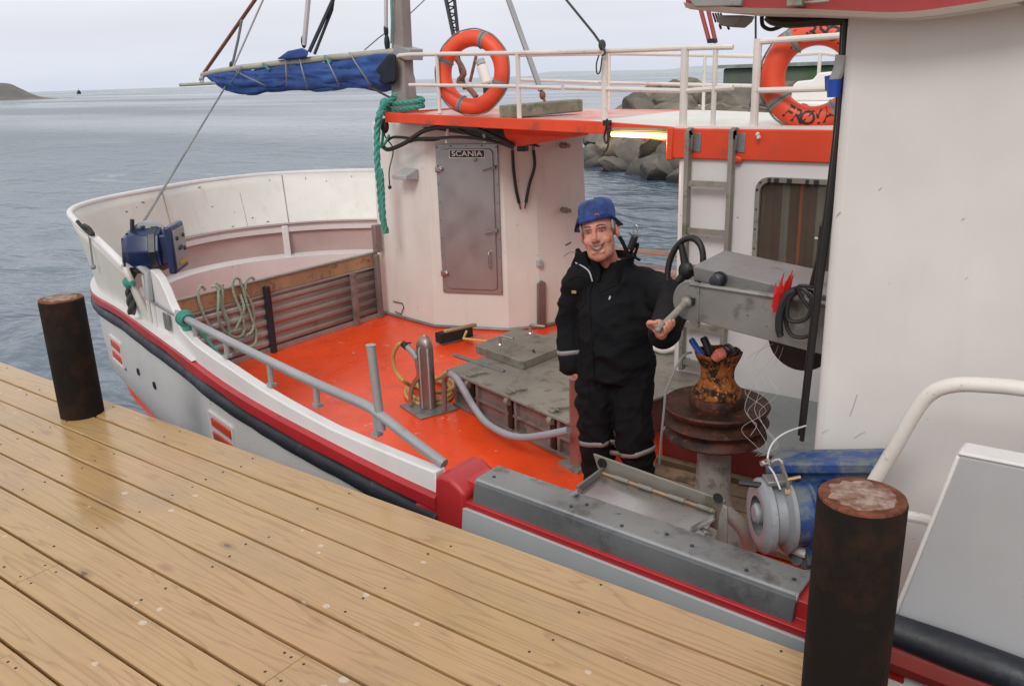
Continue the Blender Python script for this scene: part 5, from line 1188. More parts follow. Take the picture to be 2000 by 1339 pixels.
# ================================================================ things on the deck
# ---- fish pen wall of corrugated aluminium with a plank on top
fx = -6.75; f0y, f1y, ft, fb = 4.0, 6.5, -.13, DK
pen = thing('pen_wall', (fx, 5.25, DK), 'low corrugated aluminium pen wall with a brown plank on top, across the foredeck', 'partition')
def pz(y): return ft - .02 + (y - 4.0) * 0.0
cg = MB(); rs = []
nw = 5.0; zt = -.285
for side in (0, 1):
    pass
colz = [fb + .05 + (zt - fb - .05) * k / 60 for k in range(61)]
def wav(z):
    ph = ((z - fb - .05) / (zt - fb - .05) * nw) % 1.0
    return .03 * (max(0, min(1, (ph - .12) / .12)) - max(0, min(1, (ph - .62) / .12)))
a_ = [[V((fx + wav(z), y, z)) for z in colz] for y in (f0y - .2, f1y)]
cg.sheet(a_); cg.build('corrugated_panel', M['pen_alu'], pen, smooth=20, solid=.006)
MB().box((fx - .005, (f0y - .2 + f1y) / 2, (ft + zt) / 2 + .008), (.05, f1y - f0y + .2, ft - zt - .014)).build('plank', M['pen_wood'], pen, bevel=.006)
MB().box((fx, (f0y - .2 + f1y) / 2, ft + .0), (.056, f1y - f0y + .2, .012)).build('strip', M['alu_dull'], pen)
MB().box((fx + .01, (f0y - .2 + f1y) / 2, zt + .005), (.05, f1y - f0y + .2, .018)).build('strip', M['pen_alu'], pen, bevel=.003)
MB().box((fx + .01, (f0y - .2 + f1y) / 2, fb + .025), (.06, f1y - f0y + .2, .05)).build('strip', M['pen_alu'], pen, bevel=.003)
for px, top, bot, m_ in ((524, 558, 655, 'navy'), (694, 533, 625, 'hatch_side'), (742, 495, 615, 'hatch_side')):
    y = Xp(px, 600, fx + .05).y; z1 = Xp(px, top, fx + .05).z
    MB().box((fx + .055, y, (z1 + fb) / 2), (.05, .055, z1 - fb)).build('post', M[m_], pen, bevel=.005)
part(MB().box((fx + .03, f1y + .0, .02), (.06, .09, .3)), 'pen_post', M['hatch_side'], bevel=.006)
# pale rope hung over the pen wall
pr = thing('pale_rope', (fx, 4.6, ft), 'pale green rope hung in loose loops over the top of the corrugated pen wall', 'rope')
def XR(q, o=.05): return [Xp(a, b, fx + o) for a, b in q]
rp = MB()
for q in ([(402, 566), (392, 558), (388, 575), (395, 605), (412, 640), (432, 655), (445, 690)], [(412, 560), (424, 562), (424, 590), (425, 620), (440, 648), (462, 658), (478, 645), (470, 612), (456, 570), (458, 546), (468, 545), (473, 560), (490, 592), (496, 620), (492, 645), (480, 655)],
          [(425, 563), (434, 556), (433, 580), (437, 610), (448, 640), (446, 668)], [(478, 566), (482, 548), (490, 541), (496, 546)], [(474, 560), (480, 590), (490, 620), (500, 645), (498, 668), (486, 678), (470, 676)], [(456, 648), (470, 622), (474, 600), (470, 575)], [(420, 552), (432, 562), (436, 600), (444, 625), (450, 655), (460, 690)]):
    rp.rope([p + V((random.uniform(-.01, .02), 0, 0)) for p in XR(q)], .0135)
rp.build('loops', M['pale_rope'], pr)
# green lashing on the side rail
gl = thing('green_lashing', rail_pt(365, 625), 'green rope knotted round the galvanised side rail near its forward end', 'rope')
c_ = rail_pt(362, 622); dd = (rail_pt(380, 632) - rail_pt(350, 615)).normalized(); u_, w_ = frame_of(dd)
g = MB()
for k in range(5): g.tube([c_ + dd * (.02 * k - .05 + .012 * math.sin(a)) + (u_ * math.cos(a) + w_ * math.sin(a)) * (.036 + .006 * (k % 2)) for a in [2 * PI * j / 18 for j in range(18)]], .013, 6, closed=True)
g.ell(c_ + V((0, 0, -.05)), (.03, .03, .05), 8, 6); g.build('turns', M['green_rope'], gl)
MB().rope([c_ + V((.04, 0, -.02)), c_ + V((.10, .03, -.08)), c_ + V((.2, .06, -.2)), c_ + V((.3, .12, -.34))], .012).build('tail', M['green_rope'], gl)
hr = thing('hawse_rope', Yp(260, 570, 2.95), 'dark green and black mooring rope hanging through the slot in the bow bulwark', 'rope')
yy = near_y(-5.36)[0] + .02
MB().rope([Yp(x, y, yy) for x, y in ((275, 524), (262, 528), (254, 545), (254, 575), (257, 595), (258, 612))], .03).build('hanging_part', M['dark_rope'], hr)
MB().ell(Yp(250, 552, yy - .05), (.05, .03, .04), 10, 6).rope([Yp(246, 552, yy - .06), Yp(262, 553, yy - .06)], .02).build('green_knot', M['green_rope'], hr)
bc = thing('bow_cable', Yp(190, 475, 3.2), 'black cable clamp with a thin grey line hanging on the outside of the bow bulwark', 'cable')
MB().tube(smooth_path([Yp(x, y, 3.24) for x, y in ((151, 432), (158, 440), (170, 452), (182, 458), (174, 446), (164, 440))], 4), .016, 6).build('clamp', M['black'], bc)
MB().tube([Yp(174, 458, 3.3), Yp(182, 520, 3.3)], .008, 5).ell(Yp(182, 521, 3.3), .022, 8, 6).build('line', M['grey_rope'], bc)

# ---- blue winch on the bow bulwark
wc_ = Yp(302, 484, 3.12); wa = V((.74, .66, 0)).normalized(); wk_ = 1 / 262.0
bw_ = thing('bow_winch', wc_ - V((0, 0, .2)), 'dark blue winch with a grey face plate mounted on the bow bulwark', 'winch')
def WP(px, py): return Pl(px, py, wc_, V((.5, .866, 0)))
ax_ = wa; lo_, hi_ = WP(262, 487), WP(332, 485)
MB().lathe([(.10, -.18), (.14, -.13), (.148, .02), (.148, .07), (.11, .07)], wc_, ax_, 8).build('motor', M['blue_dark'], bw_, bevel=.008)
MB().lathe([(.149, .0), (.155, .005), (.155, .045), (.149, .05)], wc_, ax_, 8).build('clamp_band', M['navy'], bw_)
Rw = rotm(ax_)
fpm = MB(); fpm.box(wc_ + ax_ * .14, (.05, .30, .31), rot=Rw); fpm.box(wc_ + ax_ * .09, (.08, .2, .2), rot=Rw); fpm.build('face_housing', M['blue_dark'], bw_, bevel=.012)
MB().box(wc_ + ax_ * .167, (.012, .25, .25), rot=Rw).build('face_plate', M['drum_grey'], bw_, bevel=.003)
sd_ = V((-ax_.y, ax_.x, 0))
for a, b in ((.07, .07), (-.07, .07), (0, 0), (.07, -.02), (-.04, .0)): MB().lathe([(.016, 0), (.012, .012)], wc_ + ax_ * .173 + sd_ * a + V((0, 0, b)), ax_, 8).build('bolt', M['navy'], bw_)
MB().box(wc_ + ax_ * .174 + V((0, 0, -.095)), (.01, .16, .022), rot=Rw).build('yellow_mark', paint('yellow_stripe_paint', (.55, .3, .03), .5, .1), bw_)
MB().lathe([(.12, -.02), (.135, -.015), (.135, .015), (.12, .02)], wc_ + V((0, 0, .05)) - ax_ * .02, sd_, 26).build('line_drum', M['drum_grey'], bw_)
lv = MB(); lv.tube([WP(258, 470), WP(258, 428)], .014, 7).tube([WP(248, 470), WP(256, 462)], .012, 7).tube([WP(243, 520), WP(240, 465)], .012, 7).tube([WP(258, 505), WP(248, 455)], .010, 7).tube([WP(255, 455), WP(283, 442)], .012, 7); lv.build('levers', M['navy'], bw_)
MB().tube([WP(262, 508), V((-5.3, 3.02, .48)), V((-5.3, 3.0, .3))], .03, 8).tube([WP(300, 518), WP(285, 545)], .02, 8).build('bracket', M['galv'], bw_)

# ---- cargo hatch
hz = -.55
HF = [V((-4.32, 4.82, hz)), V((-2.82, 4.40, hz)), V((-2.50, 5.62, hz)), V((-2.95, 6.22, hz)), V((-4.15, 6.3, hz))]
hatch = thing('cargo_hatch', (-3.5, 5.2, DK), 'grey cargo hatch with raised lid and ribbed sides in the middle of the orange deck', 'hatch')
hcx = sum(HF, V((0, 0, 0))) / 5
ins = lambda p, k: V((hcx.x + (p.x - hcx.x) * k, hcx.y + (p.y - hcx.y) * k, 0))
cm_ = MB(); cm_.rings([[ins(p, .93) + V((0, 0, z)) for p in HF] for z in (DK - .01, hz - .02)], True); cm_.build('coaming', M['hatch_side'], hatch)
cv = MB(); cv.rings([[p + V((0, 0, -.022)) for p in HF], [p for p in HF]], True); cv.build('cover', M['alu_dull'], hatch, bevel=.004)
rb_ = MB(); q0, q1 = ins(HF[0], .945), ins(HF[1], .945); dd = (q1 - q0).normalized(); nn_ = V((dd.y, -dd.x, 0)); LL = (q1 - q0).length
Rh = Matrix((dd, nn_, UZ)).transposed()
for f in (0.02, .14, .22, .47, .545, .8, .87, .985): rb_.box(q0 + dd * LL * f + V((0, 0, (DK + hz) / 2 - .01)), (.028, .04, hz - DK - .03), rot=Rh)
rb_.box(q0.lerp(q1, .5) + V((0, 0, (DK + hz) / 2 - .01)), (LL, .03, .022), rot=Rh); rb_.box(q0.lerp(q1, .5) + V((0, 0, DK + .02)), (LL, .06, .03), rot=Rh); rb_.build('side_ribs', M['hatch_side'], hatch, bevel=.003)
dkm = MB()
for f in (.18, .507, .835): MB().box(q0 + dd * LL * f + nn_ * .005 + V((0, 0, (DK + hz) / 2 - .01)), (.045, .03, hz - DK - .05), rot=Rh).build('dark_slot', M['black'], hatch)
MB().rings([[ins(p, .955) + V((0, 0, z)) for p in HF] for z in (hz - .045, hz - .018)], True).build('gap_shade', M['black'], hatch)  # black strip painting the shadowed gap under the cover
for f in (.16, .50, .83):
    k_ = MB(); c_ = q0 + dd * LL * f + nn_ * .03 + V((0, 0, hz - .05)); k_.lathe([(.03, -.02), (.034, 0), (.03, .02)], c_, dd, 10); k_.box(c_ + V((0, .03, .06)), (.05, .05, .015), rot=Rh); k_.tube([c_ + V((0, .03, .07)), c_ + V((0.02, .16, .065)) + dd * .05], .009, 6)
    k_.tube([c_ + V((0, .04, .072)) - dd * .05, c_ + V((0, .04, .072)) + dd * .05], .007, 5); k_.build('cleat', M['alu_dull'], hatch)
lz = hz + .07
ld = [Zp(928, 674, lz), Zp(1022, 706, lz), Zp(1118, 668, lz), Zp(1008, 640, lz)]
lm = MB(); lm.rings([[p - V((0, 0, .07)) for p in ld], [p - V((0, 0, .012)) for p in ld], ld], True); lid = lm.build('lid', M['alu_dull'], hatch, bevel=.006)
MB().tube([ld[0] + V((-.12, -.14, -.065)), ld[1] + V((-.10, -.12, -.065))], .016, 6).build('bead', M['alu'], hatch)
for a, b in (((977, 672), (1003, 661)), ((1036, 650), (1064, 637))):
    p0_, p1_ = Zp(a[0], a[1], lz), Zp(a[0], a[1] - 17, lz); pe_ = Zp(b[0], b[1], lz + .05)
    h_ = MB().tube(smooth_path([p0_, p0_ + V((0, 0, .06)), p0_ + V((.03, .0, .075)), Zp(b[0], b[1], lz + .075)], 4), .012, 8); h_.lathe([(.025, 0), (.02, .008)], p0_, n=10); h_.build('handle', M['steel'], lid)
c_ = Zp(1048, 700, hz + .03); k_ = MB(); k_.box(c_, (.05, .09, .05), rz=.4); k_.tube([c_ + V((-.06, .04, .05)), c_ + V((.03, -.03, .0))], .014, 7); k_.build('toggle', M['navy'], lid, bevel=.005)

sk = thing('white_sack', Zp(1292, 676, hz), 'white plastic sack lying on the far corner of the cargo hatch beside the cabin', 'sack')
sc_ = Zp(1296, 684, hz); sm_ = MB().ell(sc_ + V((0, .05, .06)), (.17, .2, .10), 28, 18)
sm_.v = [p + V((.03 * noise.noise(p * 7), .03 * noise.noise(p * 7 + V((9, 0, 0))), .035 * noise.noise(p * 9))) for p in sm_.v]; sm_.build('sack', M['sign_white'], sk, smooth=60)
MB().tube([sc_ + V((-.14, -.02, .08)), sc_ + V((-.2, -.06, .05))], .012, 6).build('red_tie', M['red_plastic'], sk)

# ---- stainless pillar with base plate
pz_ = Zp(838, 797, DK); ptop = Yp(832, 656, pz_.y)
pil = thing('deck_pillar', pz_, 'stainless steel pillar with a pointed cap and square base plate on the orange deck', 'pillar')
r_p = .066
def lob(a): return 1 + .10 * math.cos(3 * a + .6)
zt_ = ptop.z; rs = []
for z, k in ((DK + .012, 1), (zt_ - .10, 1), (zt_ - .075, .97), (zt_ - .045, .84), (zt_ - .018, .58), (zt_, .26)): rs.append([pz_ + V((math.cos(a) * r_p * lob(a) * k, math.sin(a) * r_p * lob(a) * k, z - pz_.z)) for a in [2 * PI * j / 30 for j in range(30)]])
MB().rings(rs, True).build('column', M['dull_steel'], pil, smooth=50)
hsv = MB()
for a in (-.6, 1.49, 3.58, -1.65): hsv.tube([pz_ + V((math.cos(a) * r_p * 1.02, math.sin(a) * r_p * 1.02, .02)), pz_ + V((math.cos(a) * r_p * 1.02, math.sin(a) * r_p * 1.02, zt_ - pz_.z - .1)), pz_ + V((0, 0, zt_ - pz_.z + .004))], .009, 6)
hsv.build('edge_welds', M['galv'], pil)
MB().box(pz_ + V((0, 0, .008)), (.36, .34, .016), rz=-.35).build('base_plate', M['alu'], pil, bevel=.004)
pv = thing('water_valve', Zp(795, 790, DK), 'bent steel water pipe with hose coupling beside the pointed pillar', 'pipe')
yv = Zp(800, 795, DK).y
MB().tube(smooth_path([Yp(x, y, yv) for x, y in ((803, 790), (802, 770), (806, 752), (817, 735), (816, 715), (812, 697))], 5), .019, 9).build('pipe', M['steel'], pv)
MB().tube([Yp(x, y, yv) for x, y in ((813, 700), (806, 688), (795, 677))], [.022, .026, .024], 9).build('coupling', M['galv'], pv)
MB().tube([Yp(796, 679, yv), Yp(786, 670, yv)], .025, 9).tube([Yp(786, 671, yv), Yp(802, 669, yv)], .007, 5).build('clamp', M['black'], pv)
yh = thing('yellow_hose', Zp(800, 780, DK), 'yellow water hose looping down beside the pointed steel pillar onto the deck', 'hose')
def coil(cx, cy, rx, ryy, z0, n=28, a0=0, a1=2 * PI): return [Zp(cx + rx * math.cos(a0 + (a1 - a0) * i / n), cy + ryy * math.sin(a0 + (a1 - a0) * i / n), z0) for i in range(n + 1)]
up_ = [Yp(x, y, yv) for x, y in ((790, 671), (778, 673), (769, 690), (768, 705), (775, 728), (790, 745))] + [Zp(812, 757, DK + .06), Zp(845, 765, DK + .03)]
MB().tube(smooth_path(up_, 5), .0165, 9).build('loop', M['yellow_hose'], yh)
MB().tube(smooth_path(coil(838, 766, 46, 24, DK + .02, 20) + coil(840, 762, 42, 20, DK + .045, 18) + coil(852, 752, 36, 14, DK + .07, 14), 2), .017, 8).build('coil', M['yellow_hose'], yh)
MB().tube(smooth_path([Zp(838, 742, DK + .13), Zp(856, 738, DK + .13), Zp(878, 722, DK + .16)], 4), .017, 8).build('tail', M['yellow_hose'], yh)
# grey hose from the pipe stub to the corner post
gh_ = thing('grey_hose', Zp(900, 800, DK), 'thick grey hose curving across the hatch side to the brown corner post', 'hose')
yg = 4.52
pts = [Yp(*q) for q in ((868, 800, 4.68), (868, 760, 4.66), (869, 738, 4.64), (880, 730, 4.6), (893, 740, 4.55), (908, 765, yg), (926, 795, yg), (950, 825, 4.45), (985, 846, 4.32), (1020, 854, 4.26), (1060, 850, 4.24), (1110, 840, 4.26))]
MB().tube(smooth_path(pts[3:], 6), .026, 12).build('hose', M['grey_hose'], gh_)
MB().tube(smooth_path(pts[:4], 6), .021, 10).build('bent_pipe', M['hatch_side'], gh_)
cp = thing('corner_post', Zp(1126, 910, DK), 'reddish brown steel angle post standing at the hatch corner beside the man', 'post')
c_ = Zp(1126, 910, DK); zt2 = Yp(1114, 738, c_.y).z
MB().prism([c_ + V(q) for q in ((-.045, -.01, 0), (-.02, -.035, 0), (.02, -.01, 0), (.05, -.03, 0), (.055, -.012, 0), (.02, .02, 0), (-.02, -.012, 0), (-.038, .006, 0))], V((0, 0, zt2 - DK))).build('angle_bar', paint('red_brown_post_paint', (.33, .12, .10), .5, .15, dirt=(.12, .06, .05), dscale=8, dthr=.55), cp, smooth=0)
MB().box(c_ + V((0, 0, .01)), (.2, .16, .02), rz=-.3).build('foot_plate', M['alu_dull'], cp)

# ---- broom
br = thing('broom', Zp(885, 655, DK), 'broom with black bristles and yellow handle lying on the orange deck by the house', 'broom')
a, b = Zp(856, 664, DK + .05), Zp(918, 650, DK + .05); ax_ = (b - a).normalized(); c_ = (a + b) / 2
Rb = rotm(ax_)
MB().box(c_ + V((0.03, .06, .075)), ((b - a).length, .05, .035), rot=Rb).build('head', M['pen_wood'], br, bevel=.008)
bs = MB(); bs.box(c_ + V((0, 0, .02)), ((b - a).length * 1.02, .11, .10), rot=rotm(ax_, V((-.2, -.55, 1)).normalized())); bs.build('bristles', M['bristle'], br, bevel=.008)
MB().tube([c_ + V((.12, .05, .06)), Zp(905, 661, DK + .07), Zp(968, 668, DK + .1)], .013, 8).build('handle', M['yellow_hose'], br)
# ================================================================ hauling gear at the near side
# ---- capstan
CP = Yp(1388, 800, 3.8); pc = V((CP.x + .02, 3.82, 0))
cap_t = thing('capstan', (pc.x, pc.y, DK), 'rusty capstan with a grooved wheel and orange rusted drum on a grey pedestal', 'capstan')
zw1 = CP.z + .035                                # wheel top
def lat(prof, mat, name, parent=cap_t, n=48, **kw): return MB().lathe(prof, (pc.x, pc.y, 0), n=n).build(name, mat, parent, **kw)
lat([(.13, zw1 - .005), (.243, zw1 - .004), (.258, zw1 + .004), (.264, zw1 - .006), (.256, zw1 - .024), (.222, zw1 - .05), (.222, zw1 - .062), (.255, zw1 - .082), (.262, zw1 - .09), (.255, zw1 - .1), (.222, zw1 - .118), (.222, zw1 - .13), (.25, zw1 - .15), (.255, zw1 - .165), (.235, zw1 - .18), (.13, zw1 - .185)], M['capstan_rust'], 'grooved_wheel', smooth=40)
lat([(.135, zw1 - .004), (.135, zw1 + .03), (.128, zw1 + .045), (.11, zw1 + .05)], M['capstan_rust'], 'hub', smooth=40)
n = 48; rs = []
zt3 = Yp(1388, 686, 3.8).z
for f, r in ((0, .122), (.06, .126), (.13, .121), (.24, .098), (.38, .083), (.55, .079), (.68, .084), (.8, .096), (.9, .107), (1.0, .115), (1.0, .104), (.85, .094), (.6, .07)):
    z = zw1 + .045 + (zt3 - zw1 - .045) * f
    rs.append([V((pc.x + math.cos(a) * r * (1 + .05 * noise.noise(V((math.cos(a) * 2.5, math.sin(a) * 2.5, z * 9)))), pc.y + math.sin(a) * r * (1 + .05 * noise.noise(V((math.cos(a) * 2.5, math.sin(a) * 2.5, z * 9 + 5)))), z + (.008 * noise.noise(V((math.cos(a) * 4, math.sin(a) * 4, 1))) if f > .8 else 0))) for a in [2 * PI * j / n for j in range(n)]])
MB().rings(rs, True, True).build('drum', M['drum_rust'], cap_t, smooth=60)
zb_ = zw1 - .18
lat([(.085, zb_ + .02), (.085, zb_ - .12), (.09, zb_ - .3), (.11, zb_ - .42), (.16, zb_ - .52), (.20, zb_ - .58), (.215, zb_ - .62), (.215, DK)], M['concrete_grey'], 'pedestal', smooth=50)
mb = MB()
for k in range(7): a = 2 * PI * k / 7; mb.lathe([(.02, 0), (.018, .02)], (pc.x + math.cos(a) * .19, pc.y + math.sin(a) * .19, zb_ - .575), n=6)
mb.build('pedestal_bolts', M['concrete_grey'], cap_t)
# knives and pliers in the hollow drum
for nm, q, r, m_, lab, cat in (('knife', ((1372, 696), (1360, 678), (1349, 661)), .016, 'blue_plastic', 'blue handled knife stuck in the hollow rusty drum', 'knife'), ('knife', ((1388, 698), (1381, 675), (1373, 658)), .019, 'black', 'black handled knife stuck in the hollow rusty drum', 'knife')):
    k_ = thing(nm, Yp(q[0][0], q[0][1], 3.74), lab, cat, 'knives in the drum')
    P = [Yp(a, b, 3.76) for a, b in q]; MB().tube(smooth_path(P, 4), [r * .8] + [r] * (len(smooth_path(P, 4)) - 2) + [r * .7], 10).build('handle', M[m_], k_)
    d = (P[0] - P[-1]).normalized(); MB().box(P[0] + d * .06, (.004, .025, .14), rot=Matrix((V((1, 0, 0)), d.cross(V((1, 0, 0))).normalized(), d)).transposed()).build('blade', M['steel'], k_)
k_ = thing('red_gripper', Yp(1402, 690, 3.74), 'tool with a faded red grip lying in the rim of the rusty drum', 'hand tool')
MB().tube([Yp(1396, 700, 3.72), Yp(1404, 692, 3.72), Yp(1414, 688, 3.74)], [.022, .03, .026], 10).build('grip', M['pink_wood'], k_)
MB().tube(smooth_path([Yp(x, y, 3.74) for x, y in ((1412, 688), (1424, 684), (1416, 676), (1424, 674), (1432, 684), (1428, 694))], 4), .008, 6).build('jaws', M['navy'], k_)
dl_ = thing('drum_line', Yp(1346, 690, 3.7), 'thin dark line hanging from the rusty drum rim down past the grooved wheel', 'line')
MB().tube(smooth_path([Yp(x, y, yy) for x, y, yy in ((1350, 688, 3.68), (1338, 692, 3.6), (1325, 708, 3.55), (1308, 745, 3.54), (1300, 768, 3.54), (1297, 800, 3.54), (1292, 850, 3.54), (1288, 905, 3.6))], 5), .006, 6).build('strand', M['grey_rope'], dl_)
nl = thing('nylon_lines', Yp(1520, 760, 3.5), 'tangle of thin clear nylon lines hanging under the aluminium arm beside the capstan', 'fishing line')
rng = random.Random(9); mb = MB()
for k in range(4):
    x0 = 1500 + k * 10; mb.tube(smooth_path([Yp(x0, 668 + k * 3, 3.6)] + [Yp(x0 - 20 + rng.uniform(-32, 24), 700 + j * 34, 3.62 - j * .02) for j in range(6)] + [Yp(1478 + rng.uniform(-20, 20), 890, 3.4)], 5), .0009, 4)
mb.tube(smooth_path([Yp(x, y, 3.52) for x, y in ((1472, 752), (1460, 775), (1455, 800), (1468, 820), (1478, 830), (1466, 850))], 5), .0013, 4)
mb.build('strands', paint('clear_nylon', (.4, .38, .36), .4, .1), nl)

# ---- aluminium hauler arm with lid, end plate and crank handle
AY0, AY1 = 3.56, 3.98
def A3(px, py, y): return Yp(px, py, y)
arm = thing('hauler_arm', A3(1460, 600, 3.75), 'worn aluminium box arm reaching out from the wheelhouse above the capstan', 'machine arm')
e0, e1 = A3(1349, 554, AY0), A3(1640, 598, AY0)           # top edge of the front cheek
g0, g1 = A3(1346, 624, AY0), A3(1640, 702, AY0)           # bottom edge
fr_ = [e0, e1, g1, g0]
MB().prism(fr_, V((0, .02, 0))).build('cheek', M['alu'], arm, bevel=.004)
MB().prism([p + V((0, AY1 - AY0 - .02, 0)) for p in fr_], V((0, .02, 0))).build('cheek', M['alu'], arm, bevel=.004)
MB().prism([g0 + V((.01, .02, .01)), g1 + V((0, .02, .01)), g1 + V((0, .02, .03)), g0 + V((.01, .02, .03))], V((0, AY1 - AY0 - .04, 0))).build('bottom_plate', M['alu_dull'], arm)
MB().tube([e0 + V((0, -.004, 0)), e1 + V((0, -.004, 0))], .010, 8).build('rolled_edge', M['alu'], arm)
t0, t1 = A3(1353, 519, AY0 + .07), A3(1640, 583, AY0 + .07); u0, u1 = A3(1355, 548, AY0 + .07), A3(1640, 606, AY0 + .07)
lidm = MB(); lidm.rings([[t0, t0 + V((.0, .36, .012)), u0 + V((.0, .36, 0)), u0], [t1, t1 + V((0, .36, .012)), u1 + V((0, .36, 0)), u1]], True); lidm.build('lid', M['alu'], arm, bevel=.006)
MB().prism([e0 + V((.02, .02, -.005)), e1 + V((0, .02, -.005)), e1 + V((0, .02, -.02)), e0 + V((.02, .02, -.02))], V((0, .3, 0))).build('tray', M['alu_dull'], arm)
# round end plate
ec = A3(1345, 588, AY0 - .006); er = .094
pl_ = [ec + V((math.cos(a) * er * .86, 0, math.sin(a) * er)) for a in [PI / 2 + PI * k / 18 for k in range(19)]] + [ec + V((.05, 0, -er - .03)), ec + V((.05, 0, er - .01))]
MB().prism(pl_, V((0, .03, 0))).build('end_plate', M['alu'], arm, bevel=.004)
MB().lathe([(.028, 0), (.028, .05), (.02, .055)], A3(1405, 545, AY0 + .06), (0, -1, 0), 14).lathe([(.036, -.01), (.036, .0)], A3(1405, 545, AY0 + .06), (0, -1, 0), 14).build('lock_bolt', M['navy'], arm)
h0 = A3(1343, 588, AY0 - .01); h1 = A3(1316, 615, AY0 - .13); h2 = A3(1285, 643, AY0 - .24)
hdl = MB(); hdl.tube([h0, h0.lerp(h2, .06), h0.lerp(h2, .1), h1, h2], [.026, .027, .018, .0165, .013], 12); hdl.ell(h2, .0155, 10, 8); hdl.build('crank_handle', M['alu_dull'], arm)
MB().box(A3(1351, 588, AY0 - .012), (.03, .014, .03)).build('keyway', M['black'], arm)
rl_ = MB().lathe([(.13, -.06), (.15, -.05), (.15, .05), (.13, .06)], A3(1572, 655, 3.72), (0, 1, 0), 30); rl_.build('rubber_roller', M['black'], arm)
# control wheel behind the arm
sw_c = A3(1340, 516, 4.12); sn = V((-.25, -.85, .45)).normalized(); su, sv = frame_of(sn)
wheel_t = thing('hand_wheel', sw_c, 'black three spoke hand wheel between the man and the aluminium arm', 'hand wheel')
WC = A3(1338, 522, 4.1); vr = .125
sx_ = V((.74, -.1, -.0)).normalized(); sz_ = V((.16, .1, 1)).normalized()
rw_ = MB(); rs = []
for k in range(40):
    a = 2 * PI * k / 40; cdir = sx_ * math.cos(a) * .82 + sz_ * math.sin(a) * 1.28; c_ = WC + cdir * vr
    o_ = cdir.normalized(); yv_ = V((0, 1, 0)); rs.append([c_ + (o_ * math.cos(b) * 1.0 + yv_ * math.sin(b)) * .0185 for b in [2 * PI * j / 10 for j in range(10)]])
rs.append(rs[0]); rw_.rings(rs, True, False); rw_.build('rim', M['black'], wheel_t, smooth=60)
spk = MB()
for a in (0.1, 2.2, 4.2): spk.tube([WC + V((0, .02, -.02)), WC + (sx_ * math.cos(a) * .82 + sz_ * math.sin(a) * 1.28) * vr], [.026, .016], 8)
spk.ell(WC + V((0, .015, -.02)), (.045, .03, .05), 12, 8); spk.build('spokes', M['black'], wheel_t, smooth=60)
MB().tube([WC + V((0, .02, -.02)), WC + V((.12, .1, -.08))], .018, 8).build('shaft', M['navy'], wheel_t)
# red plastic brush of strips
rb2 = thing('red_strips', A3(1525, 580, 3.5), 'bundle of bright red plastic strips stuck on the side of the aluminium arm', 'plastic strips')
mb = MB(); rng = random.Random(4)
for (x0, y0), (x1, y1) in (((1513, 610), (1531, 533)), ((1512, 604), (1548, 528)), ((1516, 608), (1546, 548)), ((1522, 606), (1542, 538)), ((1511, 600), (1515, 553)), ((1520, 604), (1526, 545)), ((1526, 600), (1549, 537)), ((1518, 600), (1536, 548))):
    p, q = A3(x0, y0, 3.52 + rng.uniform(-.01, .02)), A3(x1, y1, 3.50 + rng.uniform(-.02, .04)); m_ = p.lerp(q, .55) + V((rng.uniform(-.01, .01), rng.uniform(-.01, .01), 0))
    d = V((.9, .2, .3)).normalized() * .009; t_ = V((0, .003, 0)); mb.rings([[p - d, p + d, p + d + t_, p - d + t_], [m_ - d, m_ + d, m_ + d + t_, m_ - d + t_], [q - d * .2, q + d * .2, q + d * .2 + t_, q - d * .2 + t_]], True)
mb.build('strips', M['red_plastic'], rb2, smooth=0)
# coil of black cable hanging on the arm
cc = thing('black_cable_coil', A3(1560, 570, 3.5), 'coil of black cable hanging on the aluminium arm beside the wheelhouse edge', 'cable')
mb = MB()
def loop(q, r, y=3.5): mb.tube(smooth_path([A3(a, b, y + i * .002) for i, (a, b) in enumerate(q)], 5), r, 7)
loop([(1552, 566), (1536, 580), (1534, 605), (1536, 635), (1548, 655), (1572, 658), (1590, 645), (1596, 610), (1594, 580), (1576, 562), (1556, 562)], .0085)
loop([(1552, 568), (1540, 590), (1538, 620), (1552, 628), (1575, 622), (1584, 600), (1582, 580), (1568, 564), (1552, 562)], .0085, 3.47)
loop([(1596, 562), (1575, 558), (1558, 560), (1566, 580), (1580, 600), (1592, 615)], .0075, 3.48)
mb.tube(smooth_path([A3(a, b, 3.48) for a, b in ((1556, 566), (1540, 575), (1527, 600), (1522, 625), (1522, 645), (1525, 658))], 5), [.010] + [.018] * 20 + [.016] * 4 + [.007], 8)
mb.tube([A3(1586, 556, 3.44), A3(1600, 500, 3.4), A3(1606, 440, 3.36)], .011, 7)
mb.build('loops', M['black'], cc); MB().lathe([(.03, 0), (.03, .04), (.018, .05)], A3(1558, 572, 3.54), (0, -1, 0), 12).build('hook', M['alu'], cc)

# ---- steel sorting tray on the gunwale
tray = thing('sorting_tray', Yp(1270, 990, 2.85), 'open steel tray with rusty hinges and an upright back plate lying on the gunwale', 'tray')
zt_ = .05
TA, TB = Zp(1128, 962, zt_), Zp(1375, 1052, zt_); TC, TD = Zp(1400, 985, zt_), Zp(1175, 912, zt_)
TA, TB, TC, TD = Yp(1130, 962, 2.70), Yp(1372, 1056, 2.66), Yp(1398, 1000, 2.86), Yp(1180, 925, 2.92)
MB().rings([[p for p in (TA, TB, TC, TD)], [p + V((0, 0, -.012)) for p in (TA, TB, TC, TD)]], True).build('bottom', M['steel'], tray, bevel=.003)
B1, B2 = Yp(1158, 886, 2.93), Yp(1416, 978, 2.87); B3, B4 = Yp(1412, 1040, 2.89), Yp(1172, 930, 2.94)
MB().rings([[B1, B2, B3, B4], [p + V((.0, .012, .0)) for p in (B1, B2, B3, B4)]], True).build('upright_plate', M['alu_dull'], tray, bevel=.003)
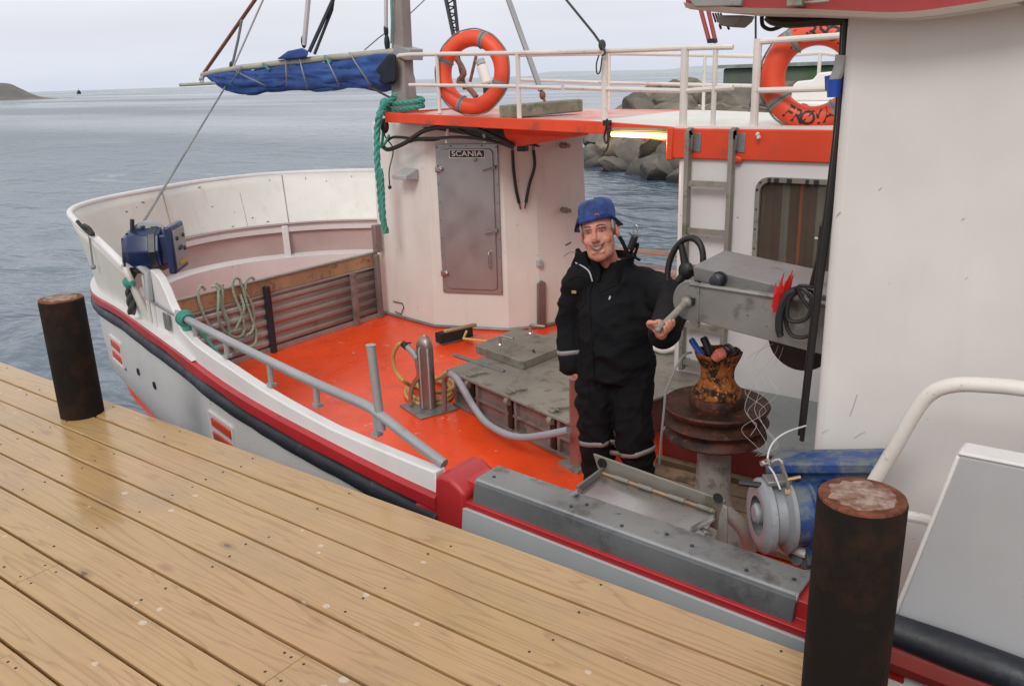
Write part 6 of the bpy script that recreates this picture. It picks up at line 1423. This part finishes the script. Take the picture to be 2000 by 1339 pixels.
MB().lathe([(.022, -.003), (.022, .002)], Yp(1176, 904, 2.92), (0, -1, 0), 16).build('hole', M['black'], tray)
MB().lathe([(.02, -.003), (.02, .002)], Yp(1402, 972, 2.86), (0, -1, 0), 16).build('hole', M['black'], tray)
MB().tube([TD + V((.0, -.01, .008)), TD.lerp(TC, .3) + V((0, -.01, .008)), TC + V((0, -.01, .008))], .006, 6).build('hinge_rod', M['pen_wood'], tray)
for f in (.12, .34, .62, .86): MB().tube([TD.lerp(TC, f) + V((0, -.012, .01)), TD.lerp(TC, f + .13) + V((0, -.012, .01))], .009, 8).build('hinge_knuckle', M['alu_dull'], tray)
MB().rings([[TA, TA + V((.0, 0, .03)), TD + V((0, 0, .03)), TD], [TA + V((-.012, 0, 0)), TA + V((-.012, 0, .03)), TD + V((-.012, 0, .03)), TD + V((-.012, 0, 0))]], True).build('side_lip', M['alu'], tray, bevel=.002)
MB().rings([[TA, TB, TB + V((0, 0, -.03)), TA + V((0, 0, -.03))], [TA + V((0, -.008, 0)), TB + V((0, -.008, 0)), TB + V((0, -.008, -.03)), TA + V((0, -.008, -.03))]], True).build('lip', M['alu'], tray, bevel=.002)
e3 = Yp(1420, 1010, 2.83); MB().prism([Yp(x, y, 2.80) for x, y in ((1412, 985), (1420, 992), (1420, 1070), (1402, 1080), (1398, 1050), (1404, 1010))], V((0, .012, 0))).build('end_plate', M['alu_dull'], tray, bevel=.003)
for (x0, y0), (x1, y1), y in (((1082, 985), (1130, 958), 2.6), ((1112, 968), (1122, 985), 2.62), ((1350, 1035), (1395, 1010), 2.66), ((1325, 1046), (1352, 1048), 2.62), ((1372, 1035), (1388, 1040), 2.66)): 
    p, q = Yp(x0, y0, y), Yp(x1, y1, y + .03); MB().box((p + q) / 2, ((q - p).length, .035, .014), rot=rotm(q - p)).build('latch', M['alu'], tray, bevel=.003)

# ---- blue net hauler with the pale sheave
NC = Yp(1492, 1006, 2.86); na_ = V((-.775, -.63, 0)).normalized()
nh = thing('net_hauler', NC - V((0, 0, .2)), 'worn blue net hauler with a pale grey grooved sheave, half behind the big foreground post', 'net hauler')
Rr = .142
MB().lathe([(.075, .028), (.10, .032), (.118, .03), (Rr, .012), (Rr, -.008), (Rr - .012, -.016), (.112, -.022), (.112, -.055), (Rr - .012, -.064), (Rr + .002, -.070), (Rr, -.086), (.12, -.092), (.05, -.092)], NC, na_, 44, cap=False).build('sheave', M['drum_grey'], nh, smooth=35)
dsh = MB(); dsh.lathe([(.108, .02), (.07, -.01), (.04, -.012), (.001, -.012)], NC, na_, 36, cap=False); dsh.build('sheave_dish', M['drum_grey'], nh, smooth=40)
hb_ = MB(); hb_.lathe([(.04, -.012), (.04, .03), (.03, .04), (.001, .042)], NC + V((0, 0, .01)), na_, 18); hb_.build('hub_cap', M['drum_grey'], nh, smooth=40)
su, sv = frame_of(na_)
bz = MB()
for k in range(5): a = 2 * PI * k / 5 + .3; bz.lathe([(.010, 0), (.009, .01)], NC + (su * math.cos(a) + sv * math.sin(a)) * .06 + na_ * -.006, na_, 8)
bz.build('hub_bolts', M['navy'], nh)
MB().box(NC + V((0, 0, Rr + .004)) + na_ * -.04, (.09, .07, .018), rot=rotm(na_)).build('stripper', M['alu'], nh, bevel=.004)
MB().tube([NC + V((0, 0, .125)) + na_ * .01, NC + V((-.075, -.02, .125)) + na_ * .02], .012, 8).build('pin', M['black'], nh)
MB().lathe([(.115, -.09), (.118, -.15), (.13, -.155), (.13, -.165), (.12, -.17), (.12, -.25), (.13, -.26), (.13, -.34), (.09, -.36)], NC, na_, 24).build('gear_housing', M['blue_paint'], nh, smooth=35)
bpoly = [(1496, 925), (1500, 918), (1700, 917), (1712, 925), (1690, 975), (1660, 1050), (1600, 1030), (1548, 985), (1500, 935)]
MB().prism([Yp(x, y, 3.02) for x, y in bpoly], V((0, .12, 0))).build('body', M['blue_paint'], nh, bevel=.01)
for px_, py_ in ((1510, 938), (1560, 938), (1610, 940), (1660, 940), (1560, 975), (1640, 1000)): MB().lathe([(.011, 0), (.009, .01)], Yp(px_, py_, 3.02), (0, -1, 0), 6).build('bolt', M['blue_dark'], nh)
MB().tube([Yp(1498, 948, 3.01), Yp(1700, 948, 3.01)], .008, 6).build('weld_bead', M['blue_paint'], nh)
MB().tube(smooth_path([Yp(x, y, 2.97) for x, y in ((1575, 1010), (1590, 960), (1630, 950), (1660, 980))], 5), .011, 8).build('oil_hose', M['black'], nh)
MB().prism([Yp(x, y, 2.985) for x, y in ((1494, 905), (1703, 904), (1717, 911), (1710, 926), (1494, 926))], V((0, .16, 0))).build('top_flange', M['blue_paint'], nh, bevel=.008)
MB().prism([Yp(x, y, 2.9) for x, y in ((1584, 990), (1602, 984), (1600, 1100), (1574, 1108), (1572, 1060))], V((0, .12, 0))).build('bracket', M['blue_paint'], nh, bevel=.006)
MB().prism([Yp(x, y, 2.95) for x, y in ((1535, 1085), (1560, 1065), (1590, 1075), (1592, 1112), (1570, 1114))], V((0, .1, 0))).build('foot', M['blue_paint'], nh, bevel=.008)
MB().tube([Yp(1556, 1092, 2.93), Yp(1560, 1092, 3.05)], .022, 12).build('hose_port', M['black'], nh)
MB().tube([Yp(1548, 1070, 2.94), Yp(1575, 1080, 2.94)], .02, 8).build('fitting', M['sign_white'], nh)
rd = MB(); rd.tube(smooth_path([Yp(x, y, 2.86) for x, y in ((1488, 902), (1500, 907), (1522, 898), (1530, 918), (1538, 940), (1540, 960))], 4), .008, 7); rd.tube([Yp(1486, 902, 2.88), Yp(1500, 897, 2.86), Yp(1502, 905, 2.84), Yp(1488, 908, 2.86)], .006, 6, closed=True); rd.build('guide_rod', M['steel'], nh)
MB().tube([Yp(1536, 960, 2.86), Yp(1546, 960, 2.86)], .014, 8).build('brass_fitting', M['pen_wood'], nh)
MB().tube([Yp(1538, 936, 2.86), Yp(1564, 931, 2.88)], .007, 6).build('brass_fitting', paint('worn_brass', (.3, .2, .09), .45, .2, metal=.6), nh)
whl = thing('white_hose', Yp(1540, 850, 3.1), 'thin white line arching over the blue net hauler from the wheelhouse edge', 'line')
MB().tube(smooth_path([Yp(x, y, yy) for x, y, yy in ((1574, 831, 3.15), (1540, 842, 3.05), (1515, 858, 2.98), (1502, 880, 2.9), (1500, 905, 2.86), (1512, 925, 2.85), (1524, 955, 2.84))], 5), .0035, 7).build('strand', M['white_line'], whl)
pp_ = thing('deck_pipe', Yp(1430, 1010, 3.0), 'bent brown grey pipe curving down from the tray to the deck beside the sheave', 'pipe')
MB().tube(smooth_path([Yp(x, y, yy) for x, y, yy in ((1418, 1000, 3.0), (1440, 1018, 3.02), (1456, 1040, 3.05), (1462, 1070, 3.1), (1462, 1120, 3.15))], 5), .03, 12).build('pipe', M['pen_alu'], pp_)
# ================================================================ the man on deck
from mathutils.bvhtree import BVHTree
def fuse(mb, voxel, it=4, fac=.5):
    me = bpy.data.meshes.new('fuse'); me.from_pydata([tuple(p) for p in mb.v], [], mb.f)
    b = bmesh.new(); b.from_mesh(me); bmesh.ops.recalc_face_normals(b, faces=b.faces); b.to_mesh(me); b.free()
    o = bpy.data.objects.new('fuse', me); C.objects.link(o)
    md = o.modifiers.new('r', 'REMESH'); md.mode = 'VOXEL'; md.voxel_size = voxel
    md = o.modifiers.new('s', 'SMOOTH'); md.iterations = it; md.factor = fac
    dg = bpy.context.evaluated_depsgraph_get(); e_ = bpy.data.meshes.new_from_object(o.evaluated_get(dg))
    out = MB(); out.v = [v.co.copy() for v in e_.vertices]; out.f = [tuple(p.vertices) for p in e_.polygons]; out.mi = [0] * len(out.f)
    bpy.data.objects.remove(o); bpy.data.meshes.remove(me); bpy.data.meshes.remove(e_); return out
def limb(mb, pts, rad, n=20, k=6):
    P = smooth_path(pts, k); R_ = []
    for i in range(len(P)):
        f = i / k; a = min(int(f), len(rad) - 2); R_.append(rad[a] + (rad[a + 1] - rad[a]) * (f - a))
    mb.tube(P, R_, n); mb.ell(P[0], R_[0], 16, 10); mb.ell(P[-1], R_[-1], 16, 10); return mb

F0 = V((Yp(1203, 800, 4.14).x, 4.14, DK)); TH = math.radians(20)
RB = Matrix.Rotation(TH, 3, 'Z'); W2 = lambda p: F0 + RB @ V(p)
L2 = lambda p: RB.transposed() @ (V(p) - F0)
man = thing('person', F0, 'smiling man in black coverall and blue hat, one hand on the crank handle', 'person')
# joints in the man's own frame (x to his left, -y to the front)
hand_ax0, hand_ax1 = h0, h2
HC = h0.lerp(h2, .80)
elbowL = L2(Yp(1316, 585, 4.06)); 
camdir = (V((0, 0, H)) - HC).normalized()
aH = (h2 - h0).normalized(); e2 = (camdir - aH * camdir.dot(aH)).normalized(); e1 = aH.cross(e2).normalized()
if e1.z < 0: e1 = -e1
PC = HC - e2 * .040 + e1 * .006                  # palm, behind the handle
WR = PC - e2 * .075 - aH * .035 - e1 * .022 + V((.02, .0, -.01))
wristL = L2(WR)
shR, elR, wrR = V((-.215, .01, 1.375)), V((-.29, .05, 1.12)), V((-.262, -.03, .875))
shL = V((.215, .0, 1.345))
def torso(mb, g=0.0, z0=.80):
    rs = []
    for z, rx, ry, cx, cy in ((z0, .195, .15, .0, .0), (.88, .212, .168, .0, -.005), (.98, .215, .178, .0, -.012), (1.10, .215, .172, 0, -.01), (1.22, .215, .158, -.0, .0), (1.32, .205, .138, 0, .012), (1.40, .165, .115, 0, .02), (1.455, .11, .095, -.005, .02), (1.50, .085, .082, -.01, .015)):
        rs.append([V((cx + math.cos(a) * max(.02, rx + g), cy + math.sin(a) * max(.02, ry + g), z)) for a in [2 * PI * j / 36 for j in range(36)]])
    return mb.rings(rs, True, True)
cv = MB(); torso(cv)
cv.ell((0, -.03, 1.0), (.2, .165, .2), 20, 14)
limb(cv, [shR, elR, wrR + V((0, 0, -.0))], [.095, .080, .068])
eM = shL.lerp(elbowL, .5) + V((.0, .0, -.012))
limb(cv, [shL, eM, elbowL, elbowL.lerp(wristL, .5) + V((0, 0, -.012)), wristL + (elbowL - wristL).normalized() * .03], [.098, .102, .095, .082, .072])
cv.ell((.17, .0, 1.22), (.12, .13, .17), 16, 12)
cv.ell((-.15, .01, 1.405), (.11, .095, .07), 16, 10); cv.ell((.13, .01, 1.39), (.11, .09, .075), 16, 10); cv.ell((0, .06, 1.30), (.2, .12, .16), 16, 12)
limb(cv, [(-.095, .0, .88), (-.112, -.02, .66), (-.118, -.03, .48), (-.105, .0, .27), (-.10, .02, .06)], [.128, .118, .104, .098, .096])
limb(cv, [(.10, .0, .88), (.108, -.035, .66), (.118, -.06, .47), (.135, -.01, .27), (.15, .02, .06)], [.128, .118, .106, .098, .096])
cov = fuse(cv, .011, 5)
nv = []
for p in cov.v:
    q = p.copy()
    f = noise.noise(V((q.x * 5, q.y * 5, q.z * 3.2))) * .016 + noise.noise(V((q.x * 11 + q.z * 9, q.y * 11, q.z * 7))) * .007
    f += .010 * math.sin((q.z * 46 + 3.5 * noise.noise(V((q.x * 6, q.y * 6, q.z * 3))) + q.x * 12)) * max(0, noise.noise(V((q.x * 4, q.y * 4 + 7, q.z * 2.5))) + .15)
    rdg = 1 - abs(noise.noise(V((q.x * 6 + q.z * 5, q.y * 6, q.z * 6 - q.x * 3)))) * 2.2; f += .013 * max(0, rdg) ** 2 - .005
    rdg = 1 - abs(noise.noise(V((q.x * 9 - q.z * 8, q.y * 9 + 3, q.z * 9)))) * 2.4; f += .008 * max(0, rdg) ** 2
    c_ = V((0, 0, q.z)) if (abs(q.x) < .24 and q.z > .8) else V((-.11 if q.x < 0 else .12, 0, q.z))
    d = (q - c_); d.z *= 0; d = d.normalized() if d.length > 1e-4 else V((0, -1, 0))
    nv.append(W2(q + d * f))
cov.v = nv
t = MT('black_work_cloth'); f1 = t.noise(4, 5, .6); f2 = t.noise(160, 3, .6)
M['cloth'] = t.out(t.mix(f1, (.0045, .0049, .006, 1), (.010, .0106, .0128, 1)), .85, 0, t.bump(f1, .35, .02, t.bump(f2, .2, .002)), Specular_IOR_Level=.14)
covo = cov.build('coverall', M['cloth'], man, smooth=180)
bvh = BVHTree.FromPolygons([tuple(p) for p in cov.v], cov.f)
def on_cloth(px, py, off=.004):
    d = ray(px, py).normalized(); hit, nrm_, _, _ = bvh.ray_cast(V((0, 0, H)), d)
    if hit is None: return Yp(px, py, 4.0)
    return hit - d * off
# reflective bands round both knees and one sleeve
def bandline(z, cx, cy, r, w_, tilt):
    rs = []
    for j in range(48):
        a = 2 * PI * j / 48; d = V((math.cos(a), math.sin(a), 0))
        o = V((cx, cy, z + tilt * math.cos(a) - .012 * math.sin(a))) ; far = W2(o + d * .3); dw = (W2(o) - far).normalized()
        hit, _, _, _ = bvh.ray_cast(far, dw)
        base = hit if hit is not None else W2(o + d * r)
        if (base - W2(o)).length > r * 1.5: base = W2(o + d * r)
        rs.append([base - dw * .004 + V((0, 0, s_ * w_ / 2)) for s_ in (-1, 1)])
    rs.append(rs[0]); return MB().sheet(rs)
bandline(.405, -.112, -.012, .105, .03, .016).build('reflective_band', M['reflect'], covo, smooth=60, solid=.003)
bandline(.375, .125, -.04, .105, .032, .03).build('reflective_band', M['reflect'], covo, smooth=60, solid=.003)
bandline(.945, -.262, -.0, .072, .028, .008).build('reflective_band', M['reflect'], covo, smooth=60, solid=.003)
def cl_line(pts, r, mat, name, off=.003, k=5):
    return MB().tube([on_cloth(p.x, p.y, off) for p in smooth_path([V((a, b, 0)) for a, b in pts], k)], r, 6).build(name, M[mat], covo)
M['piping'] = paint('pale_piping', (.46, .46, .50), .5, .05)
cl_line([(1124, 513), (1140, 521), (1151, 531), (1157, 549)], .0042, 'piping', 'zip_piping', .010)
cl_line([(1168, 516), (1168, 527), (1165, 541)], .004, 'piping', 'zip_piping', .010)
cl_line([(1192, 578), (1190, 585)], .005, 'piping', 'pen_clip')
p = on_cloth(1121, 570, .006); MB().box(p, (.026, .006, .016), rz=TH).build('chest_tag', paint('ochre_tag', (.38, .24, .09), .6, .1), covo)
cl_line([(1158, 552), (1152, 575), (1153, 620), (1158, 700), (1163, 760)], .0045, 'cloth', 'placket', .002)
cl_line([(1112, 548), (1125, 540), (1140, 545), (1142, 590), (1128, 610)], .004, 'cloth', 'pocket_edge', .001)
cl_line([(1170, 572), (1195, 560), (1215, 552)], .004, 'cloth', 'pocket_edge', .001)
cl_line([(1147, 740), (1150, 765), (1152, 790)], .0035, 'cloth', 'pocket_edge', .001)
# collar
NKC = V((-.030, .008, 0))
rs = []
for j in range(41):
    a = -PI / 2 + .42 + (2 * PI - .84) * j / 40
    op = 1 - abs(j - 20) / 20                        # 0 at the front opening
    rr = .098 + .006 * math.sin(a * 3); h_ = .12 + .03 * op * .6
    lean = .020 + .012 * math.sin(a * 2)
    d = V((math.cos(a), math.sin(a), 0))
    rs.append([W2(NKC + d * (rr + .02) + V((0, 0, 1.395))), W2(NKC + d * (rr + .008) + V((0, 0, 1.395 + h_ * .5))), W2(NKC + d * (rr + lean) + V((0, 0, 1.395 + h_)))])
MB().sheet(rs).build('collar', M['cloth'], covo, smooth=60, solid=.014, bevel=.003)
for q in (((1112, 520), (1121, 500), (1122, 484), (1130, 496), (1140, 490), (1142, 500), (1150, 520), (1130, 530)),):
    P = [Yp(a_, b_, 4.06) for a_, b_ in q]; MB().prism(P, V((0, .05, 0))).build('collar_flap', M['cloth'], covo, bevel=.012, seg=3)
rd_ = MB(); a = Yp(1232, 484, 4.05); b = Yp(1240, 462, 4.05); u_ = (b - a).normalized()
rd_.box((a + b) / 2, (.04, .03, .085), rot=rotm(u_, V((0, -1, 0))) @ Matrix.Rotation(PI / 2, 3, 'Y')); rdo = rd_.build('hood_clip', M['black'], covo, bevel=.006)
MB().tube(smooth_path([b + V((-.01, 0, .005)), b + V((-.006, 0, .05)), b + V((.008, 0, .062)), b + V((.016, 0, .045)), b + V((.012, 0, .0))], 4), .0025, 6).build('clip_wire', M['steel'], rdo)
MB().tube(smooth_path([Yp(x, y, 4.06) for x, y in ((1210, 462), (1217, 475), (1224, 490), (1232, 502))], 4), .011, 8).tube(smooth_path([Yp(x, y, 4.08) for x, y in ((1228, 500), (1240, 480), (1246, 478), (1240, 500), (1250, 508))], 4), .008, 6).build('hood_strap', M['cloth'], covo)
MB().tube(smooth_path([Yp(x, y, 4.0) for x, y in ((1125, 492), (1112, 493), (1101, 501))], 4), .003, 5).build('drawstring', M['grey_rope'], covo)
# boots
bo = MB()
for x, y, yw in ((-.10, .02, -.15), (.15, .02, .25)):
    R_ = Matrix.Rotation(yw, 3, 'Z'); bo.ell(V((x, y, .05)) + R_ @ V((0, -.06, .0)), (.055, .15, .05), 16, 10, R_); bo.ell(V((x, y + .01, .08)), (.06, .07, .08), 14, 10)
bo.v = [W2(p) for p in bo.v]; bo.build('boots', M['black'], man, smooth=180)

# ---- body: head, neck, slim trunk and arms, hands; one fused surface
HS = 1.22
hc_w = Yp(1170, 455, 4.06); HDC = hc_w
yaw = math.radians(19); RH = Matrix.Rotation(yaw, 3, 'Z') @ Matrix.Rotation(math.radians(-7), 3, 'X') @ Matrix.Rotation(math.radians(-11), 3, 'Y')
HW = lambda p: HDC + RH @ (V(p) * HS)
hd_ = MB()
def he(c, r, rot=None): hd_.ell(c, r, 22, 16, rot)
he((0, .014, .035), (.074, .097, .098)); he((0, -.020, -.040), (.0685, .070, .090)); he((0, -.063, -.100), (.034, .028, .027)); he((0, -.028, -.088), (.060, .057, .037))
for s_ in (-1, 1):
    he((s_ * .037, -.056, -.030), (.027, .025, .024)); he((s_ * .030, -.076, .030), (.026, .015, .010)); he((s_ * .0125, -.104, -.028), (.0115, .013, .0095))
    he((s_ * .080, .016, -.006), (.010, .021, .033), Matrix.Rotation(.25 * s_, 3, 'Z')); he((s_ * .038, -.03, -.075), (.022, .04, .04))
hd_.tube([V((0, -.086, .026)), V((0, -.099, .008)), V((0, -.112, -.010)), V((0, -.119, -.025))], [.0095, .0105, .0125, .0140], 14); hd_.ell((0, -.115, -.026), (.0145, .013, .0125), 14, 10)
he((0, -.081, -.082), (.032, .016, .011)); he((0, -.085, -.046), (.03, .013, .010))
hd_.v = [L2(HW(p)) for p in hd_.v]
bd_ = MB(); bd_.add(hd_.v, hd_.f)
nk0, nk1 = L2(HW((0, .012, -.05))), V((-.004, .02, 1.38))
bd_.tube([nk0, nk0.lerp(nk1, .5), nk1], [.058, .056, .066], 20)
torso(bd_, -.045, .82)
limb(bd_, [shR, elR, wrR, wrR + V((.035, -.0, -.05)), wrR + V((.09, -.0, -.12))], [.05, .042, .034, .038, .03])
limb(bd_, [shL, eM, elbowL, wristL], [.05, .046, .042, .031])
for x in (-.1, .11): limb(bd_, [(x, 0, .9), (x, -.03, .48), (x * 1.2, .02, .1)], [.08, .055, .05])
# left hand closed on the crank handle
LW = lambda p: L2(p)
hm_ = MB()
pal = [(-.034, .0), (-.012, .004), (.012, .004), (.034, -.002)]
pa_ = PC
hm_.ell(pa_, (.044, .036, .017), 18, 12, Matrix((aH, e1, e2)).transposed())
hm_.tube([WR, WR.lerp(pa_, .5), pa_], [.031, .030, .028], 16)
for k, (s_, ln) in enumerate(((.036, .92), (.013, 1.0), (-.010, .95), (-.032, .80))):
    c_ = HC + aH * s_; pts = []
    for q, (ang, rho) in enumerate(((205, .046), (235, .040), (270, .034), (312, .031), (350, .030))):
        a = math.radians(180 + (ang - 180) * ln + k * 3); pts.append(c_ + e2 * math.cos(a) * rho + e1 * math.sin(a) * rho * (1 if True else 1))
    rr = [.0108, .0105, .0100, .0094, .0086]; hm_.tube(smooth_path(pts, 4), [rr[min(i // 4, 4)] for i in range(17)], 12); hm_.ell(pts[-1], .0087, 12, 8)
th = [pa_ + aH * .03 + e1 * .02, HC + aH * .050 + e1 * .045 - e2 * .02, HC + aH * .060 + e1 * .046 + e2 * .008, HC + aH * .052 + e1 * .026 + e2 * .026]
hm_.tube(smooth_path(th, 4), [.0145] * 4 + [.0125] * 5 + [.0105] * 4, 12); hm_.ell(th[-1], .0105, 12, 8)
bd_.add([LW(p) for p in hm_.v], hm_.f)
body = fuse(bd_, .0048, 7, .5)
body.v = [W2(p) for p in body.v]
t = MT('weathered_skin'); f1 = t.noise(16, 5, .6); f2 = t.noise(60, 4, .6); sp = t.n.new('ShaderNodeSeparateXYZ')
M['skin'] = t.out(t.mix(t.ramp(f1, .35, .65), (.46, .17, .115, 1), (.58, .295, .215, 1)), .48, 0, t.bump(f2, .15, .003), Subsurface_Weight=.3, Subsurface_Scale=.008)
M['skin'].node_tree.nodes['Principled BSDF'].inputs['Subsurface Radius'].default_value = (1, .35, .2)
bodyo = body.build('body', M['skin'], man, smooth=180)
hbvh = BVHTree.FromPolygons([tuple(p) for p in body.v], body.f)
def on_face(x, z, off=.001):                     # point on the face at head coordinates x, z
    o = HW((x, -.3, z)); d = (RH @ V((0, 1, 0))).normalized(); hit, _, _, _ = hbvh.ray_cast(o, d)
    return (hit if hit is not None else HW((x, -.1, z))) - d * off
M['brow'] = paint('grey_brown_brow', (.10, .075, .06), .9, .2); M['hair'] = paint('grey_hair', (.36, .35, .34), .9, .2, bmp=.8, bscale=140)
M['lip'] = paint('lip_skin', (.36, .13, .10), .45, .1); M['teeth'] = paint('teeth_enamel', (.42, .34, .26), .35, .04); M['mouth'] = paint('mouth_dark', (.10, .03, .025), .6, .1)
M['eye_white'] = paint('eye_white', (.5, .46, .43), .25, .03); M['iris'] = paint('dark_iris', (.03, .025, .022), .15, .1); M['lid'] = paint('eyelid_shade', (.34, .155, .115), .55, .1)
for s_ in (-1, 1):
    c_ = on_face(s_ * .031, .011, -.0065)
    ey = MB().ell(c_, (.0120, .0120, .0050), 14, 10, RH).build('eye', M['eye_white'], bodyo, smooth=180)
    MB().ell(c_ + RH @ V((-.001, -.0098, -.0005)), (.0055, .0035, .0055), 12, 8, RH).build('iris', M['iris'], bodyo, smooth=180)
    MB().tube(smooth_path([on_face(s_ * .031 + x, .011 + z, .0005) for x, z in ((-.0155, -.001), (-.008, .0032), (0, .0046), (.008, .0032), (.0155, -.001))], 3), .0032, 6).build('eyelid', M['lid'], bodyo, smooth=180)
    MB().tube(smooth_path([on_face(s_ * .031 + x, .009 + z, .0) for x, z in ((-.014, -.001), (0, -.0050), (.014, -.001))], 4), .0028, 6).build('eyelid', M['lid'], bodyo, smooth=180)
    MB().tube(smooth_path([on_face(s_ * (.012 + .04 * f), .030 + .006 * math.sin(.5 + f * 2.3), .0012) for f in (0, .25, .5, .75, 1)], 4), [.0035] * 4 + [.0048] * 9 + [.0028] * 4, 7).build('eyebrow', M['brow'], bodyo, smooth=180)
    MB().ell(on_face(s_ * .0075, -.033, -.001), (.004, .003, .0025), 8, 6, RH).build('nostril', M['mouth'], bodyo, smooth=180)
    MB().ell(HW((s_ * .073, -.022, .028)), (.009, .018, .032), 12, 10, RH).ell(HW((s_ * .076, .012, .045)), (.009, .02, .03), 12, 10, RH).build('side_hair', M['hair'], bodyo, smooth=180)
MB().ell(HW((0, .075, .0)), (.07, .045, .06), 16, 12, RH).build('side_hair', M['hair'], bodyo, smooth=180)
mo = []
for f in range(13):
    x = -.036 + .072 * f / 12; k = 1 - (x / .036) ** 2
    mo.append((x, -.0575 + .015 * (x / .036) ** 2 + .001, -.0575 + .015 * (x / .036) ** 2 - .020 * k))
rows = [[on_face(x, zu, .0012) for x, zu, zl_ in mo], [on_face(x, (zu + zl_) / 2, .0016) for x, zu, zl_ in mo], [on_face(x, zl_, .0012) for x, zu, zl_ in mo]]
MB().sheet(rows).build('mouth', M['mouth'], bodyo, smooth=180)
rows = [[on_face(x, zu - .001, .0024) for x, zu, zl_ in mo[2:-2]], [on_face(x, zu * .45 + zl_ * .55, .0034) for x, zu, zl_ in mo[1:-1]]]
MB().sheet(rows).build('teeth', M['teeth'], bodyo, smooth=180)
MB().tube(smooth_path([on_face(x, zu + .002, .0008) for x, zu, zl_ in mo], 2), .0024, 7).build('lip', M['lip'], bodyo, smooth=180)
MB().tube(smooth_path([on_face(x, zl_ - .003, .0008) for x, zu, zl_ in mo], 2), .0034, 7).build('lip', M['lip'], bodyo, smooth=180)

# ---- blue bucket hat, front brim turned up
t = MT('blue_hat_cloth'); f1 = t.noise(9, 5, .6); f2 = t.noise(180, 3, .6)
M['hat'] = t.out(t.mix(t.ramp(f1, .40, .60), (.010, .022, .085, 1), (.026, .075, .31, 1)), .75, 0, t.bump(f1, .3, .015, t.bump(f2, .25, .002)))
hat = None
n = 56; rs = []
for z, rx, ry in ((.052, .081, .107), (.066, .0815, .109), (.088, .081, .108), (.112, .079, .104), (.132, .072, .095), (.143, .060, .080), (.149, .036, .05), (.150, .003, .003)):
    rs.append([HW((math.cos(a) * rx * (1 + .06 * noise.noise(V((math.cos(a) * 2.5, math.sin(a) * 2.5, z * 26)))), .010 + math.sin(a) * ry * (1 + .06 * noise.noise(V((math.cos(a) * 2.5, math.sin(a) * 2.5, z * 26 + 4)))), z - .008 * math.sin(a) * (1 - z / .16) + (.010 * noise.noise(V((math.cos(a) * 3, math.sin(a) * 3, 2))) if z > .1 else 0) + .004 * math.cos(a))) for a in [2 * PI * j / n for j in range(n)]])
hat = MB().rings(rs, True, False).build('hat', M['hat'], man, smooth=180, solid=.004)
def brim(off, lo=1.0):
    rs = []
    for j in range(n + 1):
        a = 2 * PI * j / n; fr_ = max(0, -math.sin(a)) ** .7   # 1 in front
        fr_ = 0 if math.sin(a) > -.15 else min(1, (-math.sin(a) - .15) / .35)
        d = V((math.cos(a), math.sin(a) * 1.22, 0)); o = V((0, .010, .054 - .012 * math.sin(a)))
        up_ = [V((0, 0, .0)) + d * .084, V((0, 0, .014)) + d * .0865, V((0, 0, .028)) + d * .0865]
        dn_ = [V((0, 0, .0)) + d * .084, V((0, 0, -.016)) + d * .098, V((0, 0, -.032)) + d * (.100 + .012 * abs(math.cos(a)))]
        rs.append([HW(o + u.lerp(v, fr_) - d * off * (1 if fr_ < .5 else -1 * 0)) for u, v in zip(dn_, up_)])
    return MB().sheet(rs)
brim(0).build('brim', M['hat'], hat, smooth=180, solid=.003)
brim(.006).build('brim_lining', M['black'], hat, smooth=180)
MB().tube([HW((-.135, -.005, -.02)), HW((-.155, -.03, -.028))], .005, 6).tube([HW((.135, .0, -.022)), HW((.15, -.02, -.036))], .004, 6).build('toggle', M['brow'], hat)
MB().tube(smooth_path([HW((.02, -.124, .082)), HW((.032, -.122, .086)), HW((.04, -.119, .078))], 4), .003, 6).build('fly_hook', M['pink_wood'], hat)
